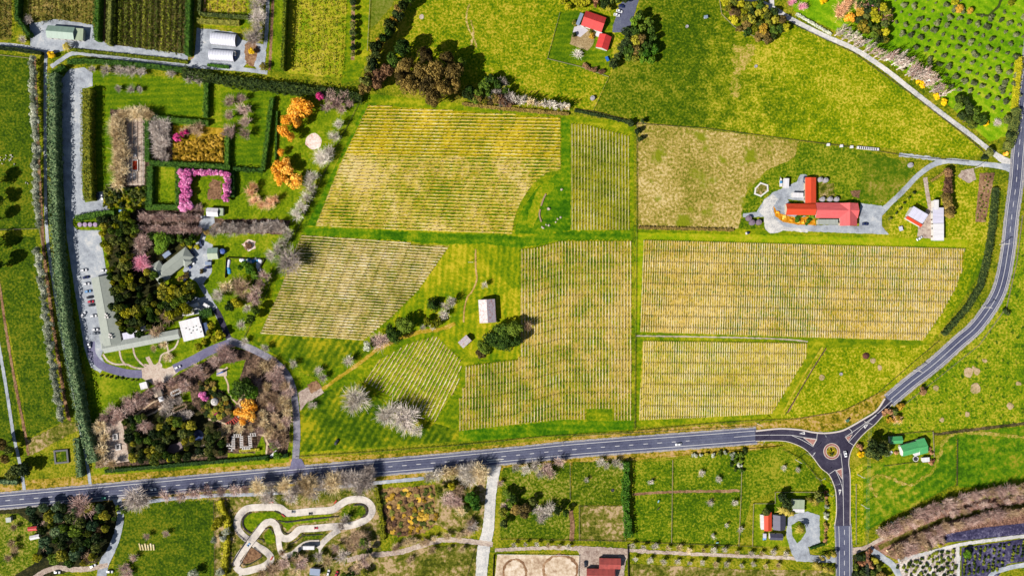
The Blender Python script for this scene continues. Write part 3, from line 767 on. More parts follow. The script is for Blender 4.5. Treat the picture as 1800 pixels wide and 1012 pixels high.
# the main road
strip('road_shoulder', MAIN, 31, SHOULD, jit=0.7)
strip('road_shoulder', NE, 27, SHOULD, jit=0.6)
strip('road_shoulder', SOUTH, 30, SHOULD, jit=0.6)
road = strip('main_road', MAIN, 25, ASPH)
road2 = strip('main_road', NE, 19.5, ASPH)
road3 = strip('main_road', SOUTH, 26, ASPH)
patch('road_apron', [(506, 832), (514, 806), (530, 806), (540, 826)], ASPHP, 0.4)
patch('road_apron', [(860, 812), (882, 810), (886, 806), (852, 806)], GRAVELW, 0.4)
RB = [(1327.4, 756.3), (1364, 753.2), (1385, 753.4), (1409, 755.6), (1431, 759.7), (1453, 760.8), (1476, 757.8), (1490.5, 752), (1515, 738), (1540, 722), (1557, 698),
      (1569, 709), (1540, 742), (1524.6, 755), (1510, 769), (1499, 784), (1493, 798.6), (1491, 815), (1493.5, 838.6), (1493.5, 870), (1493, 923), (1468, 923.5), (1470.5, 900), (1470, 870), (1466.8, 853.4), (1458, 834), (1443, 821), (1429.7, 803), (1415, 788), (1394, 778), (1372, 773.5), (1327.4, 773.6)]
rb = patch('roundabout_road', RB, ASPHN, 0)
NK = [(1328, 757), (1364, 753.2), (1385, 753.2), (1409, 755.4), (1431, 759.5), (1453, 760.6), (1476, 757.4), (1490.5, 751.5), (1515, 737.5), (1540, 721.5), (1555, 700)]
EK = [(1568, 709.5), (1540, 742.5), (1524.6, 755.4), (1510.5, 769.4), (1499.5, 784.2), (1493.5, 798.8), (1491.5, 815), (1494, 838.6), (1494, 922)]
WK = [(1328, 774.4), (1372, 774), (1394, 778.6), (1414.5, 788.6), (1429.2, 803.6), (1442.6, 821.5), (1457.5, 834.4), (1466.3, 853.6), (1469.5, 870), (1470, 900), (1467, 922)]
for k, wd in ((NK, 2.6), (EK, 1.1), (WK, 1.1)):
    strip('kerb', k, wd, KERB, z=0.02, thick=0.42)
cx, cy = 1461.6, 792.6
ring = [(cx + 12.2 * math.cos(i * math.pi / 12), cy + 12.2 * math.sin(i * math.pi / 12)) for i in range(24)]
strip('roundabout_apron', ring, 4.4, TERRA, closed=True, z=0.05, thick=0.36)
strip('kerb', [(cx + 14.2 * math.cos(i * math.pi / 12), cy + 14.2 * math.sin(i * math.pi / 12)) for i in range(24)], 0.9, KERB, closed=True, z=0.05, thick=0.38)
strip('kerb', [(cx + 10 * math.cos(i * math.pi / 12), cy + 10 * math.sin(i * math.pi / 12)) for i in range(24)], 0.9, KERB, closed=True, z=0.05, thick=0.45)
patch('roundabout_garden', [(cx + 9.6 * math.cos(i * math.pi / 12), cy + 9.6 * math.sin(i * math.pi / 12)) for i in range(24)], G_VERGE, 0, z=0.5)
for tri in ([(1411, 768.2), (1436, 771.6), (1429.5, 783)], [(1468.8, 825.5), (1479.6, 821.8), (1480.4, 842)], [(1485.6, 768.2), (1498, 762.4), (1490.6, 775.4)]):
    c0 = (sum(p[0] for p in tri) / 3, sum(p[1] for p in tri) / 3)
    mb = MB()
    zz = 0.42
    out = [((p[0] - 900) * S, (506 - p[1]) * S) for p in tri]
    inn = [((c0[0] + (p[0] - c0[0]) * 0.78 - 900) * S, (506 - c0[1] - (p[1] - c0[1]) * 0.78) * S) for p in tri]
    vs = [(p[0], p[1], 0.1) for p in out] + [(p[0], p[1], zz) for p in out] + [(p[0], p[1], zz) for p in inn]
    for i in range(3):
        j = (i + 1) % 3
        mb.add([vs[i], vs[j], vs[3 + j], vs[3 + i]], [(0, 1, 2, 3)], 0)
        mb.add([vs[3 + i], vs[3 + j], vs[6 + j], vs[6 + i]], [(0, 1, 2, 3)], 0)
    mb.add([vs[6], vs[7], vs[8]], [(0, 1, 2)], 1)
    mb.build('traffic_island', [KERB, TERRA], kind='structure')
# lanes darkened by tyres, and repaired patches
for sd in (-6.6, -2.6, 2.6, 6.6):
    strip('tyre_worn_lane', MAIN[:-1] + [(1327, 765.3)], 1.7, ASPHW, side=sd, jit=0.25, parent=road)
    strip('tyre_worn_lane', [(1565, 701.5)] + NE[1:], 1.6, ASPHW, side=sd, jit=0.25, parent=road2)
for i, (x, y, l, w_) in enumerate(((180, 858, 26, 6), (702, 824, 18, 6), (1060, 782, 30, 7), (430, 846, 14, 5))):
    strip('road_repair', [(x, y), (x + l / 2, y - l * 0.043), (x + l, y - l * 0.086)], w_, ASPHW, parent=road)
# painted lines
strip('edge_line', MAIN[:-1] + [(1327, 765.3)], 0.75, WHITE, side=-8.6, parent=road)
strip('edge_line', MAIN[:-1] + [(1327, 765.3)], 0.75, WHITE, side=8.6, parent=road)
dashes('centre_line', MAIN[:-1], 0.8, WHITE, 7.6, 25.0, parent=road)
strip('centre_line', [(1290, 767.6), (1327, 764.6)], 0.6, WHITE, parent=road)
for sd in (-8.4, 0.0, 8.2):
    strip('edge_line' if sd else 'centre_line', [(1565, 701.5)] + NE[1:8], 0.75, WHITE, side=sd, parent=road2)
for sd in (-8.2, 8.0):
    strip('edge_line', NE[7:], 0.75, WHITE, side=sd, parent=road2)
dashes('centre_line', NE[7:], 0.8, WHITE, 9, 22.0, parent=road2)
strip('edge_line', [(1474, 924), (1475, 960), (1475, 1090)], 0.75, WHITE, parent=road3)
strip('edge_line', [(1492.5, 924), (1493, 960), (1494, 1090)], 0.75, WHITE, parent=road3)
dashes('centre_line', [(1484, 930), (1484, 1090)], 0.8, WHITE, 8, 18, parent=road3)
for pl in ([(1327, 764.5), (1360, 763.9), (1391, 764.4), (1410, 767.6), (1436, 771.2)], [(1391, 764.4), (1410, 773), (1429.5, 784.4)], [(1436.4, 761.5), (1435.3, 770.6)],
           [(1457.3, 832.4), (1468, 825)], [(1491.4, 776.2), (1500.5, 782.2)], [(1428.3, 801), (1433, 794.4)], [(1568, 703), (1540, 728), (1515, 747), (1485, 767.6)],
           [(1540, 729), (1512, 754), (1491, 776.6)], [(1477.6, 796), (1479, 808), (1480.4, 821)], [(1480.8, 821), (1481.4, 845), (1482, 880), (1482.6, 923)],
           [(1468, 825), (1474, 838), (1479.4, 852), (1481.6, 870)], [(1491.6, 752.6), (1496, 756), (1497.6, 761.6)]):
    strip('lane_line', pl, 0.7, WHITE, parent=rb)
for (x, y, a) in ((1410, 761, 175), (1522, 748, -40), (1475.8, 864, 95)):
    ca, sa = math.cos(math.radians(a)), math.sin(math.radians(a))
    zz = nz()
    vs = []
    for k in (1.0, 0.42):
        for px, py in ((-4.4, -2.7), (5.6, 0), (-4.4, 2.7)):
            px, py = (px + 1.0) * k - 1.0, py * k
            vs.append(((x + px * ca - py * sa - 900) * S, (506 - y - px * sa - py * ca) * S, zz))
    mobj('give_way_triangle', vs, [(i, 3 + i, 3 + (i + 1) % 3, (i + 1) % 3) for i in range(3)], WHITE, rb, kind='structure')

# go-kart track (px measured on the photo)
K = lambda x, y: (400 + x / 6.246, 850 + y / 6.246)
KT = [K(*p) for p in [(1100, 290), (900, 300), (700, 322), (640, 305), (580, 262), (500, 252), (250, 262), (160, 310), (112, 390), (112, 480), (170, 565), (260, 632), (340, 690), (410, 730), (470, 790), (470, 840), (400, 900), (290, 935), (160, 960), (90, 900)]]
KT2 = [K(*p) for p in [(90, 900), (130, 790), (240, 650), (330, 530), (400, 445), (470, 412), (530, 450), (560, 540), (610, 590), (670, 595), (730, 555), (800, 495), (950, 485), (1170, 465), (1350, 455), (1500, 400), (1575, 330), (1585, 255), (1530, 190), (1440, 165), (1320, 180), (1230, 230), (1170, 275), (1100, 290)]]
strip('kart_track', KT, 12.2, CONC)
strip('kart_track', KT2, 12.2, CONC)
strip('kart_track', [K(*p) for p in [(1230, 500), (1150, 550), (1050, 640), (1000, 710)]], 10, CONC)
strip('kart_track', [K(*p) for p in [(1010, 640), (880, 650), (800, 690), (720, 760), (630, 785), (585, 740), (565, 650), (560, 570)]], 9.5, CONC)
strip('kart_track', [K(*p) for p in [(1010, 700), (1020, 820)]], 3.5, CONC)
strip('kart_track', [K(*p) for p in [(150, 950), (140, 1010)]], 5, CONC)
patch('track_lawn', [K(*p) for p in [(250, 320), (520, 300), (640, 360), (1150, 330), (1100, 400), (740, 440), (660, 520), (600, 440), (520, 370), (400, 390), (260, 530), (185, 460), (180, 380)]], G_LAWN3, 0.6)
patch('track_lawn', [K(*p) for p in [(1280, 250), (1420, 210), (1500, 240), (1520, 320), (1460, 370), (1280, 430), (1230, 330)]], G_PAD, 0.6)
patch('track_lawn', [K(*p) for p in [(400, 560), (460, 480), (510, 520), (530, 640), (430, 660)]], G_LAWN3, 0.6)
patch('track_lawn', [K(*p) for p in [(820, 570), (1090, 520), (1020, 590), (860, 610)]], G_PAD, 0.6)
patch('rubber_bed', [K(*p) for p in [(150, 830), (260, 690), (370, 760), (370, 800), (240, 870), (180, 870)]], G_SOIL, 0.4)
# ------------------------------------------------------------------ buildings
R_RED = paint('red_iron', (228, 70, 66), 0.5, (190, 60, 60), ribs=(0, 0.8))
R_ORANGE = paint('vermilion_iron', (238, 84, 46), 0.5, (214, 70, 40), ribs=(1, 0.8))
R_ROSE = paint('rose_iron', (240, 112, 112), 0.5, (214, 84, 92), ribs=(1, 0.8))
R_GREEN = paint('green_iron', (92, 190, 116), 0.5, (130, 190, 130), ribs=(1, 0.8))
R_DGREEN = paint('grey_green_iron', (150, 176, 160), 0.5, (120, 150, 136), ribs=(0, 0.9))
R_SAGE = paint('sage_iron', (176, 190, 160), 0.5, (150, 164, 136), ribs=(0, 0.8))
R_GREY = paint('grey_shingle', (166, 172, 162), 0.8, (140, 148, 140), amount=0.5)
R_GREYL = paint('grey_sheet', (178, 184, 176), 0.6, (156, 164, 158), ribs=(0, 0.8))
R_WHITE = paint('white_sheet', (246, 244, 246), 0.6, (214, 208, 216), ribs=(0, 0.8))
R_LILAC = paint('pale_lilac_sheet', (226, 224, 244), 0.5, (200, 196, 222), ribs=(0, 1.0))
R_PLAST = paint('polythene', (240, 240, 252), 0.3, (206, 210, 226), amount=0.6, sc=0.3)
R_CHAR = paint('charcoal_iron', (92, 90, 112), 0.5, (74, 72, 92), ribs=(0, 0.8))
R_BLUEG = paint('blue_grey_sheet', (140, 156, 184), 0.5, (116, 132, 160))
R_RUST = paint('rusty_white_iron', (232, 226, 226), 0.6, (196, 110, 84), amount=0.9, sc=0.9, ribs=(1, 0.8))
R_RUSTR = paint('faded_red_iron', (186, 84, 76), 0.6, (130, 60, 60), amount=0.9, sc=0.35, ribs=(0, 0.8))
R_RUSTD = paint('rusty_grey_iron', (206, 196, 206), 0.6, (176, 92, 70), amount=0.9, sc=0.8, ribs=(1, 0.8))
WALLW = paint('white_boards', (232, 228, 222), 0.8)
WALLC = paint('cream_boards', (214, 200, 176), 0.8)
WALLT = paint('timber_boards', (140, 108, 84), 0.9)
WALLG = paint('grey_boards', (150, 150, 150), 0.8)
GLASS = paint('window_glass', (60, 70, 84), 0.1, (50, 60, 74), spec=0.6)
DOORM = paint('door_paint', (110, 84, 66), 0.6)
STEEL = paint('galvanised_steel', (196, 200, 204), 0.4, (160, 164, 170), metal=0.3)
DARK = paint('dark_metal', (58, 58, 66), 0.6)
TANKM = paint('grey_tank_plastic', (178, 172, 178), 0.6, (150, 142, 150))
TIMBER = paint('weathered_timber', (168, 140, 114), 0.9, (130, 106, 88))
TIMBERW = paint('white_timber', (236, 230, 226), 0.8, (206, 196, 190))
REDT = paint('red_timber', (214, 66, 52), 0.7, (170, 50, 44))
BLUEP = paint('blue_paint', (40, 110, 200), 0.5)


def wing(root, o0, cx, cy, L, Wd, ang, eave, ridge, roof, wall=WALLW, hip=False, over=0.35, flat=None, fit=True, roof2=None, openings=True):
    """one roofed block of a building; L, Wd, cx, cy measured on the photo at eave height"""
    k = S * (HC - eave) / HC
    c = W(cx, cy, eave) - o0
    l, w = L * k / 2, Wd * k / 2
    a = math.radians(-ang)
    ca, sa = math.cos(a), math.sin(a)
    T = lambda x, y, z: (c.x + x * ca - y * sa, c.y + x * sa + y * ca, z)
    li, wi = l - over, w - over
    mb = MB()
    if flat is None and not hip:
        hz = eave + (ridge - eave) * (wi / w)
        vs = [T(-li, -wi, 0), T(li, -wi, 0), T(li, wi, 0), T(-li, wi, 0), T(-li, -wi, eave), T(li, -wi, eave), T(li, wi, eave), T(-li, wi, eave), T(-li, 0, ridge - 0.15), T(li, 0, ridge - 0.15)]
        mb.add(vs, [(0, 1, 5, 4), (2, 3, 7, 6), (1, 2, 6, 9, 5), (3, 0, 4, 8, 7)])
    else:
        vs = [T(-li, -wi, 0), T(li, -wi, 0), T(li, wi, 0), T(-li, wi, 0), T(-li, -wi, eave), T(li, -wi, eave), T(li, wi, eave), T(-li, wi, eave)]
        mb.add(vs, [(0, 1, 5, 4), (1, 2, 6, 5), (2, 3, 7, 6), (3, 0, 4, 7)])
    mb.build('wall', wall, root)

    def slab(name, pts, mat, th=0.14):
        vs = pts + [(p[0], p[1], p[2] - th) for p in pts]
        n = len(pts)
        fs = [tuple(range(n)), tuple(range(2 * n - 1, n - 1, -1))] + [(i, n + i, n + (i + 1) % n, (i + 1) % n) for i in range(n)]
        # local axes for the ribs: the object sits at the block and turns with it
        o = mobj(name, [((p[0] - c.x) * ca + (p[1] - c.y) * sa, -(p[0] - c.x) * sa + (p[1] - c.y) * ca, p[2]) for p in vs], fs, mat, root)
        o.location = (c.x, c.y, 0)
        o.rotation_euler = (0, 0, a)
        return o
    r1 = None
    if flat is not None:
        r1 = slab('roof', [T(-l, -w, eave + 0.15), T(l, -w, eave + 0.15), T(l, w, eave + 0.15 + flat), T(-l, w, eave + 0.15 + flat)], roof)
    elif hip:
        hl = max(0.3, l - w)
        e = [T(-l, -w, eave), T(l, -w, eave), T(l, w, eave), T(-l, w, eave)]
        r = [T(-hl, 0, ridge), T(hl, 0, ridge)]
        r1 = slab('roof', [e[0], e[1], r[1], r[0]], roof)
        slab('roof', [e[1], e[2], r[1]], roof)
        slab('roof', [e[2], e[3], r[0], r[1]], roof)
        slab('roof', [e[3], e[0], r[0]], roof)
    else:
        r1 = slab('roof', [T(-l, -w, eave), T(l, -w, eave), T(l, 0, ridge), T(-l, 0, ridge)], roof)
        slab('roof', [T(l, w, eave), T(-l, w, eave), T(-l, 0, ridge), T(l, 0, ridge)], roof2 or roof)
    if flat is None:
        hl = l if not hip else max(0.3, l - w)
        m2 = MB()
        m2.box(-hl, hl, -0.16, 0.16, ridge - 0.06, ridge + 0.05, 0)
        o = m2.build('ridge_cap', roof, r1)
    if openings and li > 2 and wi > 1:
        n = max(1, int(li * 2 / 4.5))
        for sgn in (-1, 1):
            for i in range(n):
                x = -li + (i + 0.5) * 2 * li / n
                m3 = MB()
                y0, y1 = sorted((sgn * (wi - 0.02), sgn * (wi + 0.05)))
                isdoor = (i == n // 2 and sgn == -1)
                x0, x1 = (x - 0.5, x + 0.5) if isdoor else (x - 0.7, x + 0.7)
                z0, z1 = (0.0, min(2.05, eave - 0.2)) if isdoor else (0.9, min(2.0, eave - 0.25))
                m3.box(x0, x1, y0, y1, z0, z1, 0, True)
                o = m3.build('door' if isdoor else 'window', DOORM if isdoor else GLASS, root)
                o.location = (c.x, c.y, 0)
                o.rotation_euler = (0, 0, a)
    return c


def house(name, label, cat, wings, group=None):
    o0 = W(wings[0]['cx'], wings[0]['cy'], wings[0]['eave'])
    o0.z = 0
    root = thing(name, label, cat, o0, 0, group)
    for w in wings:
        wing(root, o0, **w)
    return root, o0


def wg(cx, cy, L, Wd, ang, eave, ridge, roof, **k):
    d = dict(cx=cx, cy=cy, L=L, Wd=Wd, ang=ang, eave=eave, ridge=ridge, roof=roof)
    d.update(k)
    return d


house('packing_shed', 'grey green gabled packing shed with lean-to in the gravel yard between orchards', 'shed',
      [wg(107, 57.5, 48, 22, 4.5, 3.6, 5.4, R_DGREEN), wg(139, 61, 15, 21, 4.5, 3.0, 3.4, R_SAGE, flat=0.3)])


def tunnel(label, cx, cy, L, Wd, ang):
    o0 = W(cx, cy, 3)
    o0.z = 0
    k = S * (HC - 3) / HC
    root = thing('tunnel_house', label, 'tunnel house', o0, math.radians(-ang), 'white tunnel houses')
    l, w = L * k / 2, Wd * k / 2
    vs, fs = [], []
    N = 12
    for x in (-l, l):
        for i in range(N + 1):
            t = math.pi * i / N
            vs.append((x, -w * math.cos(t), 1.0 + 3.0 * math.sin(t)))
    fs = [(i, i + 1, N + 2 + i, N + 1 + i) for i in range(N)]
    mobj('cover', vs, [tuple(reversed(f)) for f in fs], R_PLAST, root)
    mb = MB()
    mb.box(-l, l, -w, -w + 0.1, 0, 1.0)
    mb.box(-l, l, w - 0.1, w, 0, 1.0)
    for x in (-l, l):
        vs2 = [(x, -w * math.cos(math.pi * i / N), 1.0 + 3.0 * math.sin(math.pi * i / N)) for i in range(N + 1)] + [(x, w, 0), (x, -w, 0)]
        mb.add(vs2, [tuple(range(N + 3))])
    mb.build('wall', WALLG, root)
    for i in range(9):
        x = -l + (i + 0.5) * 2 * l / 9
        m = MB()
        for j in range(N):
            t0, t1 = math.pi * j / N, math.pi * (j + 1) / N
            p = [(x + dx, -(w + 0.04) * math.cos(t), 1.0 + 3.06 * math.sin(t)) for t in (t0, t1) for dx in (-0.07, 0.07)]
            m.add(p, [(0, 2, 3, 1)])
        m.build('hoop', STEEL, root)


tunnel('upper of the two white arched tunnel houses beside the gravel yard', 392, 67.5, 44, 22, 6)
tunnel('lower of the two white arched tunnel houses, nearest the lane', 388.5, 96, 43, 19, 4)

house('red_roof_house', 'red roofed house with angled garage wing, patio and deck near the top edge', 'house',
      [wg(1043.5, 38, 38, 27, 19, 3.0, 5.4, R_RED), wg(1061, 74, 25, 22, 107, 2.8, 4.6, R_RED), wg(1052.5, 60, 10, 8, 20, 2.6, 2.7, R_WHITE, flat=0.05, openings=False),
       wg(1019, 34, 22, 6, 112, 2.5, 2.6, R_BLUEG, flat=0.05, openings=False)])
house('winery_farmhouse', 'red and rose roofed winery farmhouse with three joined wings on gravel yard', 'house',
      [wg(1425, 334.5, 45, 19, 90, 3.4, 4.2, R_ORANGE, wall=WALLC), wg(1407.5, 368, 52, 20, 0.5, 3.0, 5.0, R_ORANGE, wall=WALLC),
       wg(1471, 370, 74, 27, 0.5, 3.0, 5.2, R_ROSE, wall=WALLC), wg(1491.5, 377, 40, 30, 90, 3.2, 5.4, R_ROSE, wall=WALLC),
       wg(1455, 390, 36, 9, 0, 2.6, 2.7, R_GREYL, flat=0.05, wall=WALLC, openings=False)])
house('farm_shed', 'small white flat roofed shed beside the white boat', 'shed', [wg(1382, 322, 9.5, 17, 2, 2.6, 2.7, R_WHITE, flat=0.1)])
house('container_store', 'long white store parked against the vermilion roofed wing', 'shed', [wg(1402.5, 343, 19, 8.5, 2, 2.6, 2.7, R_WHITE, flat=0.05)])
house('white_barn', 'tilted white barn with red verandah roof beside the gravel farm lane', 'barn',
      [wg(1613, 378, 30, 18, 30, 4.0, 4.1, R_LILAC, flat=0.9), wg(1606.5, 389.5, 31, 5, 30, 2.8, 2.9, R_ORANGE, flat=0.3, openings=False)])
house('long_white_shed', 'long narrow white shed in joined sections beside brown hedge trees', 'shed',
      [wg(1649, 379, 28, 18.5, 90, 3.0, 3.1, R_LILAC, flat=0.3), wg(1649.5, 408, 30, 18, 90, 3.3, 3.4, R_WHITE, flat=0.3), wg(1645.5, 360, 8.5, 17, 0, 3.5, 3.6, R_WHITE, flat=0.2)])
house('old_barn', 'rust patched white barn standing alone on the grass in the vineyard', 'barn', [wg(856.5, 546.5, 41, 29, 86.5, 3.6, 5.8, R_RUST, roof2=R_RUSTD, wall=WALLT)])
house('garden_shed', 'little rusty white shed beside the dark trees below the old barn', 'shed', [wg(817, 600, 20, 14, -42, 2.4, 3.6, R_RUST, roof2=R_RUSTD, wall=WALLT)])
SHOP = house('long_shop', 'long grey L-shaped shop building along the gravel car park', 'shop',
      [wg(187, 546, 122, 33, 79.8, 3.4, 5.2, R_GREY), wg(248, 599.5, 136, 17, -11, 3.0, 4.2, R_GREYL), wg(226, 590, 20, 13, -11, 2.8, 2.9, R_LILAC, flat=0.1, openings=False),
       wg(181, 601, 28, 9, 79.8, 2.6, 2.7, R_GREYL, flat=0.2, openings=False)])
HALL = house('white_hall', 'bright white flat roofed square hall at the end of the grey shop', 'hall', [wg(333.5, 567, 36, 13, -14, 3.6, 3.7, R_WHITE, flat=0.15), wg(338.5, 584.5, 37, 23.5, -14, 3.4, 3.5, R_WHITE, flat=0.35)])
for (x, y) in ((327, 577), (333, 579), (340, 575), (345, 573), (339, 581), (346, 579.5), (352, 575), (353, 583), (336, 585)):
    p = W(x, y, 3.7) - HALL[1]
    m = MB()
    m.lathe([(0.32, 3.6), (0.32, 4.15), (0.42, 4.18), (0.05, 4.4)], 8, (p.x, p.y, 0))
    m.build('roof_vent', R_GREYL, HALL[0])
for (x, y) in ((185.5, 557), (188.5, 554), (186, 551.5), (190, 558), (192.5, 592), (195.5, 588.5), (193, 587), (197, 593)):
    p = W(x, y, 5.0) - SHOP[1]
    m = MB()
    m.box(p.x - 0.55, p.x + 0.55, p.y - 0.5, p.y + 0.5, 4.4, 5.6)
    m.build('roof_vent', TIMBERW, SHOP[0])
house('solar_pergola', 'small dark panelled roof beside the white hall', 'shelter', [wg(361, 577, 9, 20, -14, 2.4, 2.5, paint('dark_panels', (70, 90, 130), 0.3), flat=0.1)])
house('storage_shed', 'narrow white store roof between evergreen bush and grey shop wing', 'shed', [wg(249, 577.5, 26, 8, -10, 2.6, 2.7, R_WHITE, flat=0.05)])
house('hipped_house', 'grey hipped roof house surrounded by parked cars and dark trees', 'house',
      [wg(306, 464.5, 70, 23, -38.6, 2.9, 5.2, R_GREY, hip=True), wg(280, 478.5, 36, 22, 58, 2.9, 5.0, R_GREY, hip=True), wg(325, 457, 22, 16, 51, 2.9, 4.4, R_GREY, hip=True), wg(293, 447, 14, 8, -38, 2.6, 2.7, R_BLUEG, flat=0.05, openings=False)])
house('green_shed', 'small square green and sage gabled shed beside a blue water tank', 'shed', [wg(374, 445.5, 18, 20, -2, 3.0, 4.3, R_SAGE, roof2=R_DGREEN)])
house('lawn_shed', 'white gabled shed with green porch at the end of pale bare avenue', 'shed', [wg(373.5, 373, 20, 15, 3, 3.2, 4.4, R_WHITE), wg(388.5, 372.5, 8, 13, 3, 2.6, 2.7, R_SAGE, flat=0.2, openings=False)])
house('green_roof_house', 'bright green roofed house with white verandah near the roundabout', 'house',
      [wg(1602, 787.5, 36, 20, -15, 2.8, 5.0, R_GREEN), wg(1621, 784, 15, 27, -15, 3.0, 5.2, R_GREEN), wg(1585, 792, 17, 5, 76, 2.3, 2.4, R_WHITE, flat=0.05, openings=False), wg(1612, 797.5, 11, 5, -15, 2.3, 2.4, R_WHITE, flat=0.05, openings=False)])
house('green_garage', 'green gabled garage in the shade beside the green roofed house', 'garage', [wg(1575, 773, 22, 13, -3, 2.6, 4.0, R_GREEN)])
house('white_caravan_shed', 'small white flat shed on lawn below the green roofed house', 'shed', [wg(1627.5, 807.5, 12.5, 8, -4, 2.3, 2.4, R_WHITE, flat=0.05)])
house('red_black_house', 'house with one vermilion roof and charcoal roofs by the palm drive', 'house',
      [wg(1349.8, 916, 33, 13.5, 90, 3.2, 4.0, R_ORANGE), wg(1370, 917.5, 26, 22, 90, 3.0, 5.0, R_CHAR), wg(1364.5, 943, 23, 11, 2, 2.8, 4.0, R_CHAR), wg(1340, 917, 26, 5.5, 88, 2.4, 2.5, R_WHITE, flat=0.05, openings=False)])
house('drive_garage', 'grey green garage with white front roof at the head of the palm drive', 'garage', [wg(1403.3, 885.5, 21, 16, 1, 2.8, 2.9, R_SAGE, flat=0.4), wg(1403.8, 897, 20, 6, 1, 2.6, 2.7, R_WHITE, flat=0.1, openings=False)])
house('stable_block', 'faded rusty red stable block beside the sand riding arena', 'stable', [wg(1072, 990, 38, 19, 1, 3.0, 4.4, R_RUSTR, wall=WALLT), wg(1056, 1009, 50, 20, 1, 3.0, 4.6, R_RUSTR, wall=WALLT)])
house('kart_office', 'blue grey flat roofed kart office at the bottom edge', 'shed', [wg(553.5, 1004.5, 18, 12, 5, 2.8, 2.9, R_BLUEG, flat=0.2)])
house('red_garden_shed', 'tiny red roofed shed in the bottom left plot', 'shed', [wg(57, 928.6, 16, 7.5, -6, 2.2, 3.0, R_RED)])
house('white_garden_shed', 'tiny white roofed shed just below the red roofed shed', 'shed', [wg(61, 943.4, 17, 7.5, -12, 2.2, 3.0, R_WHITE)])
house('plot_hut', 'small grey white hut near the bottom left corner', 'hut', [wg(15, 913, 9, 8.5, -5, 2.2, 2.3, R_GREYL, flat=0.15)])
house('ticket_shelter', 'white slatted entrance shelter on the garden forecourt', 'shelter', [wg(252.5, 677.5, 12.5, 12, -16, 2.8, 2.9, R_WHITE, flat=0.05)])
house('garden_kiosk', 'pale gabled kiosk beside the white entrance shelter', 'kiosk', [wg(276, 688, 18, 14, 70, 2.6, 3.6, paint('putty_roof', (190, 170, 150), 0.8))])
house('small_summerhouse', 'small white roofed summerhouse on the winding garden path', 'summerhouse', [wg(283, 701, 8.5, 8.5, -20, 2.4, 3.4, R_WHITE, hip=True)])
house('bench_shelter', 'narrow white topped shelter at the bottom of the garden', 'shelter', [wg(481, 797, 15, 4, -42, 2.2, 2.3, R_WHITE, flat=0.05)])
house('field_trough_shelter', 'little blue white shelter on a bare patch in the top pasture', 'shelter', [wg(1241, 30, 6.5, 5, -10, 1.8, 1.9, R_BLUEG, flat=0.1)])
house('roadside_box', 'dark green topped roadside pump box on the gravel pad', 'pump box', [wg(1490, 739, 6, 4.5, -35, 1.8, 1.9, paint('dark_green_lid', (70, 120, 96)), flat=0.05)])

# pergola frames, garden structures


def frame_bed(name, label, cat, px, w, h, mat, fill=None, fillname='soil_bed', group=None):
    """low walled outline (px polygon) with an optional filled inside"""
    c = [sum(p[0] for p in px) / len(px), sum(p[1] for p in px) / len(px)]
    o0 = W(*c)
    root = thing(name, label, cat, o0, 0, group)
    n = len(px)
    for i in range(n):
        a, b = W(*px[i]) - o0, W(*px[(i + 1) % n]) - o0
        d = (b - a).normalized() * w / 2
        mb = MB()
        mb.bar(a - d * 0.98, b + d * 0.98, w, 0, h + 0.002 * i)
        mb.build('side_board', mat, root)
    if fill:
        vs = [W(*p) - o0 for p in px]
        vs = [(v.x, v.y, h * 0.6) for v in vs]
        vs.reverse()
        mobj(fillname, vs, [tuple(range(n))], fill, root)
    return root


frame_bed('hexagonal_garden', 'white edged hexagonal garden bed at the edge of the dry field', 'garden bed', [(1336.7, 322), (1348.6, 326), (1349.3, 335.3), (1337.3, 344.6), (1326.7, 340.7), (1328, 331.3)], 1.0, 0.5, TIMBERW, G_PADB)
frame_bed('red_flower_bed', 'white framed bed full of red flowers in the pavilion garden', 'flower bed', [(232.5, 282), (243, 282), (243, 300), (232.5, 300)], 0.7, 0.6, TIMBERW, ground_mat('red_flowers', [(130, 20, 16), (180, 30, 24), (206, 60, 40), (170, 110, 60)], s2=0.3, s3=0.9), 'flowers')
for (x, y, a, b, lb) in ((223, 274, 9, 9, 'white square plinth left of the red flower bed'), (236, 273, 9, 6, 'lilac grey square plinth above the red flower bed'), (234, 309, 9, 10, 'white square plinth below the red flower bed')):
    mb = MB()
    mb.box(-a * S / 2, a * S / 2, -b * S / 2, b * S / 2, 0, 0.5)
    mb.box(-a * S / 2 + 0.3, a * S / 2 - 0.3, -b * S / 2 + 0.3, b * S / 2 - 0.3, 0.5, 0.62)
    tag(mb.build('plinth', TIMBERW, loc=W(x, y)), lb, 'plinth')
for i in range(7):
    mb = MB()
    mb.box(-0.6, 0.6, -0.8, 0.8, 0, 0.45)
    mb.box(-0.45, 0.45, -0.65, 0.65, 0.45, 0.7)
    tag(mb.build('planter_box', TIMBERW, loc=W(215.5, 236.5 + i * 10.3)), 'small white planter box in the line beside the pavilion trees', 'planter', 'planter boxes beside the pavilion trees')
for i, (x0, x1) in enumerate(((226, 226), (236, 236), (246, 246), (251.5, 251.5))):
    mb = MB()
    a, b = W(x0, 212), W(x1, 326)
    o0 = (a + b) / 2
    mb.bar(a - o0, b - o0, 0.25, 2.3, 2.5)
    for j in range(12):
        p = a.lerp(b, (j + 0.5) / 12) - o0
        mb.box(p.x - 0.1, p.x + 0.1, p.y - 0.1, p.y + 0.1, 0, 2.3)
    tag(mb.build('trellis', TIMBER, loc=o0), 'brown timber trellis beam standing over the pavilion court', 'trellis', 'trellises over the pavilion court')


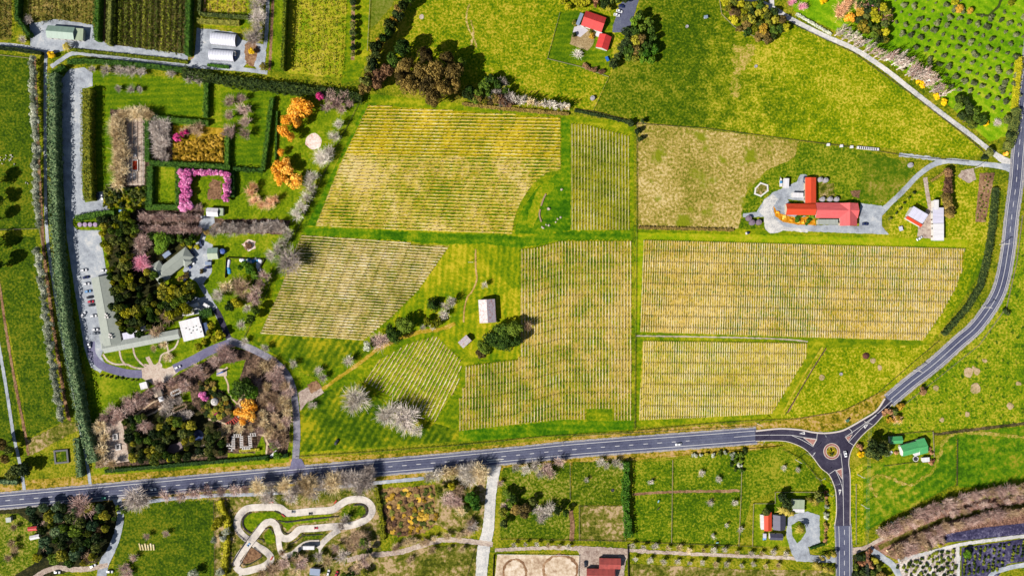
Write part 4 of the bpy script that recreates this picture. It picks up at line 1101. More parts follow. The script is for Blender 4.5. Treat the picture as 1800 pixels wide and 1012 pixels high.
def pergola(name, label, cat, px, width, mat, h=2.3, pitch=1.2, group=None):
    """posts, two rails and cross slats along a px path"""
    pts = [W(p[0], p[1]) for p in px]
    o0 = pts[0].copy()
    root = thing(name, label, cat, o0, 0, group)
    for a, b in zip(pts, pts[1:]):
        a, b = a - o0, b - o0
        d = (b - a).normalized()
        nn = Vector((-d.y, d.x, 0)) * width / 2
        mb = MB()
        for s in (-1, 1):
            mb.bar(a + nn * s, b + nn * s, 0.18, h, h + 0.2)
            mb.box((a + nn * s).x - 0.08, (a + nn * s).x + 0.08, (a + nn * s).y - 0.08, (a + nn * s).y + 0.08, 0, h)
        mb.build('rail', mat, root)
        m = max(1, int((b - a).length / pitch))
        for j in range(m):
            p = a.lerp(b, (j + 0.5) / m)
            mb = MB()
            mb.bar(p - nn * 1.15, p + nn * 1.15, 0.55, h + 0.2, h + 0.32)
            mb.build('slat', mat, root)
    return root


PZ = lambda x, y: (330 + x / 5.325, 640 + y / 5.325)
pergola('white_pergola', 'white slatted pergola folding back and forth in the lower garden', 'pergola', [PZ(*p) for p in [(375, 745), (412, 745), (412, 788), (440, 788), (440, 662), (515, 660), (518, 776), (602, 772), (592, 655), (655, 648)]], 2.0, TIMBERW)
pergola('red_bridge', 'curved red slatted garden bridge beside the orange willow', 'bridge', [PZ(*p) for p in [(362, 572), (400, 552), (440, 528), (470, 498)]], 3.0, REDT, 0.5, 1.5)
pergola('timber_pergola', 'square timber pergola over twin beds in the upper garden', 'pergola', [(303, 689), (319, 682), (321, 688), (306, 695), (303, 689)], 0.9, TIMBERW)
pergola('trellis_arbour', 'long timber arbour frame in the middle of the garden', 'pergola', [(306, 718), (328, 708), (331, 714), (309, 724), (306, 718)], 0.9, TIMBER)
for i, (x, y) in enumerate(((203, 767), (208, 785))):
    frame_bed('raised_pool', ('upper' if i == 0 else 'lower') + ' dark square raised pool in the paved court', 'pool', [(x - 3.5, y - 4), (x + 3.5, y - 5), (x + 4, y + 4), (x - 3, y + 5)], 0.8, 0.7, TIMBERW, DARK, 'water')
frame_bed('dark_bed', 'dark boarded square garden bed on the lawn near the main road', 'garden bed', [(97, 792), (119, 790), (121, 811), (99, 813)], 1.2, 1.0, DARK, G_PAD)
# lattice gazebo
o0 = W(379.8, 704.8)
root = thing('lattice_gazebo', 'round white lattice gazebo among the garden shrubs', 'gazebo', o0)
mb = MB()
mb.lathe([(2.7, 0), (2.7, 2.4), (2.4, 2.9), (1.2, 3.5), (0.1, 3.7)], 16)
mb.build('dome', TIMBERW, root)
for i in range(14):
    t = 2 * math.pi * i / 14
    mb = MB()
    for r in (1.0, 1.9):
        mb.box(r * math.cos(t + r) - 0.16, r * math.cos(t + r) + 0.16, r * math.sin(t + r) - 0.16, r * math.sin(t + r) + 0.16, 3.0, 3.62 if r < 1.5 else 3.3)
    mb.build('lattice_knot', DARK, root)
# stele
o0 = W(390, 654)
root = thing('garden_monument', 'tall blue monument on pale square plinth on the garden lawn', 'monument', o0)
mb = MB()
mb.box(-3.6, 3.6, -2.6, 2.6, 0, 0.3)
mb.build('plinth', PAVE, root)
mb = MB()
mb.bar((-2.0, -0.8), (2.2, 0.6), 0.7, 0.3, 3.6)
mb.build('panel', BLUEP, root)

# water tanks, troughs and other yard things


def tank(name, label, cat, x, y, r, h, mat, group=None):
    o0 = W(x, y, h)
    o0.z = 0
    root = thing(name, label, cat, o0, U(0, 3), group)
    mb = MB()
    mb.lathe([(r, 0), (r, h * 0.9), (r * 0.96, h)], 20)
    mb.build('body', mat, root)
    mb = MB()
    mb.lathe([(r * 0.955, h), (r * 0.5, h * 1.06), (0.02, h * 1.1)], 20)
    lid = mb.build('lid', mat, root)
    mb = MB()
    mb.lathe([(0.28, h * 1.06), (0.28, h * 1.16), (0.02, h * 1.17)], 8, (r * 0.5, 0, 0))
    mb.build('hatch', DARK, lid)


for i, (x, y) in enumerate(((1442.7, 315.5), (1452.2, 316.5))):
    tank('water_tank', ('left' if i == 0 else 'right') + ' pale tank of the pair beside the vermilion roof end', 'water tank', x, y, 1.75, 2.4, TANKM, 'tanks beside the upper red wing')
for i, x in enumerate((1446.7, 1460, 1471.5)):
    tank('water_tank', ('leftmost', 'middle', 'rightmost')[i] + ' grey tank in the row behind the rose roof', 'water tank', x, 350, 1.7, 2.3, TANKM, 'tanks behind the rose roof')
for i, (x, y) in enumerate(((1317, 383.5), (1323, 391), (1334.6, 390.4))):
    tank('water_tank', ('upper', 'lower left', 'lower right')[i] + ' dark tank of the trio at the end of the gravel spur', 'water tank', x, y, 1.95, 2.4, paint('mauve_tank_plastic', (136, 118, 134), 0.6), 'tanks at the gravel spur')
tank('water_tank', 'blue round tank beside the small green shed', 'water tank', 390.6, 441.5, 1.9, 2.6, paint('blue_tank_plastic', (64, 96, 176), 0.5))
tank('water_tank', 'lone grey tank beside the pasture fence above the vineyard', 'water tank', 1042, 172, 1.6, 2.0, TANKM)
tank('water_tank', 'grey round tank on dry grass at the end of the drive lawn', 'water tank', 1601.5, 290, 1.8, 1.4, TANKM)
for (x, y, lb) in ((1207.5, 47, 'round concrete trough in the pasture left of the small shelter'), (1328.5, 117, 'round concrete trough in the pasture below the mixed grove'), (1478, 657, 'round pale trough in the triangular pasture by the vines'), (1076.5, 861, 'round dark trough in the paddock beside the hedge')):
    mb = MB()
    mb.lathe([(1.1, 0), (1.1, 0.6), (0.95, 0.6), (0.92, 0.35), (0.02, 0.34)], 16)
    tag(mb.build('water_trough', TANKM if y != 861 else DARK, loc=W(x, y)), lb, 'trough')
mb = MB()
mb.lathe([(2.4, 0), (1.8, 0.8), (0.9, 1.3), (0.05, 1.5)], 14)
for i in range(90):
    t, r = U(0, 6.3), U(0.2, 2.2)
    mb.rod((r * math.cos(t), r * math.sin(t), 0.5), (r * math.cos(t) + U(-.9, .9), r * math.sin(t) + U(-.9, .9), U(0.9, 1.7)), 0.06, 0.04, 3)
tag(mb.build('burn_pile', paint('charred_brush', (104, 60, 48), 0.9, (60, 40, 36)), loc=W(1522, 625)), 'round reddish brown burn pile in the triangular pasture', 'brush pile')
# covered heaps in the fenced lawn
HW, HB = paint('white_sheet_cover', (236, 236, 248), 0.6), paint('blue_sheet_cover', (54, 150, 206), 0.6)
for i in range(26):
    if i < 7:
        x, y = 402 + U(-1.5, 1.5), 458 + i * 3.4
    elif i < 20:
        x, y = 424 + (i - 7) * 2.9, 457 + U(-2, 3.2)
    else:
        x, y = 455 + U(-3.5, 2.5), 461 + (i - 20) * 2.6
    mb = MB()
    r = U(1.05, 1.6)
    mb.lathe([(r, 0), (r * 0.95, 0.4), (r * 0.6, 0.75), (0.05, 0.85)], 9)
    blue = (i in (4, 5, 6, 9, 10, 12, 14, 15, 17))
    tag(mb.build('covered_mound', HB if blue else HW, loc=W(x, y)), ('turquoise' if blue else 'white') + ' covered mound along the dark fence of the small lawn', 'mound', 'white and turquoise mounds in the fenced lawn')
# four round blocks
for i in range(4):
    mb = MB()
    mb.lathe([(1.6, 0), (1.7, 1.2), (1.5, 1.6), (0.05, 1.7)], 14)
    tag(mb.build('wrapped_bale', paint('mauve_wrap', (176, 150, 180), 0.5), loc=W(142.5 + i * 9, 395)), 'mauve wrapped round bale in the row below the clipped hedge', 'bale', 'wrapped bales below the hedge')
# beehives and crates along the farm fence
for i in range(14):
    mb = MB()
    mb.box(-0.9, 0.9, -0.8, 0.8, 0, 1.2)
    mb.box(-1.0, 1.0, -0.9, 0.9, 1.2, 1.3)
    x = 1498 + i * 3.3 if i > 2 else (1455, 1478, 1496)[i]
    y = 255 + (x - 1455) * 0.095
    tag(mb.build('white_bin', R_WHITE, loc=W(x, y)), 'white lidded bin in the line along the pasture fence', 'bin', 'white bins along the pasture fence')
# trampoline
o0 = W(1608.5, 805.5)
root = thing('trampoline', 'dark round trampoline on pale frame beside the green house', 'trampoline', o0)
mb = MB(); mb.lathe([(1.6, 0.75), (0.02, 0.7)], 16); mb.build('mat', DARK, root)
mb = MB(); mb.lathe([(1.6, 0.78), (2.0, 0.78), (2.0, 0.72)][::-1], 16); mb.build('rim', TIMBERW, root)
for i in range(4):
    mb = MB(); t = 0.8 + i * 1.57; mb.rod((1.8 * math.cos(t), 1.8 * math.sin(t), 0), (1.8 * math.cos(t), 1.8 * math.sin(t), 0.73), 0.05, 0.05); mb.build('leg', STEEL, root)
# two curved seats of timber and the boulders on the mound
for i, pp in enumerate(([(959.5, 341), (955, 350), (951, 362)], [(949.5, 368), (948, 378), (951.5, 390)])):
    o = strip('curved_bench', pp, 2.6, TIMBER, kind=None, z=0.0, thick=0.5)
    tag(o, ('upper' if i == 0 else 'lower') + ' curved timber bench on the grassy mound', 'bench', 'curved benches on the mound')
STONE = paint('pale_stone', (206, 190, 176), 0.9, (150, 134, 122), amount=0.8, sc=1.5)


def boulder(x, y, r, label, group=None):
    bm = bmesh.new()
    bmesh.ops.create_icosphere(bm, subdivisions=2, radius=r)
    sd = U(0, 50)
    for v in bm.verts:
        v.co *= 0.75 + 0.5 * noise.noise(v.co * 1.1 / r + Vector((sd, 0, 0)))
        v.co.z = v.co.z * 0.7 + r * 0.35
    me = bpy.data.meshes.new('boulder')
    bm.to_mesh(me)
    bm.free()
    me.materials.append(STONE)
    o = bpy.data.objects.new('boulder', me)
    CO.objects.link(o)
    o.location = W(x, y)
    tag(o, label, 'boulder', group)


boulder(987, 333.5, 1.0, 'single boulder on the grass right of the curved benches')
boulder(964, 367, 1.3, 'boulder standing beside the lower curved bench')
for (x, y) in ((985.5, 382), (980, 385), (977, 390.5), (960, 395), (965, 396), (953, 399), (955, 400.5)):
    boulder(x, y, U(0.7, 1.1), 'pale boulder in the scattered line below the grassy mound', 'boulders below the mound')
# rugby posts
o0 = W(828, 461)
root = thing('goal_posts', 'white H-shaped goal posts beside the narrow footpath', 'goal posts', o0)
for x in (-1.6, 1.6):
    mb = MB(); mb.rod((x, 0, 0), (x, 0, 6.0), 0.12, 0.1, 6); mb.build('post', TIMBERW, root)
mb = MB(); mb.rod((-1.6, 0, 2.6), (1.6, 0, 2.6), 0.1, 0.1, 6); mb.build('crossbar', TIMBERW, root)
# poles, lamps and wires


def power_pole(x, y, h, a, label, group='power poles'):
    root = thing('power_pole', label, 'power pole', W(x, y), math.radians(-a), group)
    mb = MB(); mb.rod((0, 0, 0), (0, 0, h), 0.22, 0.15, 8); mb.build('pole', TIMBERW, root)
    mb = MB(); mb.box(-1.4, 1.4, -0.12, 0.12, h - 0.6, h - 0.35); arm = mb.build('crossarm', TIMBERW, root)
    for q in (-1.2, -0.4, 0.5, 1.2):
        mb = MB(); mb.lathe([(0.08, h - 0.35), (0.1, h - 0.2), (0.03, h - 0.1)], 6, (q, 0, 0)); mb.build('insulator', DARK, arm)


for (x, y, a, lb) in ((1331, 744, 30, 'white power pole at the end of the lower vine block'), (1757, 430, 5, 'white power pole on the curve beside the clipped dark hedge'), (1727, 540, 25, 'white power pole beside the bend above the vine corner'),
                      (1606, 650, 30, 'white power pole on the verge of the straight road'), (1519, 740, 20, 'white power pole at the roundabout approach by the gravel pad'), (1507, 833, 15, 'white power pole below the roundabout beside the hay field'),
                      (1514, 886, 5, 'white power pole with dark box beside the hay field'), (989, 777, 0, 'white power pole on the verge beside the vineyard foot'), (1398, 807, 25, 'white power pole with dark shadow inside the bend fence'), (1714, 295, 80, 'power pole on the gravel apron of the farm lane')):
    power_pole(x, y, 9.0, a, lb)
for k in range(3):
    mb = MB()
    pts = [(1519 + k * 2.2 - 2.2, 738), (1516 + k * 2.2 - 2.2, 834), (1514.5 + k * 2.2 - 2.2, 886), (1514 + k * 2.2 - 2.2, 1040)]
    for a, b in zip(pts, pts[1:]):
        a, b = W(a[0], a[1]), W(b[0], b[1])
        for j in range(6):
            z0 = 8.7 - 0.8 * (1 - (2 * j / 6 - 1) ** 2)
            z1 = 8.7 - 0.8 * (1 - (2 * (j + 1) / 6 - 1) ** 2)
            p, q = a.lerp(b, j / 6), a.lerp(b, (j + 1) / 6)
            mb.rod((p.x, p.y, z0), (q.x, q.y, z1), 0.03, 0.03, 3)
    tag(mb.build('power_line', STEEL), 'thin pale power line running down beside the south road', 'power line', 'power lines beside the south road')


def street_lamp(x, y, a, label):
    root = thing('street_lamp', label, 'street lamp', W(x, y), math.radians(-a), 'street lamps round the roundabout')
    mb = MB(); mb.rod((0, 0, 0), (0, 0, 8.5), 0.14, 0.09, 6); mb.build('pole', STEEL, root)
    mb = MB(); mb.rod((0, 0, 8.4), (2.4, 0, 8.8), 0.08, 0.06, 6); arm = mb.build('arm', STEEL, root)
    mb = MB(); mb.box(2.2, 3.2, -0.2, 0.2, 8.68, 8.86, 0, True); mb.build('lamp_head', STEEL, arm)


for (x, y, a, lb) in ((1438.5, 756, 60, 'street lamp on the pale kerb above the roundabout'), (1332, 777, -60, 'street lamp at the start of the new asphalt, lower side'), (1417, 796, -50, 'street lamp on the inner bend of the west approach'),
                      (1434, 838, -30, 'street lamp on the verge of the south approach'), (1459, 846, -20, 'street lamp nearest the south give way line'), (1453, 866, -40, 'street lamp at the fence corner by the palm drive')):
    street_lamp(x, y, a, lb)
# ------------------------------------------------------------------ plants: meshes shared by many


def rand_dir(up=-1.0):
    while True:
        v = Vector((U(-1, 1), U(-1, 1), U(up, 1)))
        if 0.05 < v.length < 1:
            return v.normalized()


def leaf_quad(mb, p, nrm, s, mi=0, asp=0.7):
    t = nrm.orthogonal().normalized()
    t = (t * math.cos(U(0, 6.28)) + nrm.cross(t) * math.sin(U(0, 6.28))).normalized()
    b = nrm.cross(t)
    k = len(mb.v)
    mb.v += [tuple(p - t * s), tuple(p - b * s * asp), tuple(p + t * s), tuple(p + b * s * asp)]
    mb.f.append((k, k + 1, k + 2, k + 3))
    mb.m.append(mi)


def to_mesh(mb, name, slots=1):
    me = bpy.data.meshes.new(name)
    me.from_pydata(mb.v, [], mb.f)
    for _ in range(slots):
        me.materials.append(BARKM)
    me.polygons.foreach_set('material_index', mb.m)
    me.update()
    return me


BARKM = paint('tree_bark', (120, 100, 84), 0.95, (90, 76, 64))


def crown_mesh(n, leaf, lobes, zlo=0.25, sq=1.0):
    """leaf clumps over uneven lobes; crown radius 1, height 1"""
    mb = MB()
    L = []
    for i in range(lobes):
        a = U(0, 6.28)
        r = math.sqrt(U(0, 1)) * 0.62
        L.append((Vector((r * math.cos(a), r * math.sin(a), zlo + 0.22 + (0.5 - 0.35 * r) * U(0.55, 1.1))), U(0.26, 0.46)))
    for i in range(n):
        c, r = L[rng.randrange(lobes)]
        d = rand_dir(-0.5)
        p = c + Vector((d.x * r, d.y * r, d.z * r * 0.62 * sq)) * (0.55 + 0.5 * math.sqrt(U(0, 1)))
        p.z = max(0.05, min(1.05, p.z))
        nrm = (d + Vector((U(-.8, .8), U(-.8, .8), U(-.4, .9)))).normalized()
        leaf_quad(mb, p, nrm, leaf * U(0.6, 1.3))
    return to_mesh(mb, 'crown')


def trunk_mesh(h=0.5, r=0.07, limbs=4):
    mb = MB()
    mb.rod((0, 0, -0.02), (0, 0, h), r, r * 0.6, 6)
    for i in range(limbs):
        a = i * 6.28 / limbs + U(-.4, .4)
        mb.rod((0, 0, h * U(0.6, 1.0)), (0.5 * math.cos(a), 0.5 * math.sin(a), h + U(0.1, 0.25)), r * 0.5, r * 0.2, 4)
    return to_mesh(mb, 'trunk')


def bare_mesh(kind):
    """limbs and twigs of a leafless tree -> (trunk mesh, twig mesh)"""
    tb, cb = MB(), MB()
    tips = []
    pop = kind == 'poplar'

    def grow(p, d, ln, r, lev):
        q = p + d * ln
        tb.rod(p, q, r, r * 0.6, 4 if lev < 2 else 3)
        if lev == (2 if pop else 3):
            tips.append((q, d))
            return
        nb = (12, 4)[lev] if pop else (6, 4, 4)[lev]
        for i in range(nb):
            if pop:
                a = U(0, 6.28)
                tt = U(0.15, 1.0)
                nd = (d * 0.8 + Vector((math.cos(a), math.sin(a), 0)) * U(0.3, 0.7) + Vector((0, 0, 0.5))).normalized()
                grow(p.lerp(q, tt), nd, ln * U(0.26, 0.46), r * 0.42, lev + 1)
            else:
                a = i * 6.28 / nb + U(-.6, .6)
                nd = (d * 0.9 + Vector((math.cos(a), math.sin(a), U(0.0, 0.6))) * U(0.45, 0.9)).normalized()
                grow(p.lerp(q, U(0.6, 1.0)), nd, ln * U(0.6, 0.95), r * 0.55, lev + 1)
    if pop:
        grow(Vector((0, 0, 0)), Vector((0, 0, 1)), 0.82, 0.03, 0)
    else:
        grow(Vector((0, 0, 0)), Vector((0, 0, 1)), 0.22, 0.06, 0)
    for q, d in tips:
        for j in range(10 if kind == 'broad' else 4):
            dd = (d * 1.0 + rand_dir(-0.3) * 0.8).normalized()
            st = q - d * U(0, 0.08)
            e = st + dd * U(0.1, 0.3)
            if pop:
                e = st + (d * 0.9 + rand_dir(0) * 0.45 + Vector((0, 0, 0.7))).normalized() * U(0.08, 0.2)
            sd = Vector((U(-1, 1), U(-1, 1), U(-.4, .4))).normalized() * (U(0.003, 0.006) if kind == 'broad' else U(0.004, 0.009))
            k = len(cb.v)
            cb.v += [tuple(st - sd), tuple(st + sd), tuple(e + sd * 0.4), tuple(e - sd * 0.4)]
            cb.f.append((k, k + 1, k + 2, k + 3))
            cb.m.append(0)
    rs = sorted(math.hypot(v[0], v[1]) for v in cb.v)
    mx = max(rs[int(len(rs) * 0.95)], 0.01)
    mz = max(v[2] for v in cb.v)
    for b in (tb, cb):
        b.v = [(v[0] / mx, v[1] / mx, v[2] / mz) for v in b.v]
    return to_mesh(tb, 'trunk'), to_mesh(cb, 'crown')


PR = {
    'big': [crown_mesh(2600, 0.075, 16) for _ in range(3)],
    'mid': [crown_mesh(900, 0.12, 10) for _ in range(4)],
    'small': [crown_mesh(300, 0.2, 6, 0.15) for _ in range(4)],
    'open': [crown_mesh(800, 0.085, 9, 0.2) for _ in range(3)],
    'cone': [],
}
for _ in range(2):
    mb = MB()
    for i in range(800):
        z = U(0, 1) ** 1.3
        a = U(0, 6.28)
        r = (1 - z) * 0.95 * (0.75 + 0.3 * math.sin(a * 5 + z * 20)) + 0.04
        leaf_quad(mb, Vector((r * math.cos(a), r * math.sin(a), 0.08 + z * 0.92)), (Vector((math.cos(a), math.sin(a), 0.8)) + rand_dir() * 0.6).normalized(), 0.12 * U(0.6, 1.2))
    PR['cone'].append(to_mesh(mb, 'crown'))
TRUNKS = [trunk_mesh() for _ in range(3)]
BARE = [bare_mesh('oak') for _ in range(4)]
BROAD = [bare_mesh('broad') for _ in range(3)]
POP = [bare_mesh('poplar') for _ in range(3)]
# palm: drooping fronds
PALMS = []
for _ in range(2):
    mb = MB()
    for i in range(34):
        a = i * 2.4 + U(-.2, .2)
        el = U(-0.1, 1.2)
        p = Vector((0, 0, 0.82))
        d = Vector((math.cos(a) * math.cos(el), math.sin(a) * math.cos(el), math.sin(el) * 0.35))
        sidev = Vector((-math.sin(a), math.cos(a), 0))
        wd = 0.085
        prev = [p - sidev * 0.02, p + sidev * 0.02]
        for s in range(1, 5):
            q = p + d * (0.26 * s) + Vector((0, 0, -0.035 * s * s * 0.9))
            w_ = wd * (1 - abs(s - 2) / 3.2) * (0.2 if s == 4 else 1)
            nw = [q - sidev * w_, q + sidev * w_]
            mb.add([prev[0], prev[1], nw[1], nw[0]], [(0, 1, 2, 3)])
            prev = nw
    PALMS.append(to_mesh(mb, 'crown'))
mb = MB()
mb.rod((0, 0, 0), (0, 0, 0.84), 0.09, 0.07, 8)
PALMT = to_mesh(mb, 'trunk')

# colours
LM = {
    'ever': leaf_mat('evergreen_leaves', (30, 54, 16), (72, 100, 28), (126, 146, 44)),
    'bush': leaf_mat('mixed_bush_leaves', (36, 54, 18), (92, 108, 32), (178, 168, 52), vary=0.8),
    'bushd': leaf_mat('dark_bush_leaves', (28, 44, 22), (66, 84, 38), (130, 134, 60), vary=0.7),
    'euc': leaf_mat('olive_brown_leaves', (64, 54, 30), (116, 98, 48), (164, 138, 70), vary=0.6),
    'mix': leaf_mat('autumn_mix_leaves', (40, 56, 18), (110, 112, 26), (190, 150, 50), vary=1.0),
    'brown': leaf_mat('brown_purple_leaves', (70, 46, 40), (120, 88, 62), (160, 124, 84)),
    'lime': leaf_mat('yellow_green_leaves', (84, 92, 10), (150, 148, 18), (196, 184, 40)),
    'green': leaf_mat('bright_green_leaves', (32, 70, 14), (72, 116, 22), (120, 150, 36)),
    'gold': leaf_mat('gold_flowers', (196, 150, 0), (238, 196, 8), (252, 222, 50), vary=0.2),
    'orange': leaf_mat('orange_twigs', (190, 124, 16), (226, 160, 46), (246, 196, 100), vary=0.25, gain=0.9, trans=0.15),
    'pink': leaf_mat('pink_blossom', (196, 84, 150), (232, 132, 192), (250, 190, 224), vary=0.3),
    'mag': leaf_mat('magenta_blossom', (160, 20, 90), (214, 50, 132), (236, 110, 170), vary=0.3),
    'olive': leaf_mat('olive_leaves', (56, 64, 40), (94, 102, 68), (140, 142, 100), vary=0.4),
    'hedgeb': leaf_mat('bushy_hedge_leaves', (18, 34, 8), (56, 80, 16), (140, 136, 30)),
    'hedge': leaf_mat('clipped_hedge_leaves', (22, 50, 12), (48, 84, 20), (84, 118, 30)),
    'hedgey': leaf_mat('yellow_hedge_leaves', (64, 84, 10), (132, 138, 16), (188, 176, 30)),
    'shelt': leaf_mat('shelterbelt_leaves', (40, 66, 46), (78, 106, 68), (140, 156, 108)),
    'pinkbr': leaf_mat('rusty_leaves', (110, 70, 50), (160, 110, 76), (200, 156, 112)),
    'orchg': leaf_mat('green_orchard_leaves', (40, 56, 12), (96, 112, 26), (168, 166, 50), vary=0.3),
    'orch': leaf_mat('orchard_leaves', (50, 62, 20), (104, 112, 34), (164, 156, 70), vary=0.5),
    'silver': leaf_mat('silver_blossom', (120, 128, 104), (176, 180, 156), (228, 228, 210)),
    'palm': leaf_mat('palm_fronds', (84, 76, 24), (146, 130, 44), (196, 176, 84)),
    'sedge': leaf_mat('sedge_leaves', (90, 76, 10), (170, 132, 24), (222, 184, 76)),
    'nurs': leaf_mat('nursery_leaves', (34, 52, 14), (86, 104, 26), (140, 148, 44), vary=0.8),
}
TW = {k: leaf_mat(n, a, b_, c_, vary=v, gain=0.95, trans=0) for k, n, a, b_, c_, v in (
    ('white', 'white_twigs', (128, 118, 108), (178, 168, 154), (226, 218, 206), 0.4),
    ('grey', 'grey_twigs', (116, 104, 98), (160, 148, 138), (206, 194, 184), 0.4),
    ('pink', 'mauve_twigs', (116, 90, 84), (164, 134, 124), (206, 180, 166), 0.4),
    ('tan', 'tan_twigs', (136, 114, 80), (188, 166, 126), (226, 208, 168), 0.4),
    ('brown', 'brown_twigs', (100, 78, 60), (150, 124, 98), (194, 168, 138), 0.4),
    ('rose', 'rosy_twigs', (160, 84, 110), (204, 126, 150), (232, 180, 190), 0.4),
    ('or', 'orange_bare_twigs', (150, 104, 70), (206, 156, 116), (234, 196, 156), 0.3))}


def put(name, me, parent, mat, loc=None):
    o = bpy.data.objects.new(name, me)
    CO.objects.link(o)
    if parent:
        o.parent = parent
    if loc is not None:
        o.location = loc
    o.material_slots[0].link = 'OBJECT'
    o.material_slots[0].material = mat
    return o


def tree(kind, x, y, r, h, mat, label, group=None, name=None, cat='tree'):
    """x, y, r in photo px (crown centre and radius as seen), h in metres"""
    o0 = W(x, y, h * 0.6)
    o0.z = 0
    rm = r * S * (HC - h * 0.6) / HC
    if kind in ('bare', 'poplar'):
        root = thing(name or ('poplar_tree' if kind == 'poplar' else 'bare_fruit_tree' if r < 8.5 else 'bare_tree'), label, cat, o0, U(0, 6.28), group)
        t, c = rng.choice(POP if kind == 'poplar' else BROAD if r >= 15 else BARE)
        m = TW[mat]
        a = put('trunk', t, root, TW['white' if mat == 'white' else 'grey' if mat in ('pink', 'grey') else 'tan'] if mat not in ('rose', 'or') else m)
        b = put('crown', c, root, m)
    elif kind == 'palm':
        root = thing(name or 'palm_tree', label, cat, o0, U(0, 6.28), group)
        put('trunk', PALMT, root, BARKM)
        put('crown', rng.choice(PALMS), root, LM['palm'])
    else:
        me = rng.choice(PR[kind])
        if kind == 'small' and r < 6:
            o = put(name or 'shrub', me, None, LM[mat], o0)
            o.scale = (rm * U(.9, 1.1), rm * U(.9, 1.1), h)
            o.rotation_euler = (0, 0, U(0, 6.28))
            return tag(o, label, cat, group)
        root = thing(name or ('evergreen_tree' if mat in ('ever', 'bush', 'bushd', 'shelt', 'green') else 'broadleaf_tree'), label, cat, o0, U(0, 6.28), group)
        put('trunk', rng.choice(TRUNKS), root, BARKM)
        put('crown', me, root, LM[mat])
    root.scale = (rm * U(.92, 1.08), rm * U(.92, 1.08), h * U(.92, 1.08))
    return root


def line(p, q, n, jit=0.0):
    out = []
    for i in range(n):
        t = i / max(1, n - 1)
        out.append((p[0] + (q[0] - p[0]) * t + U(-jit, jit), p[1] + (q[1] - p[1]) * t + U(-jit, jit)))
    return out


def trees(kind, pts, r, h, mat, label, group=None, name=None, cat='tree', rv=0.2):
    for p in pts:
        rr = (p[2] if len(p) > 2 else r) * U(1 - rv, 1 + rv)
        m = rng.choice(mat) if isinstance(mat, (list, tuple)) else mat
        tree(kind, p[0], p[1], rr, h * U(0.85, 1.15), m, label, group, name, cat)


def hedge(name, pts, wpx, h, mat, label, cat='hedge', group=None, leaf=0.45, dens=2.2, lumpy=0.0, gap=0.0, core=True):
    """clipped or shaggy hedge along a px line: a closed core with leaf clumps over top and sides"""
    k = S * (HC - h) / HC
    P = [W(p[0], p[1], h * 0.8) for p in pts]
    for p in P:
        p.z = 0
    o0 = P[0].copy()
    mb = MB()
    w = wpx * S
    for a, b in zip(P, P[1:]):
        a, b = a - o0, b - o0
        d = b - a
        ln = d.length
        if ln < 0.1:
            continue
        d.normalize()
        nn = Vector((-d.y, d.x, 0))
        if core:
            m = max(1, int(ln / 4))
            for j in range(m):
                p, q = a + d * (ln * j / m), a + d * (ln * (j + 1) / m)
                hh = h * (0.8 + lumpy * U(-0.3, 0.1))
                mb.bar(p, q, w * 0.72 * (1 + lumpy * U(-.25, .2)), 0, hh, 0)
        N = int(ln * (w + 2 * h) * dens)
        for j in range(N):
            t = U(0, ln)
            u = U(-1, 1) * (w / 2 + h)
            wob = 1 + lumpy * noise.noise(Vector((t * 0.35 + o0.x, o0.y, 1))) * 1.4
            if gap and noise.noise(Vector((t * 0.5 + o0.x, o0.y * 1.7, 5))) < gap - 0.5:
                continue
            if abs(u) < w / 2:
                p = a + d * t + nn * u * wob + Vector((0, 0, h * (0.92 + 0.12 * U(-1, 1) + lumpy * 0.25 * noise.noise(Vector((t * 0.4, u, o0.x))))))
                nrm = Vector((U(-.7, .7), U(-.7, .7), 1)).normalized()
            else:
                s = 1 if u > 0 else -1
                p = a + d * t + nn * s * (w / 2) * wob * U(0.9, 1.1) + Vector((0, 0, h * U(0.05, 0.95)))
                nrm = (nn * s + Vector((U(-.6, .6), U(-.6, .6), U(0, .9)))).normalized()
            leaf_quad(mb, p, nrm, leaf * U(0.6, 1.3))
    o = mb.build(name, mat, None, o0)
    return tag(o, label, cat, group)


# ------------------------------------------------------------------ vine rows
VINE = paint('vine_canes', (236, 216, 180), 0.95, (150, 120, 84), amount=0.8, sc=0.7)
VINEY = paint('vine_canes_gold', (244, 222, 150), 0.95, (160, 130, 50), amount=0.8, sc=0.7)
VINEG = paint('vine_canes_grey', (186, 178, 140), 0.95, (120, 120, 70), amount=0.8, sc=0.7)
POST = paint('vine_post', (150, 128, 104), 0.9, (110, 92, 76))
ROWS = []


def clip(a, b, poly):
    ts = []
    n = len(poly)
    for i in range(n):
        p, q = poly[i], poly[(i + 1) % n]
        dx, dy = b[0] - a[0], b[1] - a[1]
        ex, ey = q[0] - p[0], q[1] - p[1]
        den = dx * ey - dy * ex
        if abs(den) < 1e-9:
            continue
        t = ((p[0] - a[0]) * ey - (p[1] - a[1]) * ex) / den
        u = ((p[0] - a[0]) * dy - (p[1] - a[1]) * dx) / den
        if 0 <= u < 1:
            ts.append(t)
    ts.sort()
    out = []
    for t0, t1 in zip(ts[::2], ts[1::2]):
        if t1 - t0 > 0.01:
            out.append(((a[0] + (b[0] - a[0]) * t0, a[1] + (b[1] - a[1]) * t0), (a[0] + (b[0] - a[0]) * t1, a[1] + (b[1] - a[1]) * t1)))
    return out


def field_rows(lines, poly, cfg):
    for a, b in lines:
        for s in clip(a, b, poly):
            if math.hypot(s[1][0] - s[0][0], s[1][1] - s[0][1]) > 5:
                ROWS.append((s[0], s[1], cfg))


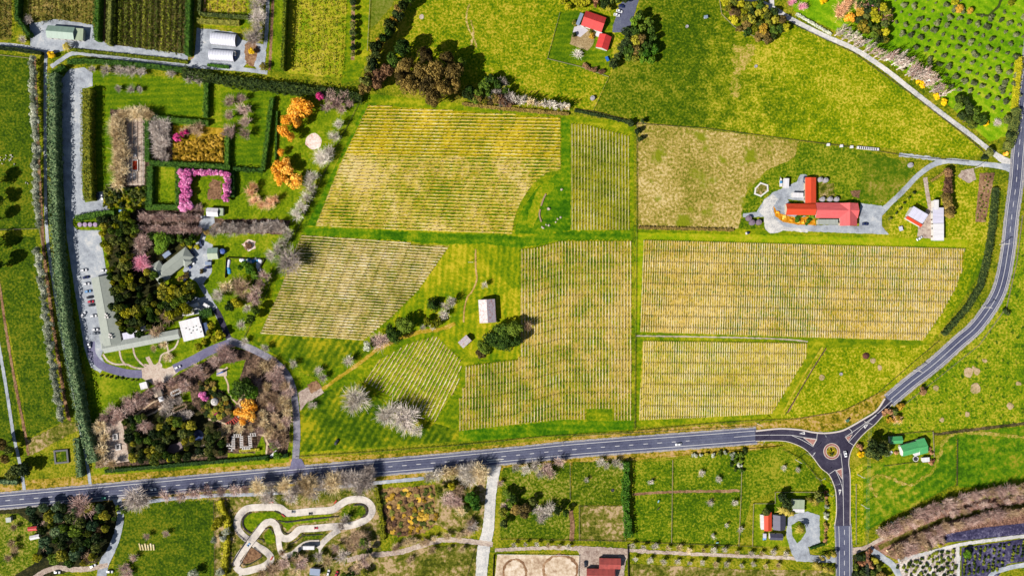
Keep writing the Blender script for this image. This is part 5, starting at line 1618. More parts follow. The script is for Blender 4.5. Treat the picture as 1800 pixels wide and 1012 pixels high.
CF1 = dict(mats=[VINEY, POST, VIOLY], label='vine row running across the upper golden vineyard block', group='vine rows of the upper block', strip=0.75, h=0.95, w=0.16, gap=0.4)
CF2 = dict(mats=[VINE, POST, VIOLET], label='vine row running across the left pinkish tan vineyard block', group='vine rows of the left block', strip=0.75, h=0.95, w=0.16, gap=0.4)
CF3 = dict(mats=[VINE, POST, VIOLET], label='vine row running down the large tan block beside the old barn', group='vine rows of the central block', strip=0.5, h=0.95, w=0.15, gap=0.4)
CF4 = dict(mats=[VINEG, POST, VIOLG], label='thin grey vine row in the narrow green block beside the upper boundary', group='vine rows of the narrow green block', strip=0.55, h=0.9, w=0.1, gap=0.5)
CF5 = dict(mats=[VINE, POST, VIOLET], label='slanting vine row in the small tilted block above the bare trees', group='vine rows of the small tilted block', strip=0.75, h=0.95, w=0.18, gap=0.35)
CF6 = dict(mats=[VINE, POST, VIOLP], label='close-set vine row in the wide ochre block below the winery', group='vine rows of the wide ochre block', strip=0.5, h=0.9, w=0.13, gap=0.4)
CF7 = dict(mats=[VINE, POST, VIOLP], label='close-set vine row in the yellow block above the main road', group='vine rows of the lower yellow block', strip=0.5, h=0.9, w=0.13, gap=0.4)
N = 39
field_rows([((400, 186 + i * 5.55 - 150 * (.012 + i / N * .026)), (1100, 186 + i * 5.55 + 550 * (.012 + i / N * .026))) for i in range(-4, N + 2)], V1P, CF1)
field_rows([((400, 405 + i * 5.0 - 60 * .066), (900, 405 + i * 5.0 + 440 * .066)) for i in range(-4, 40)], V2P, CF2)
field_rows([((808.5 + i * 5.45, 300), (808.5 + i * 5.45, 900)) for i in range(56)], V3P, CF3)
field_rows([((1005 + i * 5.5, 100), (1006 + i * 5.5, 500)) for i in range(19)], V4P, CF4)
l5 = []
for i in range(23):
    t = i / 20
    x, y = 642 + (764 - 642) * t, 671 + (741 - 671) * t
    dx, dy = 0.56 - 0.13 * t, -0.83 - 0.07 * t
    l5.append(((x - dx * 60, y - dy * 60), (x + dx * 200, y + dy * 200)))
field_rows(l5, V5P, CF5)
field_rows([((1131 + i * 4.06 + 4, 350), (1131 + i * 4.06 - 9 + i * 0.05, 700)) for i in range(-3, 142)], V6P, CF6)
field_rows([((1126 + i * 4.06 + 3, 550), (1126 + i * 4.06 - 3, 800)) for i in range(-2, 76)], V7P, CF7)


def row_geo(mb, a, b, c, o0):
    a, b = W(*a) - o0, W(*b) - o0
    d = b - a
    ln = d.length
    d.normalize()
    nn = Vector((-d.y, d.x, 0))
    # bare strip of soil under the vines, a hand above the sward
    m = max(2, int(ln / 5))
    k = len(mb.v)
    for j in range(m + 1):
        p = a + d * (ln * j / m)
        w = c['strip'] / 2 * U(0.7, 1.25)
        o = U(-.12, .12)
        mb.v += [(p.x + nn.x * (w + o), p.y + nn.y * (w + o), 0.15), (p.x - nn.x * (w - o), p.y - nn.y * (w - o), 0.15)]
    for j in range(m):
        mb.f.append((k + 2 * j, k + 2 * j + 1, k + 2 * j + 3, k + 2 * j + 2))
        mb.m.append(2)
    # vines: an arm of canes every 1.9 m with uneven thickness
    s = 0.0
    while s < ln:
        e = min(ln, s + U(1.5, 2.2))
        if U(0, 1) > c['gap']:
            off = U(-.1, .1)
            p, q = a + d * s + nn * off, a + d * (e - 0.12) + nn * (off + U(-.08, .08))
            hh = c['h'] * U(0.85, 1.25)
            mb.bar(p, q, c['w'] * U(0.7, 1.5), hh - 0.16, hh, 0, c['w'] * U(0.5, 1.2))
            t = p.lerp(q, 0.5)
            mb.box(t.x - 0.05, t.x + 0.05, t.y - 0.05, t.y + 0.05, 0.3, 0.78, 0)
        s = e
    s = 0.3
    while s < ln + 0.5:
        p = a + d * min(s, ln - 0.1)
        mb.box(p.x - 0.12, p.x + 0.12, p.y - 0.12, p.y + 0.12, 0.1, 1.95, 1)
        s += 7.6


ROWS.sort(key=lambda r: -math.hypot(r[1][0] - r[0][0], r[1][1] - r[0][1]))
# the largest rows one by one, the shortest remainder together
rest = MB()
restm = []
for i, (a, b, c) in enumerate(ROWS):
    if i < 300:
        o0 = W(*a)
        mb = MB()
        row_geo(mb, a, b, c, o0)
        tag(mb.build('vine_row', c['mats'], None, o0), c['label'], 'vine row', c['group'])
    else:
        if c['mats'] not in restm:
            restm.append(c['mats'])
        o0 = W(0, 0) * 0
        n0 = len(rest.m)
        row_geo(rest, a, b, c, o0)
        off = 3 * restm.index(c['mats'])
        for j in range(n0, len(rest.m)):
            rest.m[j] += off
if rest.v:
    o = rest.build('vine_rows', [m for ms in restm for m in ms])
    o['kind'] = 'stuff'
    tag(o, 'the shorter vine rows at the ends of the vineyard blocks', 'vine rows')

# ------------------------------------------------------------------ hedges, shelterbelts and orchard rows
hedge('shelterbelt', [(91, 128), (92, 250), (95, 380), (101, 470), (112, 570), (128, 660), (142, 740), (164, 812)], 15, 8.5, LM['shelt'], 'tall dark shelterbelt between lane and gravel drive on the left', leaf=0.6, dens=1.6, lumpy=0.35)
hedge('shelterbelt', [(134, 770), (140, 838)], 9, 5, LM['shelt'], 'short dark shelterbelt stub beside the lane mouth', leaf=0.6, lumpy=0.3)
hedge('shelterbelt', [(92, 130), (112, 116)], 10, 5, LM['hedge'], 'hedge corner where the gravel drive begins', leaf=0.5, lumpy=0.2)
hedge('hedge', [(118, 108), (150, 106), (230, 112), (330, 124)], 8, 4, LM['hedge'], 'dark clipped hedge along the upper gravel lane', leaf=0.45)
hedge('hedge', [(130, 88), (200, 95), (300, 105), (330, 110)], 5, 2, LM['hedgey'], 'bright yellow green low hedge between the two upper lanes')
hedge('hedge', [(152, 156), (151, 260), (155, 352)], 17, 7, LM['hedgeb'], 'thick bushy hedge between gravel drive and long lawn', leaf=0.5, lumpy=0.15)
hedge('hedge', [(132, 384), (160, 378), (200, 374)], 11, 3.5, LM['hedge'], 'dark hedge below the three parked cars')
hedge('shelterbelt', [(-30, 82), (20, 85), (72, 93)], 5, 4, LM['bushd'], 'dark hedge beside the lane at the left edge')
hedge('shelterbelt', [(30, -30), (28, 30), (50, 62)], 8, 6, LM['hedge'], 'dark tall hedge between the first two orchard blocks', lumpy=0.2)
hedge('shelterbelt', [(172, -30), (168, 70)], 9, 7, LM['hedge'], 'tall dark hedge left of the big green orchard block', lumpy=0.2)
hedge('shelterbelt', [(194, -30), (190, 78)], 8, 6, LM['bushd'], 'second tall hedge beside the violet gap in the orchards', lumpy=0.2)
hedge('shelterbelt', [(332, -30), (328, 96)], 9, 7, LM['hedge'], 'tall dark hedge right of the big green orchard block', lumpy=0.2)
hedge('shelterbelt', [(352, -30), (350, 24), (436, 30)], 5, 4, LM['bushd'], 'dark hedge round the small orchard at the top', lumpy=0.2)
hedge('hedge', [(346, 36), (420, 40)], 9, 3.5, LM['orch'], 'broad clipped hedge block above the tunnel houses', leaf=0.4)
hedge('hedge', [(364, 114), (402, 118)], 5, 2, LM['green'], 'low green hedge below the tunnel houses')
hedge('shelterbelt', [(502, -30), (496, 122)], 6, 7, LM['hedgey'], 'narrow yellow green hedge left of the pale orchard')
hedge('hedge', [(320, 126), (400, 142), (480, 152), (560, 160), (636, 172)], 15, 5.5, LM['bush'], 'shaggy green shelter hedge along the top of the gardens', leaf=0.6, lumpy=0.5)
hedge('hedge', [(362, 138), (361, 206)], 9, 4, LM['hedge'], 'clipped hedge at the right end of the long lawn')
hedge('hedge', [(250, 205), (300, 210), (366, 216)], 9, 4, LM['hedge'], 'clipped hedge along the bottom of the long lawn')
hedge('hedge', [(258, 210), (258, 284)], 10, 4, LM['hedge'], 'dark upright hedge beside the pavilion court')
hedge('hedge', [(262, 286), (340, 290), (404, 294)], 9, 4, LM['hedge'], 'dark hedge above the pink blossom garden')
hedge('hedge', [(263, 292), (262, 362)], 12, 4, LM['hedge'], 'thick dark hedge left of the small walled lawn')
hedge('hedge', [(312, 292), (312, 358)], 9, 4, LM['hedge'], 'dark hedge left of the pink blossom trees')
hedge('hedge', [(256, 364), (316, 364)], 9, 4, LM['hedge'], 'dark hedge below the small walled lawn')
hedge('hedge', [(400, 226), (398, 292)], 8, 4, LM['hedge'], 'dark hedge between sedge bed and orchard lawn')
hedge('hedge', [(478, 172), (462, 298)], 8, 4, LM['hedge'], 'long green hedge right of the shaded orchard lawn')
hedge('hedge', [(410, 296), (436, 298), (462, 299)], 7, 3, LM['hedge'], 'row of round bushes below the shaded orchard lawn', lumpy=0.6)
hedge('hedge', [(487, 196), (484, 286)], 3, 2, LM['hedge'], 'thin low hedge beside the orange willows')
hedge('hedge', [(408, 300), (409, 346)], 7, 3.5, LM['hedge'], 'dark hedge right of the pink blossom garden')
hedge('hedge', [(350, 552), (372, 548)], 16, 3, LM['hedge'], 'broad clipped hedge block above the white hall')
hedge('hedge', [(184, 828), (300, 818), (420, 808), (506, 800)], 7, 2.2, LM['hedge'], 'long low hedge along the road side of the gardens')
hedge('hedge', [(420, 792), (456, 790)], 5, 2, LM['bush'], 'low hedge below the white pergola')
hedge('hedge', [(1752, 330), (1746, 400), (1738, 450), (1726, 500), (1702, 540), (1660, 588)], 10, 3, LM['bushd'], 'long dark clipped hedge curving along the upper road', leaf=0.5)
hedge('hedge', [(1790, 190), (1782, 240), (1774, 262)], 12, 6, LM['bushd'], 'tall dark roadside hedge beside the olive grove', lumpy=0.4)
hedge('hedge', [(1794, 100), (1786, 190)], 8, 4, LM['hedgey'], 'yellow green roadside hedge at the right edge', lumpy=0.3)
hedge('hedge', [(1102, 812), (1100, 880), (1106, 945)], 11, 5, LM['green'], 'tall green hedge row between the horse paddocks', leaf=0.6, lumpy=0.5)
hedge('hedge', [(1122, 400), (1290, 404)], 5, 1.5, LM['euc'], 'low rough hedge along the foot of the dry field', lumpy=0.3)
hedge('hedge', [(1425, 964), (1450, 955)], 5, 2, LM['hedge'], 'short clipped hedge at the bottom of the palm drive')
hedge('hedge', [(1462, 60), (1400, 24)], 4, 1.6, LM['silver'], 'low pale hedge along the white lane', lumpy=0.3)
hedge('shelterbelt', [(384, 880), (398, 920), (392, 1012)], 9, 4, LM['lime'], 'shaggy yellow green hedge left of the kart track', lumpy=0.6)
hedge('shelterbelt', [(660, 856), (672, 920), (672, 950)], 9, 3, LM['lime'], 'shaggy green hedge right of the kart track', lumpy=0.6)
hedge('hedge', [(-10, 846), (30, 848)], 9, 3, LM['shelt'], 'dark hedge by the main road at the left edge', lumpy=0.3)
hedge('hedge', [(1638, 318), (1662, 302)], 4, 1.5, LM['euc'], 'low brown hedge near the farm lane', lumpy=0.4)
hedge('hedge', [(1010, 194), (1060, 204), (1112, 216)], 5, 2, LM['bushd'], 'rough dark hedge at the top right boundary of the vineyard', lumpy=0.5, gap=0.2)
hedge('hedge', [(812, 182), (880, 190), (1000, 200)], 6, 2.2, LM['euc'], 'rough olive hedge below the slim pale poplars', lumpy=0.5, gap=0.2)
# orchard rows, each row a thing of its own
for i in range(6):
    hedge('orchard_row', [(-28 + i * 8.5, -40), (-28 + i * 8.5, 68)], 4.6, 2.6, LM['orch'], 'dark orchard row in the block at the top left corner', 'orchard row', 'orchard rows in the corner block', leaf=0.42, dens=1.7, lumpy=0.7, gap=0.25, core=False)
for i in range(16):
    hedge('orchard_row', [(50 + i * 7.6, -40), (50 + i * 7.6, 36 + (0 if 4 < i < 13 else 6))], 3.6, 2.6, LM['orch'], 'orchard row above the grey green packing shed', 'orchard row', 'orchard rows above the packing shed', leaf=0.42, dens=1.7, lumpy=0.7, gap=0.25, core=False)
for i in range(12):
    hedge('orchard_row', [(202 + i * 10.6, -40), (199 + i * 10.6, 76 + i * 1.9)], 4.6, 3.8, LM['orchg'], 'tall green orchard row in the big block left of the tunnel houses', 'orchard row', 'orchard rows in the big green block', leaf=0.45, dens=1.8, lumpy=0.6, gap=0.15, core=False)
for i in range(8):
    hedge('orchard_row', [(360 + i * 10, -40), (360 + i * 10, 24)], 4.2, 2.2, LM['brown'], 'thin orchard row in the small block above the clipped hedge', 'orchard row', 'orchard rows in the small top block', leaf=0.4, dens=1.4, lumpy=0.7, gap=0.3, core=False)
for i in range(9):
    hedge('orchard_row', [(518 + i * 10.7, -40), (513 + i * 10.7, 124 + i * 1.6)], 4.0, 2.4, LM['orch' if i % 2 else 'lime'], 'spaced orchard row in the pale yellow block', 'orchard row', 'orchard rows in the pale block', leaf=0.4, dens=1.3, lumpy=0.8, gap=0.3, core=False)

# ------------------------------------------------------------------ trees
# pale blossom trees along the left lane
trees('open', line((58, 104), (68, 395), 40, 2.5) + line((66, 436), (108, 738), 42, 2.5), 8.5, 6, 'silver', 'pale silvery tree in the long row beside the left lane', 'silvery trees along the left lane', 'blossom_tree')
# boundary trees
for x, y, r in ((596, 218, 8), (587, 240, 9), (577, 265, 10), (565, 279, 13), (549, 311, 10), (545, 328, 11), (537, 346, 9), (529, 362, 10), (521, 376, 11), (505, 410, 10), (495, 426, 9), (486, 437, 9), (476, 449, 9)):
    tree('bare', x, y, r * 1.25, 9, 'white', 'white bare tree in the line along the garden side of the vineyard', 'white bare trees along the vineyard side')
tree('bare', 506, 461, 25, 13, 'grey', 'big grey bare tree overhanging the left vine block')
trees('bare', [(466, 485, 14), (458, 499, 11), (448, 515, 13), (446, 526, 13)], 12, 10, 'pink', 'pinkish bare tree in the thicket beside the lower left vine block', 'pinkish bare trees beside the left vine block')
tree('bare', 434, 542, 9, 8, 'white', 'small white bare tree beside the bend in the drive')
tree('bare', 423, 570, 9, 7, 'white', 'single white bare tree on the lawn corner above the drive junction')
tree('bare', 422, 507, 19, 11, 'brown', 'wide brown bare tree below the fenced lawn')
tree('bare', 396, 504, 14, 10, 'tan', 'tan bare tree left of the wide brown tree')
tree('bare', 384, 518, 14, 9, 'white', 'pale bare tree beside the drive opposite the vans')
tree('mid', 415, 531, 11, 7, 'lime', 'round yellow leafed tree among the bare trees by the drive')
tree('mid', 404, 538, 12, 6, 'ever', 'dark evergreen beside the round yellow tree')
trees('mid', [(440, 473, 10), (447, 482, 9), (432, 464, 8), (424, 470, 7)], 9, 5, 'green', 'leafy green shrub inside the fenced lawn', 'shrubs in the fenced lawn', 'garden_shrub', 'shrub')
tree('open', 436, 431, 10, 2, 'brown', 'brown and pink shrub circle on the lawn', None, 'garden_shrub', 'shrub')
trees('mid', [(441, 560, 10), (450, 545, 11)], 10, 8, 'ever', 'dark evergreen tree by the left edge of the vineyard', 'evergreens by the vineyard edge')
# avenue
trees('bare', line((246, 382), (350, 383), 9, 1.5) + line((244, 402), (346, 404), 9, 1.5), 9.5, 8, 'pink', 'pinkish bare tree in the dense avenue left of the white gabled shed', 'pinkish avenue trees', 'avenue_tree')
trees('bare', line((384, 396), (498, 398), 10, 2) + line((376, 406), (490, 404), 9, 2), 9, 8, 'grey', 'pale grey bare tree in the avenue right of the white gabled shed', 'pale grey avenue trees', 'avenue_tree')
trees('bare', [(252, 425, 13), (246, 437, 12)], 13, 9, 'pink', 'pinkish tan bare tree above the rose coloured tree', 'pinkish bare pair')
tree('bare', 249, 463, 15, 9, 'rose', 'round rose pink bare tree left of the hipped roof house')
# pavilion
trees('bare', line((203, 210), (206, 322), 9, 2) + line((212, 222), (213, 318), 7, 2), 13, 8, 'tan', 'tan bare tree in the line left of the pavilion court', 'tan bare trees left of the pavilion court')
trees('bare', line((214, 202), (262, 200), 5, 2), 13, 8, 'tan', 'tan bare tree along the top of the pavilion court', 'tan bare trees above the pavilion court')
trees('bare', line((274, 214), (276, 272), 6, 3) + line((290, 222), (288, 274), 5, 3), 12, 7, 'grey', 'greyish bare tree right of the pavilion hedge', 'greyish bare trees right of the pavilion hedge')
trees('bare', [(332, 228, 11), (345, 232, 10), (322, 232, 9), (350, 222, 9)], 10, 6, 'brown', 'brown bare tree above the sedge bed', 'brown bare trees above the sedge bed')
trees('mid', [(312, 243, 9), (322, 236, 7), (329, 233, 6)], 8, 5, 'mag', 'magenta blossoming tree beside the sedge bed', 'magenta blossom trees', 'blossom_tree')
trees('small', spread([(306, 250), (320, 250), (392, 236), (392, 282), (306, 280)], 4.5), 4.5, 1.4, 'sedge', 'tawny sedge clump in the bed above the dark hedge', 'tawny sedge clumps', 'sedge_clump', 'grass clump')
trees('bare', [(403, 178, 12), (403, 203, 12), (403, 229, 12), (425, 173, 11), (428, 193, 13), (432, 214, 12), (430, 234, 12)], 12, 8, 'pink', 'pinkish grey bare tree in the two lines on the shaded lawn', 'bare trees on the shaded orchard lawn')
trees('small', spread([(186, 332), (256, 330), (256, 362), (182, 362)], 6), 6.2, 3, ['bush', 'lime', 'bushd'], 'dark glossy shrub below the pavilion court', 'shrubs below the pavilion court', 'garden_shrub', 'shrub')
# pink garden
trees('mid', line((322, 303), (323, 362), 9, 2) + line((329, 306), (332, 360), 7, 2), 9, 5, 'pink', 'pink blossom tree on the left side of the blossom square', 'pink blossom trees, left side', 'blossom_tree', rv=0.35)
trees('mid', line((334, 302), (398, 305), 10, 1), 6.5, 4.5, 'pink', 'pink blossom tree along the top of the blossom square', 'pink blossom trees, top side', 'blossom_tree', rv=0.35)
trees('mid', line((402, 308), (398, 348), 7, 2), 8.5, 5, 'pink', 'pink blossom tree on the right side of the blossom square', 'pink blossom trees, right side', 'blossom_tree', rv=0.35)
tree('bare', 347, 365, 9, 5, 'pink', 'small pale bare tree below the blossom square')
# horseshoe and willows
trees('bare', [(445, 326, 9), (440, 338, 10), (446, 352, 11), (459, 360, 11), (473, 358, 11), (482, 350, 10)], 10, 7, 'or', 'rosy orange bare tree in the horseshoe on the lawn', 'horseshoe of rosy bare trees')
trees('open', [(524, 182, 17), (517, 200, 17), (505, 212, 15), (522, 215, 14), (500, 230, 13), (510, 240, 11), (534, 190, 16)], 12, 9, 'orange', 'orange willow in the upper clump beside the petal circle', 'upper orange willows', 'willow_tree')
trees('open', [(496, 268, 10)], 10, 6, 'orange', 'small orange willow between the two willow clumps', None, 'willow_tree')
trees('open', [(494, 292, 16), (506, 298, 14), (492, 318, 14), (519, 318, 15), (503, 286, 13), (487, 302, 12)], 12, 8, 'orange', 'orange willow in the lower clump by the boundary trees', 'lower orange willows', 'willow_tree')
tree('mid', 563, 170, 9, 7, 'mag', 'deep pink blossom tree at the top right of the gardens', None, 'blossom_tree')
trees('bare', [(580, 170, 13), (592, 180, 13), (576, 188, 11), (606, 168, 12), (600, 192, 10), (614, 182, 9)], 12, 8, 'pink', 'pinkish bare tree by the top corner of the vineyard', 'pinkish bare trees by the top corner')
trees('bare', [(162, 122, 9), (186, 124, 10), (210, 124, 10), (230, 126, 11), (248, 128, 11), (300, 130, 10), (332, 138, 11), (350, 142, 10), (208, 156, 7), (230, 158, 7), (246, 158, 8)], 9, 5, 'grey', 'small pale bare tree edging the long lawn', 'pale bare trees edging the long lawn')
trees('mid', line((621, 4), (621, 96), 8, 0.8), 6.5, 4, 'bushd', 'dark round tree in the soil strip right of the pale orchard', 'dark trees right of the pale orchard')
# top left yard
trees('bare', [(448, 10, 16), (455, 30, 15), (446, 66, 16), (452, 46, 13), (458, 0, 14)], 14, 9, 'grey', 'pale grey bare tree in the column right of the tunnel houses', 'pale bare trees right of the tunnel houses')
tree('mid', 443, 90, 7, 4, 'gold', 'round yellow bush in the soil patch beside the tunnel houses', None, 'flowering_bush', 'bush')
tree('palm', 463, 117, 10, 6, '', 'palm beside the lane below the tunnel houses')
tree('palm', 117, 82, 10, 6, '', 'palm on the lane island below the packing shed')
tree('mid', 91, 97, 9, 3, 'gold', 'golden bush on the lane corner at the left', None, 'flowering_bush', 'bush')
trees('bare', [(50, 36, 8), (40, 70, 9)], 8, 5, 'grey', 'grey bare shrub at the end of the gravel yard', 'bare shrubs at the yard end')
# hall and house trees
trees('mid', [p for p in spread([(180, 386), (236, 378), (240, 420), (268, 480), (290, 492), (286, 555), (250, 588), (216, 578), (202, 540), (194, 480)], 11) if all(math.hypot(p[0] - q[0], p[1] - q[1]) > q[2] for q in ((249, 463, 19), (250, 431, 20), (270, 500, 12)))], 9, 8, ['bush', 'bush', 'bushd', 'ever', 'hedgey'], 'evergreen tree in the dense bush beside the long grey shop', 'dense bush beside the long shop', 'bush_tree', rv=0.4)
tree('big', 282, 427, 20, 8, 'green', 'large bright green domed tree above the hipped roof house')
trees('mid', [(300, 420, 12), (318, 418, 11), (332, 424, 10), (268, 415, 10), (340, 418, 8)], 11, 7, 'ever', 'dark evergreen between avenue and hipped roof house', 'evergreens above the hipped roof house')
trees('mid', [(322, 430, 6), (334, 433, 6), (346, 434, 5.9)], 6, 2, 'lime', 'yellow shrub along the front of the hipped roof house', 'yellow shrubs by the hipped house', 'garden_shrub', 'shrub')
trees('mid', spread([(286, 508), (344, 502), (330, 540), (318, 558), (290, 556)], 11), 11, 8, ['bush', 'ever', 'lime'], 'broad evergreen between the hipped house and white hall', 'evergreens above the white hall')
trees('mid', [(332, 500, 9), (340, 512, 7), (326, 512, 8)], 8, 5, 'lime', 'yellow green tree on the drive island', 'yellow trees on the drive island')
trees('bare', [(294, 556, 12), (270, 585, 13), (280, 578, 10)], 12, 9, 'brown', 'brown bare tree leaning over the grey shop wing', 'brown bare trees over the shop wing')
trees('small', [(325, 485, 6.5), (318, 490, 6.5), (354, 478, 6.5), (362, 408, 6.5)], 6.5, 2.5, 'euc', 'olive shrub beside the gravel court of the house', 'olive shrubs by the house court', 'garden_shrub', 'shrub')
trees('mid', [(370, 585, 10), (378, 596, 9), (360, 600, 8), (388, 588, 9), (350, 608, 8), (372, 572, 8)], 9, 5, 'lime', 'yellow green tree on the lawn right of the white hall', 'yellow trees beside the white hall')
trees('bare', [(288, 606, 10), (270, 612, 8), (294, 628, 9)], 9, 5, 'tan', 'pale blossoming bare tree between the curved paths', 'bare trees between curved paths')
trees('small', line((178, 660), (240, 668), 8, 0.5), 3.2, 1.4, 'bushd', 'small clipped shrub along the curved asphalt drive', 'clipped shrubs by the curved drive', 'garden_shrub', 'shrub')
# lower garden
trees('bare', [(196, 722, 14), (184, 732, 12), (222, 704, 12), (212, 728, 14), (242, 696, 11), (260, 692, 12), (232, 712, 13), (252, 706, 11), (280, 676, 10), (202, 740, 11)], 12, 8, 'pink', 'pinkish bare tree above the paved court with twin pools', 'bare trees above the twin pool court')
trees('bare', [(176, 750, 12), (182, 770, 11), (178, 790, 12), (176, 812, 13), (196, 814, 11)], 12, 8, 'tan', 'pale bare tree between shelterbelt and twin pool court', 'bare trees left of the twin pool court')
trees('bare', [(318, 668, 11), (336, 654, 11), (348, 648, 11), (324, 678, 12), (302, 672, 10), (378, 634, 13), (392, 622, 14), (408, 628, 13), (398, 612, 11), (356, 660, 10)], 12, 8, 'pink', 'pinkish bare tree between garden drive and monument lawn', 'bare trees above the monument lawn')
trees('bare', [(290, 716, 11), (300, 706, 11), (315, 704, 10), (300, 732, 12), (318, 732, 11), (330, 728, 9), (286, 726, 8)], 11, 6, 'grey', 'grey bare tree around the timber arbours', 'grey bare trees around the arbours')
trees('bare', [(242, 750, 11), (252, 746, 12), (264, 748, 9)], 11, 7, 'pink', 'mauve bare tree inside the dark lower bush', 'mauve bare trees in the dark bush')
trees('mid', [p for p in spread([(222, 740), (246, 724), (276, 734), (318, 738), (346, 748), (392, 766), (396, 798), (350, 806), (230, 806)], 10.5) if all(math.hypot(p[0] - q[0], p[1] - q[1]) > q[2] for q in ((256, 748, 17), (305, 786, 14), (349, 764, 11), (340, 800, 9)))], 9, 7, ['bushd', 'bushd', 'bush', 'ever'], 'dark evergreen in the dense lower garden bush', 'dense lower garden bush', 'bush_tree', rv=0.4)
trees('small', [(325, 752, 7), (334, 760, 7), (286, 800, 8), (300, 806, 8), (274, 800, 7)], 7, 5, 'lime', 'yellow leafed shrub in the dark lower bush', 'yellow shrubs in the lower bush', 'garden_shrub', 'shrub')
tree('big', 428, 680, 22, 11, 'ever', 'big dark evergreen on the monument lawn')
tree('mid', 444, 690, 14, 9, 'green', 'green tree beside the big dark evergreen')
tree('mid', 414, 692, 12, 8, 'green', 'leafy green tree left of the big dark evergreen')
trees('mid', spread([(352, 672), (372, 668), (398, 700), (412, 728), (380, 736), (358, 724)], 7.5), 6.8, 2.2, ['bush', 'mix', 'bushd', 'euc'], 'mixed garden shrub around the white lattice gazebo', 'shrubs around the lattice gazebo', 'garden_shrub', 'shrub')
trees('mid', [(358, 694, 8), (362, 700, 7)], 8, 4, 'pink', 'pink flowering shrub ring by the garden path', 'pink flowering shrubs by the path', 'blossom_tree')
trees('open', [(436, 712, 13), (430, 726, 13), (440, 730, 12), (420, 722, 9), (446, 716, 9), (428, 740, 9)], 12, 7, 'orange', 'orange willow beside the red garden bridge', 'orange willows beside the red bridge', 'willow_tree')
tree('mid', 379, 726, 6, 2, 'mag', 'small magenta shrub on the pale garden circle', None, 'blossom_tree')
trees('bare', spread([(446, 650), (470, 634), (490, 650), (506, 676), (508, 740), (494, 790), (456, 760), (448, 744), (462, 720), (458, 690)], 12), 11, 7, ['brown', 'brown', 'pink', 'tan'], 'brownish bare tree in the thicket beside the curving drive', 'brown bare thicket beside the curving drive')
trees('bare', [(400, 752, 8), (420, 752, 9), (440, 752, 8), (384, 764, 9), (392, 756, 8), (352, 792, 9), (340, 802, 8)], 9, 5, 'tan', 'tan bare tree around the white pergola', 'tan bare trees around the pergola')
trees('mid', [(482, 784, 8), (488, 800, 8), (470, 806, 7)], 8, 4, 'green', 'green shrub at the bottom corner of the garden', 'green shrubs at the garden corner', 'garden_shrub', 'shrub')
trees('bare', [(568, 664, 10), (548, 712, 9), (430, 600, 9), (466, 612, 9), (516, 640, 8), (560, 650, 8)], 9, 6, 'white', 'white bare tree beside the estate drive entrance', 'white bare trees beside the estate drive')
# estate trees
tree('bare', 624, 703, 26, 14, 'white', 'huge white bare tree standing alone on the shaded lawn')
tree('bare', 681, 727, 25, 13, 'white', 'large white bare tree, left one of the joined pair')
tree('bare', 711, 738, 27, 14, 'grey', 'large grey bare tree, right one of the joined pair')
tree('bare', 734, 756, 13, 9, 'white', 'smaller white bare tree at the foot of the joined pair')
tree('bare', 612, 634, 11, 7, 'white', 'small white bare tree on the yellow track')
tree('bare', 670, 600, 17, 9, 'pink', 'pinkish brown bare tree at the top of the tilted vine block')
trees('big', [(712, 572, 19), (694, 588, 16), (688, 578, 12)], 16, 9, 'ever', 'dark evergreen above the small tilted vine block', 'evergreens above the tilted block')
tree('mid', 646, 607, 10, 6, 'silver', 'silvery shrub beside the pinkish bare tree')
tree('cone', 762, 535, 14, 8, 'ever', 'dark spiky evergreen left of the old barn')
trees('bare', [(783, 538, 11), (793, 530, 9), (780, 552, 9)], 10, 9, 'white', 'white bare tree between spiky evergreen and footpath', 'white bare trees by the footpath')
tree('bare', 852, 500, 7, 6, 'white', 'little white bare tree above the old barn')
trees('mid', [(752, 564, 9), (770, 566, 10), (760, 570, 8)], 9, 5, 'lime', 'yellowish half bare tree beside the curving track', 'yellowish trees beside the curving track')
trees('bare', [(743, 575, 6), (760, 575, 6)], 6, 4, 'white', 'tiny white bare tree on the edge of the track', 'tiny white bare trees on the track')
trees('big', [(866, 600, 19), (884, 584, 20), (902, 578, 18), (890, 604, 19), (908, 598, 13), (852, 608, 14)], 18, 10, 'ever', 'dense dark evergreen in the clump below the old barn', 'dark clump below the old barn')
tree('mid', 846, 620, 12, 5, 'euc', 'olive brown tree on the lower edge of the dark clump')
tree('bare', 927, 573, 10, 9, 'brown', 'bare dark tree at the edge of the vines below the barn')
tree('small', 873, 565, 3.6, 1.6, 'ever', 'tiny green bush at the corner of the old barn', None, 'garden_shrub', 'shrub')
# boundary trees at the top
trees('big', [(748, 98, 17), (786, 102, 16), (716, 122, 20), (742, 132, 20), (768, 126, 19), (796, 128, 17), (722, 152, 20), (752, 156, 20), (778, 158, 18), (800, 152, 15), (764, 176, 14), (708, 140, 16)], 18, 17, 'euc', 'tall olive brown tree in the dark grove at the vineyard top', 'tall grove at the vineyard top')
trees('big', [(710, 86, 15), (810, 112, 11), (694, 106, 13)], 13, 13, 'ever', 'dark green tree at the fringe of the olive brown grove', 'dark fringe of the grove')
trees('mid', [(666, 134, 16), (680, 124, 14), (662, 148, 13)], 14, 11, 'brown', 'purplish brown tree beside the grove corner', 'purplish trees beside the grove')
trees('mid', line((722, -6), (664, 84), 12, 4) + line((664, 84), (642, 156), 8, 3), 12, 12, ['euc', 'ever', 'mix', 'bushd'], 'tall mixed tree in the slanting shelterbelt at the top', 'slanting shelterbelt trees')
trees('mid', [(860, 140, 10), (850, 152, 11), (876, 150, 10), (842, 164, 10), (834, 176, 9), (826, 160, 10), (860, 166, 9), (890, 160, 9)], 9, 8, 'ever', 'dark tree right of the olive brown grove', 'dark trees right of the grove')
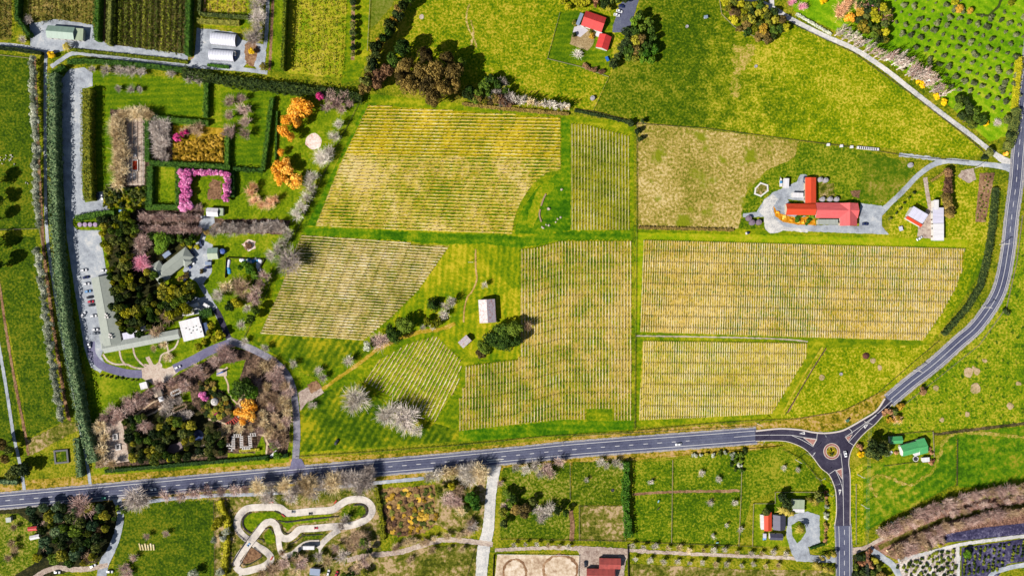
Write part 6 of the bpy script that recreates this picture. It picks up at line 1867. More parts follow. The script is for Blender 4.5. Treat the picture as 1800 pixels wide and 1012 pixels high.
trees('bare', [(882, 146, 12), (872, 166, 11), (860, 174, 11), (896, 172, 10), (884, 178, 9)], 9, 9, 'grey', 'grey bare tree right of the olive brown grove', 'grey bare trees right of the grove')
trees('mid', line((808, 168), (896, 180), 13, 4), 9, 7, ['euc', 'brown', 'mix'], 'brownish shrub in the top fence line of the vineyard', 'brownish shrubs in the top fence line', 'garden_shrub', 'shrub')
trees('poplar', line((904, 176), (998, 187), 18, 2.5), 7.5, 11, ['white', 'grey', 'tan'], 'slim pale poplar in the row above the vineyard boundary', 'slim pale poplars above the vineyard')
trees('small', [(1122, 232, 7), (1126, 246, 7), (1110, 216, 8), (1130, 214, 6.4)], 7, 5, 'bushd', 'dark shrub at the top right vineyard corner', 'dark corner shrubs', 'garden_shrub', 'shrub')
# red roof house grounds
trees('mid', [(998, 12, 9), (990, 2, 9), (1018, 8, 12), (1030, 2, 11), (1010, -4, 10)], 10, 7, 'lime', 'yellow green tree behind the red roofed house', 'yellow trees behind the red roofed house')
trees('mid', [(1048, 2, 8), (1046, 10, 6.5)], 8, 5, 'pinkbr', 'rusty red shrub behind the red roofed house', 'rusty shrubs behind the red roofed house', 'garden_shrub', 'shrub')
trees('mid', [(1064, 8, 10), (1074, 0, 10), (1086, -2, 9), (1060, -4, 9), (1100, 0, 8), (1070, 16, 7)], 9, 6, ['ever', 'mix', 'bush'], 'dark mixed tree between red roofed house and cars', 'mixed trees behind the parked cars')
trees('mid', [(1104, 60, 12), (1102, 74, 10), (1094, 88, 12), (1086, 100, 10), (1078, 114, 11), (1080, 108, 8)], 11, 6, 'bushd', 'dark grey green tree in the line below the asphalt court', 'dark trees below the asphalt court')
trees('mid', spread([(1112, 40), (1122, 28), (1140, 40), (1152, 64), (1154, 96), (1146, 112), (1110, 110), (1096, 96), (1112, 76)], 11), 10.5, 8, ['ever', 'bush', 'euc', 'green', 'ever'], 'leafy tree in the dense rounded grove right of the red house', 'rounded grove right of the red house')
trees('small', [(1010, 40, 6.5), (1038, 56, 6.5), (1042, 64, 6.5), (1009, 62, 6.5)], 6.5, 2.5, 'mix', 'shrub on the patio of the red roofed house', 'patio shrubs', 'garden_shrub', 'shrub')
tree('bare', 1016, 95, 10, 6, 'white', 'white blossoming bare tree on the red house lawn')
trees('small', [(1030, 118, 7), (1046, 122, 9), (1056, 126, 8), (1038, 120, 7)], 8, 3, 'brown', 'brown bush along the lawn fence of the red house', 'brown bushes along the lawn fence', 'garden_shrub', 'shrub')
# mixed grove on the white lane
trees('mid', spread([(1272, 0), (1300, 2), (1346, 12), (1378, 30), (1386, 46), (1350, 74), (1318, 62), (1296, 60), (1290, 40)], 10), 9.5, 6, ['mix', 'ever', 'lime', 'bush', 'euc', 'bush'], 'mixed green and orange tree in the grove beside the white lane', 'mixed grove beside the white lane')
trees('mid', spread([(1506, 0), (1548, 0), (1562, 30), (1562, 66), (1546, 78), (1520, 60), (1500, 40)], 9.5), 9, 7, ['mix', 'bush', 'ever', 'bushd', 'lime'], 'mixed garden tree between poplars and the olive grove', 'mixed trees beside the olive grove')
trees('bare', [(1482, 12, 14), (1476, 24, 12), (1490, 4, 11), (1510, 10, 11)], 12, 9, 'or', 'orange bare tree at the top of the white lane garden', 'orange bare trees at the white lane')
trees('open', [(1494, 34, 11), (1518, 44, 9)], 10, 6, 'orange', 'orange shrub below the orange bare trees', 'orange shrubs at the white lane', 'willow_tree')
trees('bare', [(1560, 32, 10), (1540, 22, 8), (1532, 6, 9), (1410, 12, 9), (1392, 4, 8)], 9, 7, 'rose', 'pale pink bare tree in the white lane gardens', 'pale pink bare trees in the lane gardens')
tree('mid', 1446, 2, 8, 3, 'gold', 'round golden bush at the top edge beside the white lane', None, 'flowering_bush', 'bush')
trees('poplar', line((1482, 56), (1566, 100), 10, 3) + line((1566, 96), (1664, 160), 14, 4) + line((1584, 100), (1650, 142), 6, 3), 8, 16, ['pink', 'grey', 'pink'], 'tall bare poplar in the line along the white lane', 'tall bare poplars along the white lane')
trees('mid', [(1614, 143, 6.5), (1621, 149, 7), (1646, 169, 6.5), (1659, 179, 7.5)], 7, 3, 'gold', 'bright golden bush on the verge of the white lane', 'golden bushes on the white lane', 'flowering_bush', 'bush')
tree('mid', 1587, 121, 6.5, 3, 'mix', 'olive green bush under the poplars of the white lane', None, 'garden_shrub', 'shrub')
tree('mid', 1604, 133, 8, 3, 'lime', 'olive yellow bush beside the golden bushes', None, 'garden_shrub', 'shrub')
trees('mid', spread([(1674, 172), (1690, 166), (1712, 190), (1728, 214), (1706, 226), (1684, 200)], 10), 9.5, 7, ['bushd', 'ever', 'bush'], 'dark evergreen at the lower corner of the olive grove', 'dark evergreens at the olive grove corner')
tree('mid', 1732, 217, 8, 3, 'gold', 'golden bush at the end of the dark evergreens', None, 'flowering_bush', 'bush')
tree('bare', 1752, 216, 8, 4, 'grey', 'grey bare shrub right of the golden bush')
trees('mid', [(1770, 210, 10), (1774, 236, 9), (1770, 254, 8), (1736, 268, 11), (1730, 276, 9)], 9, 6, 'bushd', 'dark evergreen beside the lane junction with the upper road', 'dark evergreens at the lane junction')
tree('small', 1768, 269, 5.8, 1.2, 'orange', 'low orange flower clump at the lane junction', None, 'garden_shrub', 'shrub')
# olive grove
OLP = [(1566, -4), (1800, -10), (1806, 120), (1786, 196), (1752, 204), (1700, 166), (1668, 150), (1622, 100), (1584, 66), (1566, 40)]
for i in range(-4, 22):
    for j in range(-2, 16):
        x = 1574 + i * 16.2 - j * 7.0 + U(-1.2, 1.2)
        y = 2 + i * 4.6 + j * 15.6 + U(-1.2, 1.2)
        if inside(x, y, OLP) and not (1700 < x < 1765 and y < 28):
            big = U(0, 1) < 0.55
            tree('small', x, y, U(4.8, 8.2) if big else U(2.2, 4.6), 3.6 if big else 2.0, 'olive', ('grey green olive tree' if big else 'young small olive tree') + ' in the planted grove at the top right', 'full olive trees in the grove' if big else 'young olive trees in the grove', 'olive_tree')
patch('grove_pond', [(1714, 24), (1736, 26), (1752, 12), (1760, -8), (1766, -8), (1756, 14), (1738, 30), (1716, 29)], paint('dark_pond_water', (70, 84, 30), 0.2, (50, 60, 24)), 0.5)
trees('mid', [(1686, 16, 9), (1704, 20, 8), (1678, 4, 8), (1776, 6, 9)], 8, 5, ['lime', 'mix'], 'yellow green tree by the grove pond', 'yellow trees by the grove pond')
# farmhouse grounds
trees('small', [(1402, 384, 6.2), (1408, 380, 6.4), (1422, 386, 7), (1428, 382, 7), (1418, 390, 6.5)], 6.5, 2.2, ['green', 'bush'], 'green shrub in the orange flower bed of the farmhouse', 'shrubs in the orange flower bed', 'garden_shrub', 'shrub')
trees('small', [(1404, 388, 5), (1412, 390, 5), (1378, 382, 4.5), (1368, 374, 4), (1390, 386, 4.5)], 5, 1.0, 'orange', 'orange flower clump in the farmhouse bed', 'orange flower clumps', 'flower_clump', 'flowers')
trees('small', [(1606, 339, 3.2), (1598, 348, 3.4), (1590, 357, 3.2), (1582, 366, 4.4), (1576, 374, 3), (1565, 385, 5)], 3.5, 1.8, 'bushd', 'round dark bush in the slanting line beside the farm lane', 'round bushes beside the farm lane', 'garden_shrub', 'shrub')
trees('mid', line((1667, 302), (1664, 340), 6, 1.5), 9, 6, 'brown', 'brown purple tree in the upper part of the shed row', 'brown purple trees of the shed row')
trees('mid', line((1664, 346), (1668, 378), 6, 1.5), 10, 7, 'euc', 'rust brown tree beside the long white shed', 'rust brown trees beside the white shed')
trees('small', spread([(1730, 308), (1744, 308), (1732, 386), (1716, 386)], 6), 2.4, 1.0, 'orch', 'small plant in the soil garden by the upper road', 'plants in the soil garden', 'garden_plant', 'plant')
# roundabout and south east
trees('small', [(cx - 3, cy - 2, 3.4), (cx + 4, cy - 4, 4.2), (cx + 2, cy + 4, 3.2), (cx - 4, cy + 4, 2.8)], 3, 1.6, ['lime', 'bushd', 'mix'], 'low shrub on the roundabout island', 'shrubs on the roundabout island', 'garden_shrub', 'shrub')
trees('mid', [(1534, 792, 13), (1546, 788, 12), (1540, 800, 12), (1556, 794, 11), (1532, 778, 9), (1554, 780, 9)], 12, 9, 'bushd', 'dark evergreen between roundabout and green roofed house', 'dark evergreens by the roundabout')
tree('mid', 1513, 798, 8, 3, 'gold', 'golden flowering bush by the east side of the roundabout', None, 'flowering_bush', 'bush')
trees('small', [(1510, 786, 6.4), (1560, 726, 9), (1574, 722, 9), (1584, 716, 8), (1566, 740, 8), (1622, 686, 9), (1580, 736, 8)], 8, 3.5, ['brown', 'bushd', 'mix', 'pinkbr'], 'rough bush on the bank of the straight road', 'rough bushes on the road bank', 'garden_shrub', 'shrub')
tree('small', 1770, 547, 7.5, 3, 'bushd', 'lone dark bush on the outside of the road bend', None, 'garden_shrub', 'shrub')
trees('bare', [(1576, 738, 10)], 10, 4, 'or', 'orange twiggy bush below the end of the new asphalt', None)
trees('small', [(1632, 790, 6.4), (1638, 796, 6.2), (1576, 794, 6.2), (1640, 808, 6.2), (1635, 814, 6.2)], 6.3, 1.8, ['mix', 'pinkbr'], 'small reddish shrub round the green roofed house', 'shrubs round the green roofed house', 'garden_shrub', 'shrub')
# road side trees, south of the main road
trees('bare', [(140, 894, 26)], 24, 12, 'pink', 'very wide grey bare tree on the road edge at the left')
trees('bare', [(236, 878, 23), (250, 882, 17)], 18, 11, 'grey', 'pale bare tree on the corner of the left drive', 'pale bare trees at the left drive corner')
trees('bare', [(290, 872, 13), (318, 872, 12), (342, 868, 12), (365, 866, 12), (390, 864, 12), (414, 862, 12), (432, 860, 13)], 12, 8, 'pink', 'pinkish bare tree in the left part of the roadside row', 'pinkish roadside trees, left part')
trees('bare', [(452, 858, 16), (474, 856, 16), (498, 854, 18), (520, 858, 16), (540, 852, 18), (562, 850, 17), (584, 848, 18), (604, 844, 16), (622, 844, 18), (642, 846, 17), (648, 832, 14), (470, 872, 14), (510, 872, 14), (550, 868, 13), (630, 862, 15)], 16, 11, ['grey', 'tan', 'grey', 'white'], 'pale bare roadside tree above the kart track', 'pale roadside trees above the kart track')
trees('bare', [(752, 838, 13), (768, 834, 13), (782, 832, 14), (798, 830, 14), (814, 832, 17), (830, 828, 17), (844, 830, 16), (826, 844, 13), (848, 842, 11)], 14, 10, ['white', 'tan'], 'pale bare roadside tree left of the white drive', 'pale roadside trees left of the white drive')
trees('bare', [(906, 822, 11), (924, 824, 12), (940, 820, 12), (960, 824, 13), (968, 832, 12), (948, 832, 10), (984, 812, 9)], 12, 8, ['white', 'pink'], 'pale bare roadside tree right of the white drive', 'pale roadside trees right of the white drive')
trees('bare', [(1056, 812, 10), (1066, 818, 9), (1082, 812, 9), (1092, 818, 8)], 9, 6, 'white', 'small white bare tree at the top of the paddock hedge', 'white bare trees by the paddock hedge')
trees('small', line((1222, 800), (1310, 794), 9, 2), 5, 2, ['silver', 'bush'], 'small roadside bush beside the west approach', 'roadside bushes by the west approach', 'garden_shrub', 'shrub')
# bottom left thicket
trees('mid', spread([(40, 890), (92, 884), (124, 892), (190, 886), (198, 920), (178, 950), (162, 988), (120, 992), (86, 986), (74, 940), (60, 912)], 14), 10.5, 8, ['bushd', 'shelt', 'ever', 'bush', 'bush'], 'dark evergreen in the thicket at the bottom left', 'dark thicket at the bottom left', 'bush_tree', rv=0.4)
trees('bare', [(72, 912, 12), (92, 936, 10), (150, 944, 14), (110, 974, 13), (170, 950, 11), (155, 980, 11), (80, 958, 9), (136, 930, 9), (104, 916, 11), (140, 966, 12), (176, 930, 10), (122, 950, 12)], 12, 7, ['brown', 'pink'], 'brownish bare tree in the bottom left thicket', 'bare trees in the bottom left thicket')
tree('mid', 66, 978, 10, 5, 'lime', 'yellow tree beside the dark bottom left thicket')
trees('mid', [(180, 894, 7), (182, 904, 7), (180, 914, 7), (208, 892, 6.5), (218, 898, 7), (202, 911, 6.5)], 7, 4, 'ever', 'evergreen beside the mouth of the bottom left drive', 'evergreens at the left drive mouth')
trees('bare', [(24, 926, 9), (26, 966, 12), (14, 980, 10), (20, 954, 8)], 10, 5, 'brown', 'brown bare fruit tree in the bottom left plot', 'bare fruit trees in the bottom left plot')
trees('mid', [(6, 780, 14), (18, 790, 11), (30, 826, 14), (46, 824, 13), (20, 832, 12), (10, 806, 10)], 13, 8, ['bushd', 'euc'], 'dark tree at the left lane above the main road', 'dark trees at the left lane')
trees('bare', [(234, 980, 9), (258, 942, 6), (292, 938, 7), (218, 998, 10), (224, 1008, 9)], 8, 5, 'pink', 'small bare tree in the dim pasture at the bottom', 'bare trees in the dim bottom pasture')
trees('open', [(398, 934, 11), (392, 944, 9), (376, 948, 8), (388, 1004, 10), (340, 1008, 9)], 10, 6, 'silver', 'silver blossoming tree left of the kart track', 'silver blossom trees left of the kart track', 'blossom_tree')
trees('mid', [(384, 918, 10), (378, 926, 9)], 10, 6, 'lime', 'yellow green tree left of the kart track bend', 'yellow trees left of the kart track')
# kart area
trees('bare', [(606, 912, 12), (600, 924, 9)], 12, 7, 'grey', 'grey bare tree inside the upper kart loop', 'grey bare trees inside the kart loop')
trees('bare', [(630, 946, 14), (642, 956, 13), (612, 950, 12), (620, 964, 12), (640, 990, 13), (650, 982, 11), (602, 976, 12), (628, 996, 12), (520, 980, 13), (500, 988, 13), (530, 990, 12), (480, 1000, 13), (460, 1008, 12), (560, 978, 12), (576, 986, 11), (516, 1004, 12), (590, 962, 10), (496, 972, 9)], 12, 7, ['brown', 'pink', 'grey', 'tan'], 'mixed bare tree below the kart track', 'bare trees below the kart track')
trees('mid', [(640, 952, 9), (640, 1004, 11), (618, 1010, 9), (520, 974, 7), (650, 966, 9), (604, 1010, 8)], 9, 5, ['bushd', 'bush', 'ever'], 'dark shrub below the kart track', 'dark shrubs below the kart track', 'garden_shrub', 'shrub')
trees('bare', line((690, 960), (760, 948), 8, 4) + [(785, 942, 9), (806, 940, 10), (822, 936, 9), (830, 924, 10), (760, 966, 8), (720, 984, 8), (790, 964, 6), (812, 966, 9)], 8, 5, ['tan', 'grey', 'brown'], 'small bare tree along the pale side drive', 'bare trees along the pale side drive')
trees('small', spread([(674, 866), (760, 856), (766, 916), (744, 934), (700, 940), (676, 924)], 9), 6.2, 0.9, ['brown', 'orch', 'sedge', 'orch'], 'dead brown scrub bush in the overgrown garden', 'dead scrub in the overgrown garden', 'garden_shrub', 'shrub')
for x, y, a, b in ((712, 861, 6, 4), (734, 858, 4, 3), (736, 877, 4, 6), (757, 872, 6, 3), (722, 912, 6, 12), (742, 906, 4, 11), (719, 899, 3, 4)):
    patch('yellow_ground_cover', [(x + a * math.cos(i * 0.7), y + b * math.sin(i * 0.7)) for i in range(9)], ground_mat('yellow_ground_cover', [(206, 150, 30), (228, 176, 50), (240, 196, 80), (246, 210, 110)], s3=0.8), 1.5, kind='stuff')
trees('mid', [(830, 874, 14), (836, 888, 11), (822, 892, 10), (794, 854, 9), (772, 860, 8)], 11, 6, ['lime', 'bush', 'green'], 'leafy tree on the bank left of the white drive', 'leafy trees left of the white drive')
trees('bare', [(806, 862, 12), (800, 884, 14), (786, 876, 12), (810, 898, 10), (826, 918, 9)], 12, 6, ['pink', 'tan', 'brown'], 'bare tree on the bank left of the white drive', 'bare trees on the bank by the white drive')
# paddocks
trees('mid', [(920, 898, 15), (906, 894, 10)], 14, 6, 'euc', 'round ochre tree in the left paddock', 'round ochre trees in the left paddock')
trees('bare', [(950, 898, 14), (966, 892, 13), (950, 912, 10), (960, 904, 10)], 12, 7, ['grey', 'white'], 'greyish bare tree in the left paddock grove', 'greyish bare trees in the left paddock')
trees('mid', [(892, 866, 11), (902, 874, 9), (936, 880, 10), (980, 896, 10), (994, 900, 9), (886, 920, 9), (896, 884, 10), (884, 900, 10)], 10, 6, ['bushd', 'ever', 'bush'], 'dark tree round the left paddock grove', 'dark trees round the left paddock')
trees('bare', [(896, 880, 8), (886, 890, 9), (878, 850, 8)], 8, 5, 'pink', 'pinkish bare tree beside the white drive', 'pinkish bare trees beside the white drive')
for x, y in ((1030, 843), (1144, 847), (1232, 832), (1263, 842), (1248, 884), (1277, 923), (1253, 942), (1291, 883), (1378, 822), (1402, 825), (1302, 930)):
    tree('bare', x, y, U(4, 7), 4, 'white', 'small white bare fruit tree scattered over the paddocks', 'white fruit trees scattered over the paddocks')
trees('small', spread([(1284, 798), (1303, 797), (1304, 828), (1286, 828)], 7), 5.4, 2.6, ['silver', 'bush', 'ever'], 'shrub in the little fenced plot at the paddock top', 'shrubs in the fenced plot', 'garden_shrub', 'shrub')
trees('bare', line((905, 956), (1000, 960), 6, 2) + line((1110, 960), (1380, 974), 14, 3) + line((1120, 984), (1370, 996), 12, 3), 6, 5, ['tan', 'white'], 'small pale bare tree along the earth drive of the paddocks', 'small bare trees along the earth drive')
# palm house
tree('palm', 1407, 930, 12, 9, '', 'large palm on the teardrop lawn of the gravel drive')
trees('palm', [(1424, 878, 9), (1434, 882, 9), (1374, 896, 9), (1384, 900, 9), (1392, 902, 8)], 9, 5, '', 'palm beside the drive garage', 'palms beside the drive garage')
trees('palm', [(1446, 980, 7), (1456, 978, 7), (1466, 974, 7), (1440, 996, 8), (1452, 1000, 8), (1462, 1004, 8), (1434, 992, 7)], 8, 6, '', 'palm in the row by the mouth of the palm drive', 'palms by the drive mouth')
trees('mid', [(1374, 874, 12), (1382, 884, 10), (1436, 868, 9), (1440, 876, 9), (1346, 898, 9)], 10, 6, ['bushd', 'ever'], 'dark tree beside the red and black house', 'dark trees beside the red and black house')
trees('small', line((1452, 862), (1452, 950), 10, 2), 5, 2, ['pinkbr', 'euc', 'silver'], 'small shrub along the roadside fence of the palm house', 'shrubs along the palm house fence', 'garden_shrub', 'shrub')
# south east avenue and nursery
trees('bare', line((1546, 936), (1622, 900), 12, 3) + line((1628, 897), (1724, 871), 13, 3) + line((1732, 869), (1808, 857), 10, 3), 10.5, 9, ['pink', 'pink', 'brown', 'pink'], 'mauve brown bare tree on the upper side of the grassy ride', 'bare trees above the grassy ride', 'avenue_tree')
trees('bare', line((1556, 944), (1640, 908), 10, 3) + line((1650, 905), (1800, 874), 15, 3), 7.5, 6, ['brown', 'pink'], 'low brown bare tree on the inner upper side of the ride', 'low bare trees above the grassy ride', 'avenue_tree')
trees('bare', line((1566, 970), (1650, 932), 11, 3) + line((1656, 930), (1724, 911), 9, 3) + line((1732, 909), (1808, 896), 9, 3) + line((1584, 976), (1650, 948), 7, 3), 10, 9, ['pink', 'brown', 'brown', 'pink'], 'mauve brown bare tree on the lower side of the grassy ride', 'bare trees below the grassy ride', 'avenue_tree')
trees('small', spread([(1576, 996), (1640, 972), (1680, 962), (1680, 1016), (1610, 1016)], 7.5), 4.6, 1.6, 'nurs', 'potted nursery shrub on the pale curved beds', 'nursery shrubs on the pale beds', 'nursery_plant', 'plant')
for i in range(13):
    for j in range(8):
        x, y = 1698 + i * 8.4 - j * 0.5, 966 + j * 6.0 - i * 1.15
        if inside(x, y, [(1690, 962), (1806, 946), (1806, 974), (1770, 990), (1730, 1014), (1690, 1014)]) and U(0, 1) < 0.72:
            tree('small', x, y, U(2.6, 4.0), 1.5, 'nurs', 'potted green plant in the dark nursery grid', 'plants in the dark nursery grid', 'nursery_plant', 'plant')
tree('mid', 1700, 972, 9, 5, 'green', 'rounded green tree at the corner of the dark nursery grid')
trees('small', spread([(1624, 958), (1660, 944), (1660, 952), (1634, 966)], 6), 5.6, 2.6, ['lime', 'bush'], 'yellow green shrub between ride and nursery', 'shrubs between ride and nursery', 'garden_shrub', 'shrub')
trees('small', spread([(1504, 978), (1528, 970), (1560, 1014), (1504, 1014)], 9), 8, 4, ['bushd', 'euc', 'pinkbr', 'bush'], 'dark scrub bush in the wedge beside the south road', 'scrub in the wedge by the south road', 'garden_shrub', 'shrub')
# shade trees standing just outside the left edge
trees('big', [(-12, 318, 14), (-6, 350, 12), (-10, 384, 13), (-14, 430, 18), (-8, 466, 16)], 15, 12, 'ever', 'dark tree cut by the left edge of the pasture', 'dark trees at the left edge')
# ------------------------------------------------------------------ fences
WIRE = paint('fence_wire_wood', (176, 160, 136), 0.8, (120, 106, 90))
DWOOD = paint('dark_fence', (70, 58, 52), 0.9)


def fence(pts, label, mat=WIRE, h=1.2, pitch=4.0, rail=0.07, solid=False, group=None, name='fence'):
    o0 = W(*pts[0])
    mb = MB()
    pb = MB()
    for a, b in zip(pts, pts[1:]):
        a, b = W(*a) - o0, W(*b) - o0
        if solid:
            mb.bar(a, b, 0.14, 0.05, h)
        else:
            for z in (0.4, 0.75, h - 0.1):
                mb.bar(a, b, rail, z, z + 0.09)
        m = max(1, int((b - a).length / pitch))
        for j in range(m + 1):
            p = a.lerp(b, j / m)
            pb.box(p.x - 0.09, p.x + 0.09, p.y - 0.09, p.y + 0.09, 0, h + 0.1)
    o = mb.build(name, mat, None, o0)
    q = pb.build('post', mat, o, None, 'stuff')
    return tag(o, label, 'fence', group)


F = [
    ([(652, -20), (646, 90)], 'wire fence beside the orchard lane at the top', WIRE),
    ([(1122, 218), (1240, 226), (1400, 247), (1520, 262), (1600, 276), (1700, 284)], 'fence between dry field and bright pasture', DWOOD),
    ([(984, 24), (962, 104), (1020, 118), (1070, 136)], 'pale fence round the lawn of the red roofed house', WIRE),
    ([(1070, 136), (1042, 196)], 'straight fence from the red house lawn to the vineyard', WIRE),
    ([(1010, 192), (1048, 197), (1112, 214)], 'short fence along the top right vineyard boundary', DWOOD),
    ([(1119, 216), (1119, 400), (1117, 600), (1116, 752)], 'long straight fence on the right boundary of the vineyard', DWOOD),
    ([(640, 166), (590, 262), (540, 370), (480, 490), (430, 592)], 'long slanting fence on the left boundary of the vineyard', DWOOD),
    ([(520, 802), (640, 794), (800, 782), (960, 766), (1112, 757)], 'dark roadside fence along the foot of the vineyard', DWOOD),
    ([(1120, 756), (1240, 744), (1330, 738), (1400, 736), (1480, 722), (1540, 692)], 'roadside fence from the vines to the new asphalt', DWOOD),
    ([(1540, 692), (1600, 640), (1650, 598)], 'fence on the upper side of the straight road', DWOOD),
    ([(1582, 716), (1640, 670), (1720, 606), (1768, 540), (1786, 460), (1796, 380)], 'fence on the outside of the sweeping road bend', WIRE),
    ([(1300, 6), (1264, 0), (1268, 26), (1290, 48), (1318, 62), (1350, 76)], 'pale fence round the mixed grove', WIRE),
    ([(1390, 42), (1500, 94), (1600, 166), (1700, 242), (1730, 270)], 'fence along the lower side of the white lane', DWOOD),
    ([(1002, 814), (1002, 878)], 'short green topped fence between the two left paddocks', WIRE),
    ([(1096, 812), (1097, 886), (1099, 948)], 'fence along the left of the tall paddock hedge', WIRE),
    ([(1018, 888), (1096, 888)], 'cross fence above the worn paddock', DWOOD),
    ([(1018, 888), (1018, 948)], 'left fence of the worn paddock', WIRE),
    ([(1182, 808), (1180, 952)], 'upright fence between the middle and right paddocks', WIRE),
    ([(880, 946), (1000, 948), (1100, 950), (1180, 954), (1296, 958), (1340, 960)], 'long dark fence along the foot of the paddocks', DWOOD),
    ([(1304, 796), (1302, 870), (1298, 958)], 'upright fence left of the palm house', WIRE),
    ([(1324, 884), (1362, 884), (1362, 864), (1448, 864)], 'pale fence on the top side of the palm house garden', WIRE),
    ([(1324, 884), (1322, 958)], 'pale fence on the left side of the palm house garden', WIRE),
    ([(1376, 790), (1408, 806), (1440, 842), (1450, 866), (1452, 956)], 'dark fence curving round the south west of the roundabout', DWOOD),
    ([(1548, 766), (1600, 760), (1639, 757)], 'dark fence behind the green roofed house', DWOOD),
    ([(1639, 757), (1641, 802)], 'pale fence right of the green roofed house', WIRE),
    ([(1554, 818), (1600, 812), (1634, 811)], 'dark fence below the green roofed house lawn', DWOOD),
    ([(1504, 850), (1504, 955)], 'roadside fence along the south road', WIRE),
    ([(1682, 772), (1681, 852)], 'upright fence right of the hay field', DWOOD),
    ([(376, 880), (378, 1014)], 'fence left of the kart track scrub', DWOOD),
    ([(398, 920), (396, 1014)], 'second fence beside the kart track scrub', DWOOD),
    ([(-5, 97), (62, 104)], 'pale fence along the top of the left pasture', WIRE),
    ([(-5, 404), (70, 402), (76, 432)], 'pale fence across the left pasture', WIRE),
    ([(836, 958), (820, 1014)], 'fence beside the bottom white drive', DWOOD),
    ([(1450, 612), (1380, 728)], 'slanting fence beside the triangular pasture', DWOOD),
]
for pts, lb, m in F:
    fence(pts, lb, m)
fence([(397, 488), (399, 453), (466, 456), (452, 480), (446, 502)], 'dark solid fence round the small lawn with covered mounds', DWOOD, 1.6, 3.0, solid=True)
fence([(1103, 956), (1104, 1014)], 'dark solid fence right of the stable block', DWOOD, 1.5, 3.0, solid=True)
fence([(868, 974), (866, 1014)], 'dark board fence on the left of the riding arena', DWOOD, 1.3, 3.0, solid=True)
fence([(874, 973), (1018, 975), (1016, 1014)], 'pale rail fence round the top of the riding arena', TIMBERW, 1.2)
fence([(1006, 766), (1330, 748)], 'low timber verge rail along the main road', WIRE, 0.6)

# ------------------------------------------------------------------ kart track furniture
TYRE = paint('tyre_rubber', (84, 74, 84), 0.9, (120, 110, 118))


def tyre_wall(pts, label):
    cl = catmull([K(*p) for p in pts], 1.0)
    o0 = W(*cl[0])
    mb = MB()
    acc = 9
    last = None
    for p in cl:
        q = W(*p) - o0
        if last is None or (q - last).length > 0.72:
            for z in (0, 0.28):
                r = 0.36 * U(0.9, 1.1)
                mb.lathe([(r * 0.9, z), (r, z + 0.1), (r * 0.92, z + 0.27), (r * 0.5, z + 0.27), (r * 0.45, z + 0.1)], 8, (q.x + U(-.08, .08), q.y + U(-.08, .08), 0.3))
            last = q
    o = mb.build('tyre_wall', TYRE, None, o0)
    tag(o, label, 'tyre wall', 'tyre walls of the kart track')


tyre_wall([(240, 310), (185, 350), (160, 410), (185, 490), (260, 545)], 'dark tyre wall inside the left bend of the kart track')
tyre_wall([(255, 315), (200, 355), (170, 410), (192, 484), (258, 530)], 'second ring of tyres inside the left kart bend')
tyre_wall([(520, 296), (560, 310), (615, 345)], 'tyre wall at the kink of the top kart straight')
tyre_wall([(560, 400), (640, 412), (740, 402), (860, 385), (980, 372), (1220, 356)], 'long straight tyre wall between the two kart straights')
tyre_wall([(640, 420), (860, 392), (1100, 368)], 'inner straight tyre wall between the two kart straights')
tyre_wall([(540, 400), (590, 450), (600, 510), (650, 545), (690, 530)], 'curved tyre wall beside the kart chicane')
tyre_wall([(420, 490), (460, 478), (490, 505), (500, 545)], 'tyre wall inside the bend before the bridge')
tyre_wall([(1400, 225), (1480, 220), (1530, 260), (1535, 320), (1500, 360), (1460, 366)], 'tyre wall inside the right bend of the kart track')
tyre_wall([(1390, 232), (1470, 228), (1518, 262), (1522, 315), (1490, 350)], 'second ring of tyres inside the right kart bend')
tyre_wall([(60, 440), (100, 530), (200, 620)], 'tyre wall outside the left bend of the kart track')
tyre_wall([(70, 900), (60, 860), (110, 770), (200, 640)], 'tyre wall on the outer side of the kart bridge')
tyre_wall([(145, 840), (180, 880), (240, 880), (370, 800), (360, 755), (290, 690)], 'tyre wall round the rubber bed triangle')
tyre_wall([(340, 600), (390, 610), (400, 640)], 'short tyre wall under the kart bridge')
tyre_wall([(820, 545), (870, 560), (1050, 548)], 'tyre wall along the pit lane island')
tyre_wall([(830, 560), (760, 620), (700, 650)], 'tyre wall on the slope below the kart chicane')
# bridge side rails
for s, lb in ((-1, 'left'), (1, 'right')):
    cl = [K(95, 880), K(200, 700), K(330, 530), K(385, 460)]
    cl = [(x + s * 5.0, y + s * 4.0) for x, y in cl]
    o = strip('bridge_rail', cl, 0.7, KERB if s > 0 else DARK, kind=None, z=0.0, thick=1.0)
    tag(o, lb + ' side rail of the diagonal kart bridge', 'rail', 'rails of the kart bridge')

# ------------------------------------------------------------------ vehicles
CARP = {k: paint('car_' + k, c, 0.3, None, 0.5, 0.05, gain=1.7) for k, c in dict(white=(238, 238, 242), black=(34, 36, 46), blue=(40, 60, 130), silver=(150, 170, 190), red=(190, 40, 60), navy=(30, 40, 90), lightblue=(120, 170, 220), grey=(110, 116, 126)).items()}
PLAST = paint('dark_tyre', (36, 36, 40), 0.8)


def loft(secs):
    """closed body from cross sections (x, half width bottom, half width top, z bottom, z top)"""
    mb = MB()
    for (x, wb, wt, z0, z1) in secs:
        mb.v += [(x, -wb, z0), (x, wb, z0), (x, wb, (z0 + z1) * 0.55), (x, wt, z1), (x, -wt, z1), (x, -wb, (z0 + z1) * 0.55)]
    n = len(secs)
    for i in range(n - 1):
        for j in range(6):
            mb.f.append((i * 6 + j, i * 6 + (j + 1) % 6, (i + 1) * 6 + (j + 1) % 6, (i + 1) * 6 + j))
            mb.m.append(0)
    mb.f.append(tuple(reversed(range(6))))
    mb.f.append(tuple(range((n - 1) * 6, n * 6)))
    mb.m += [0, 0]
    return mb


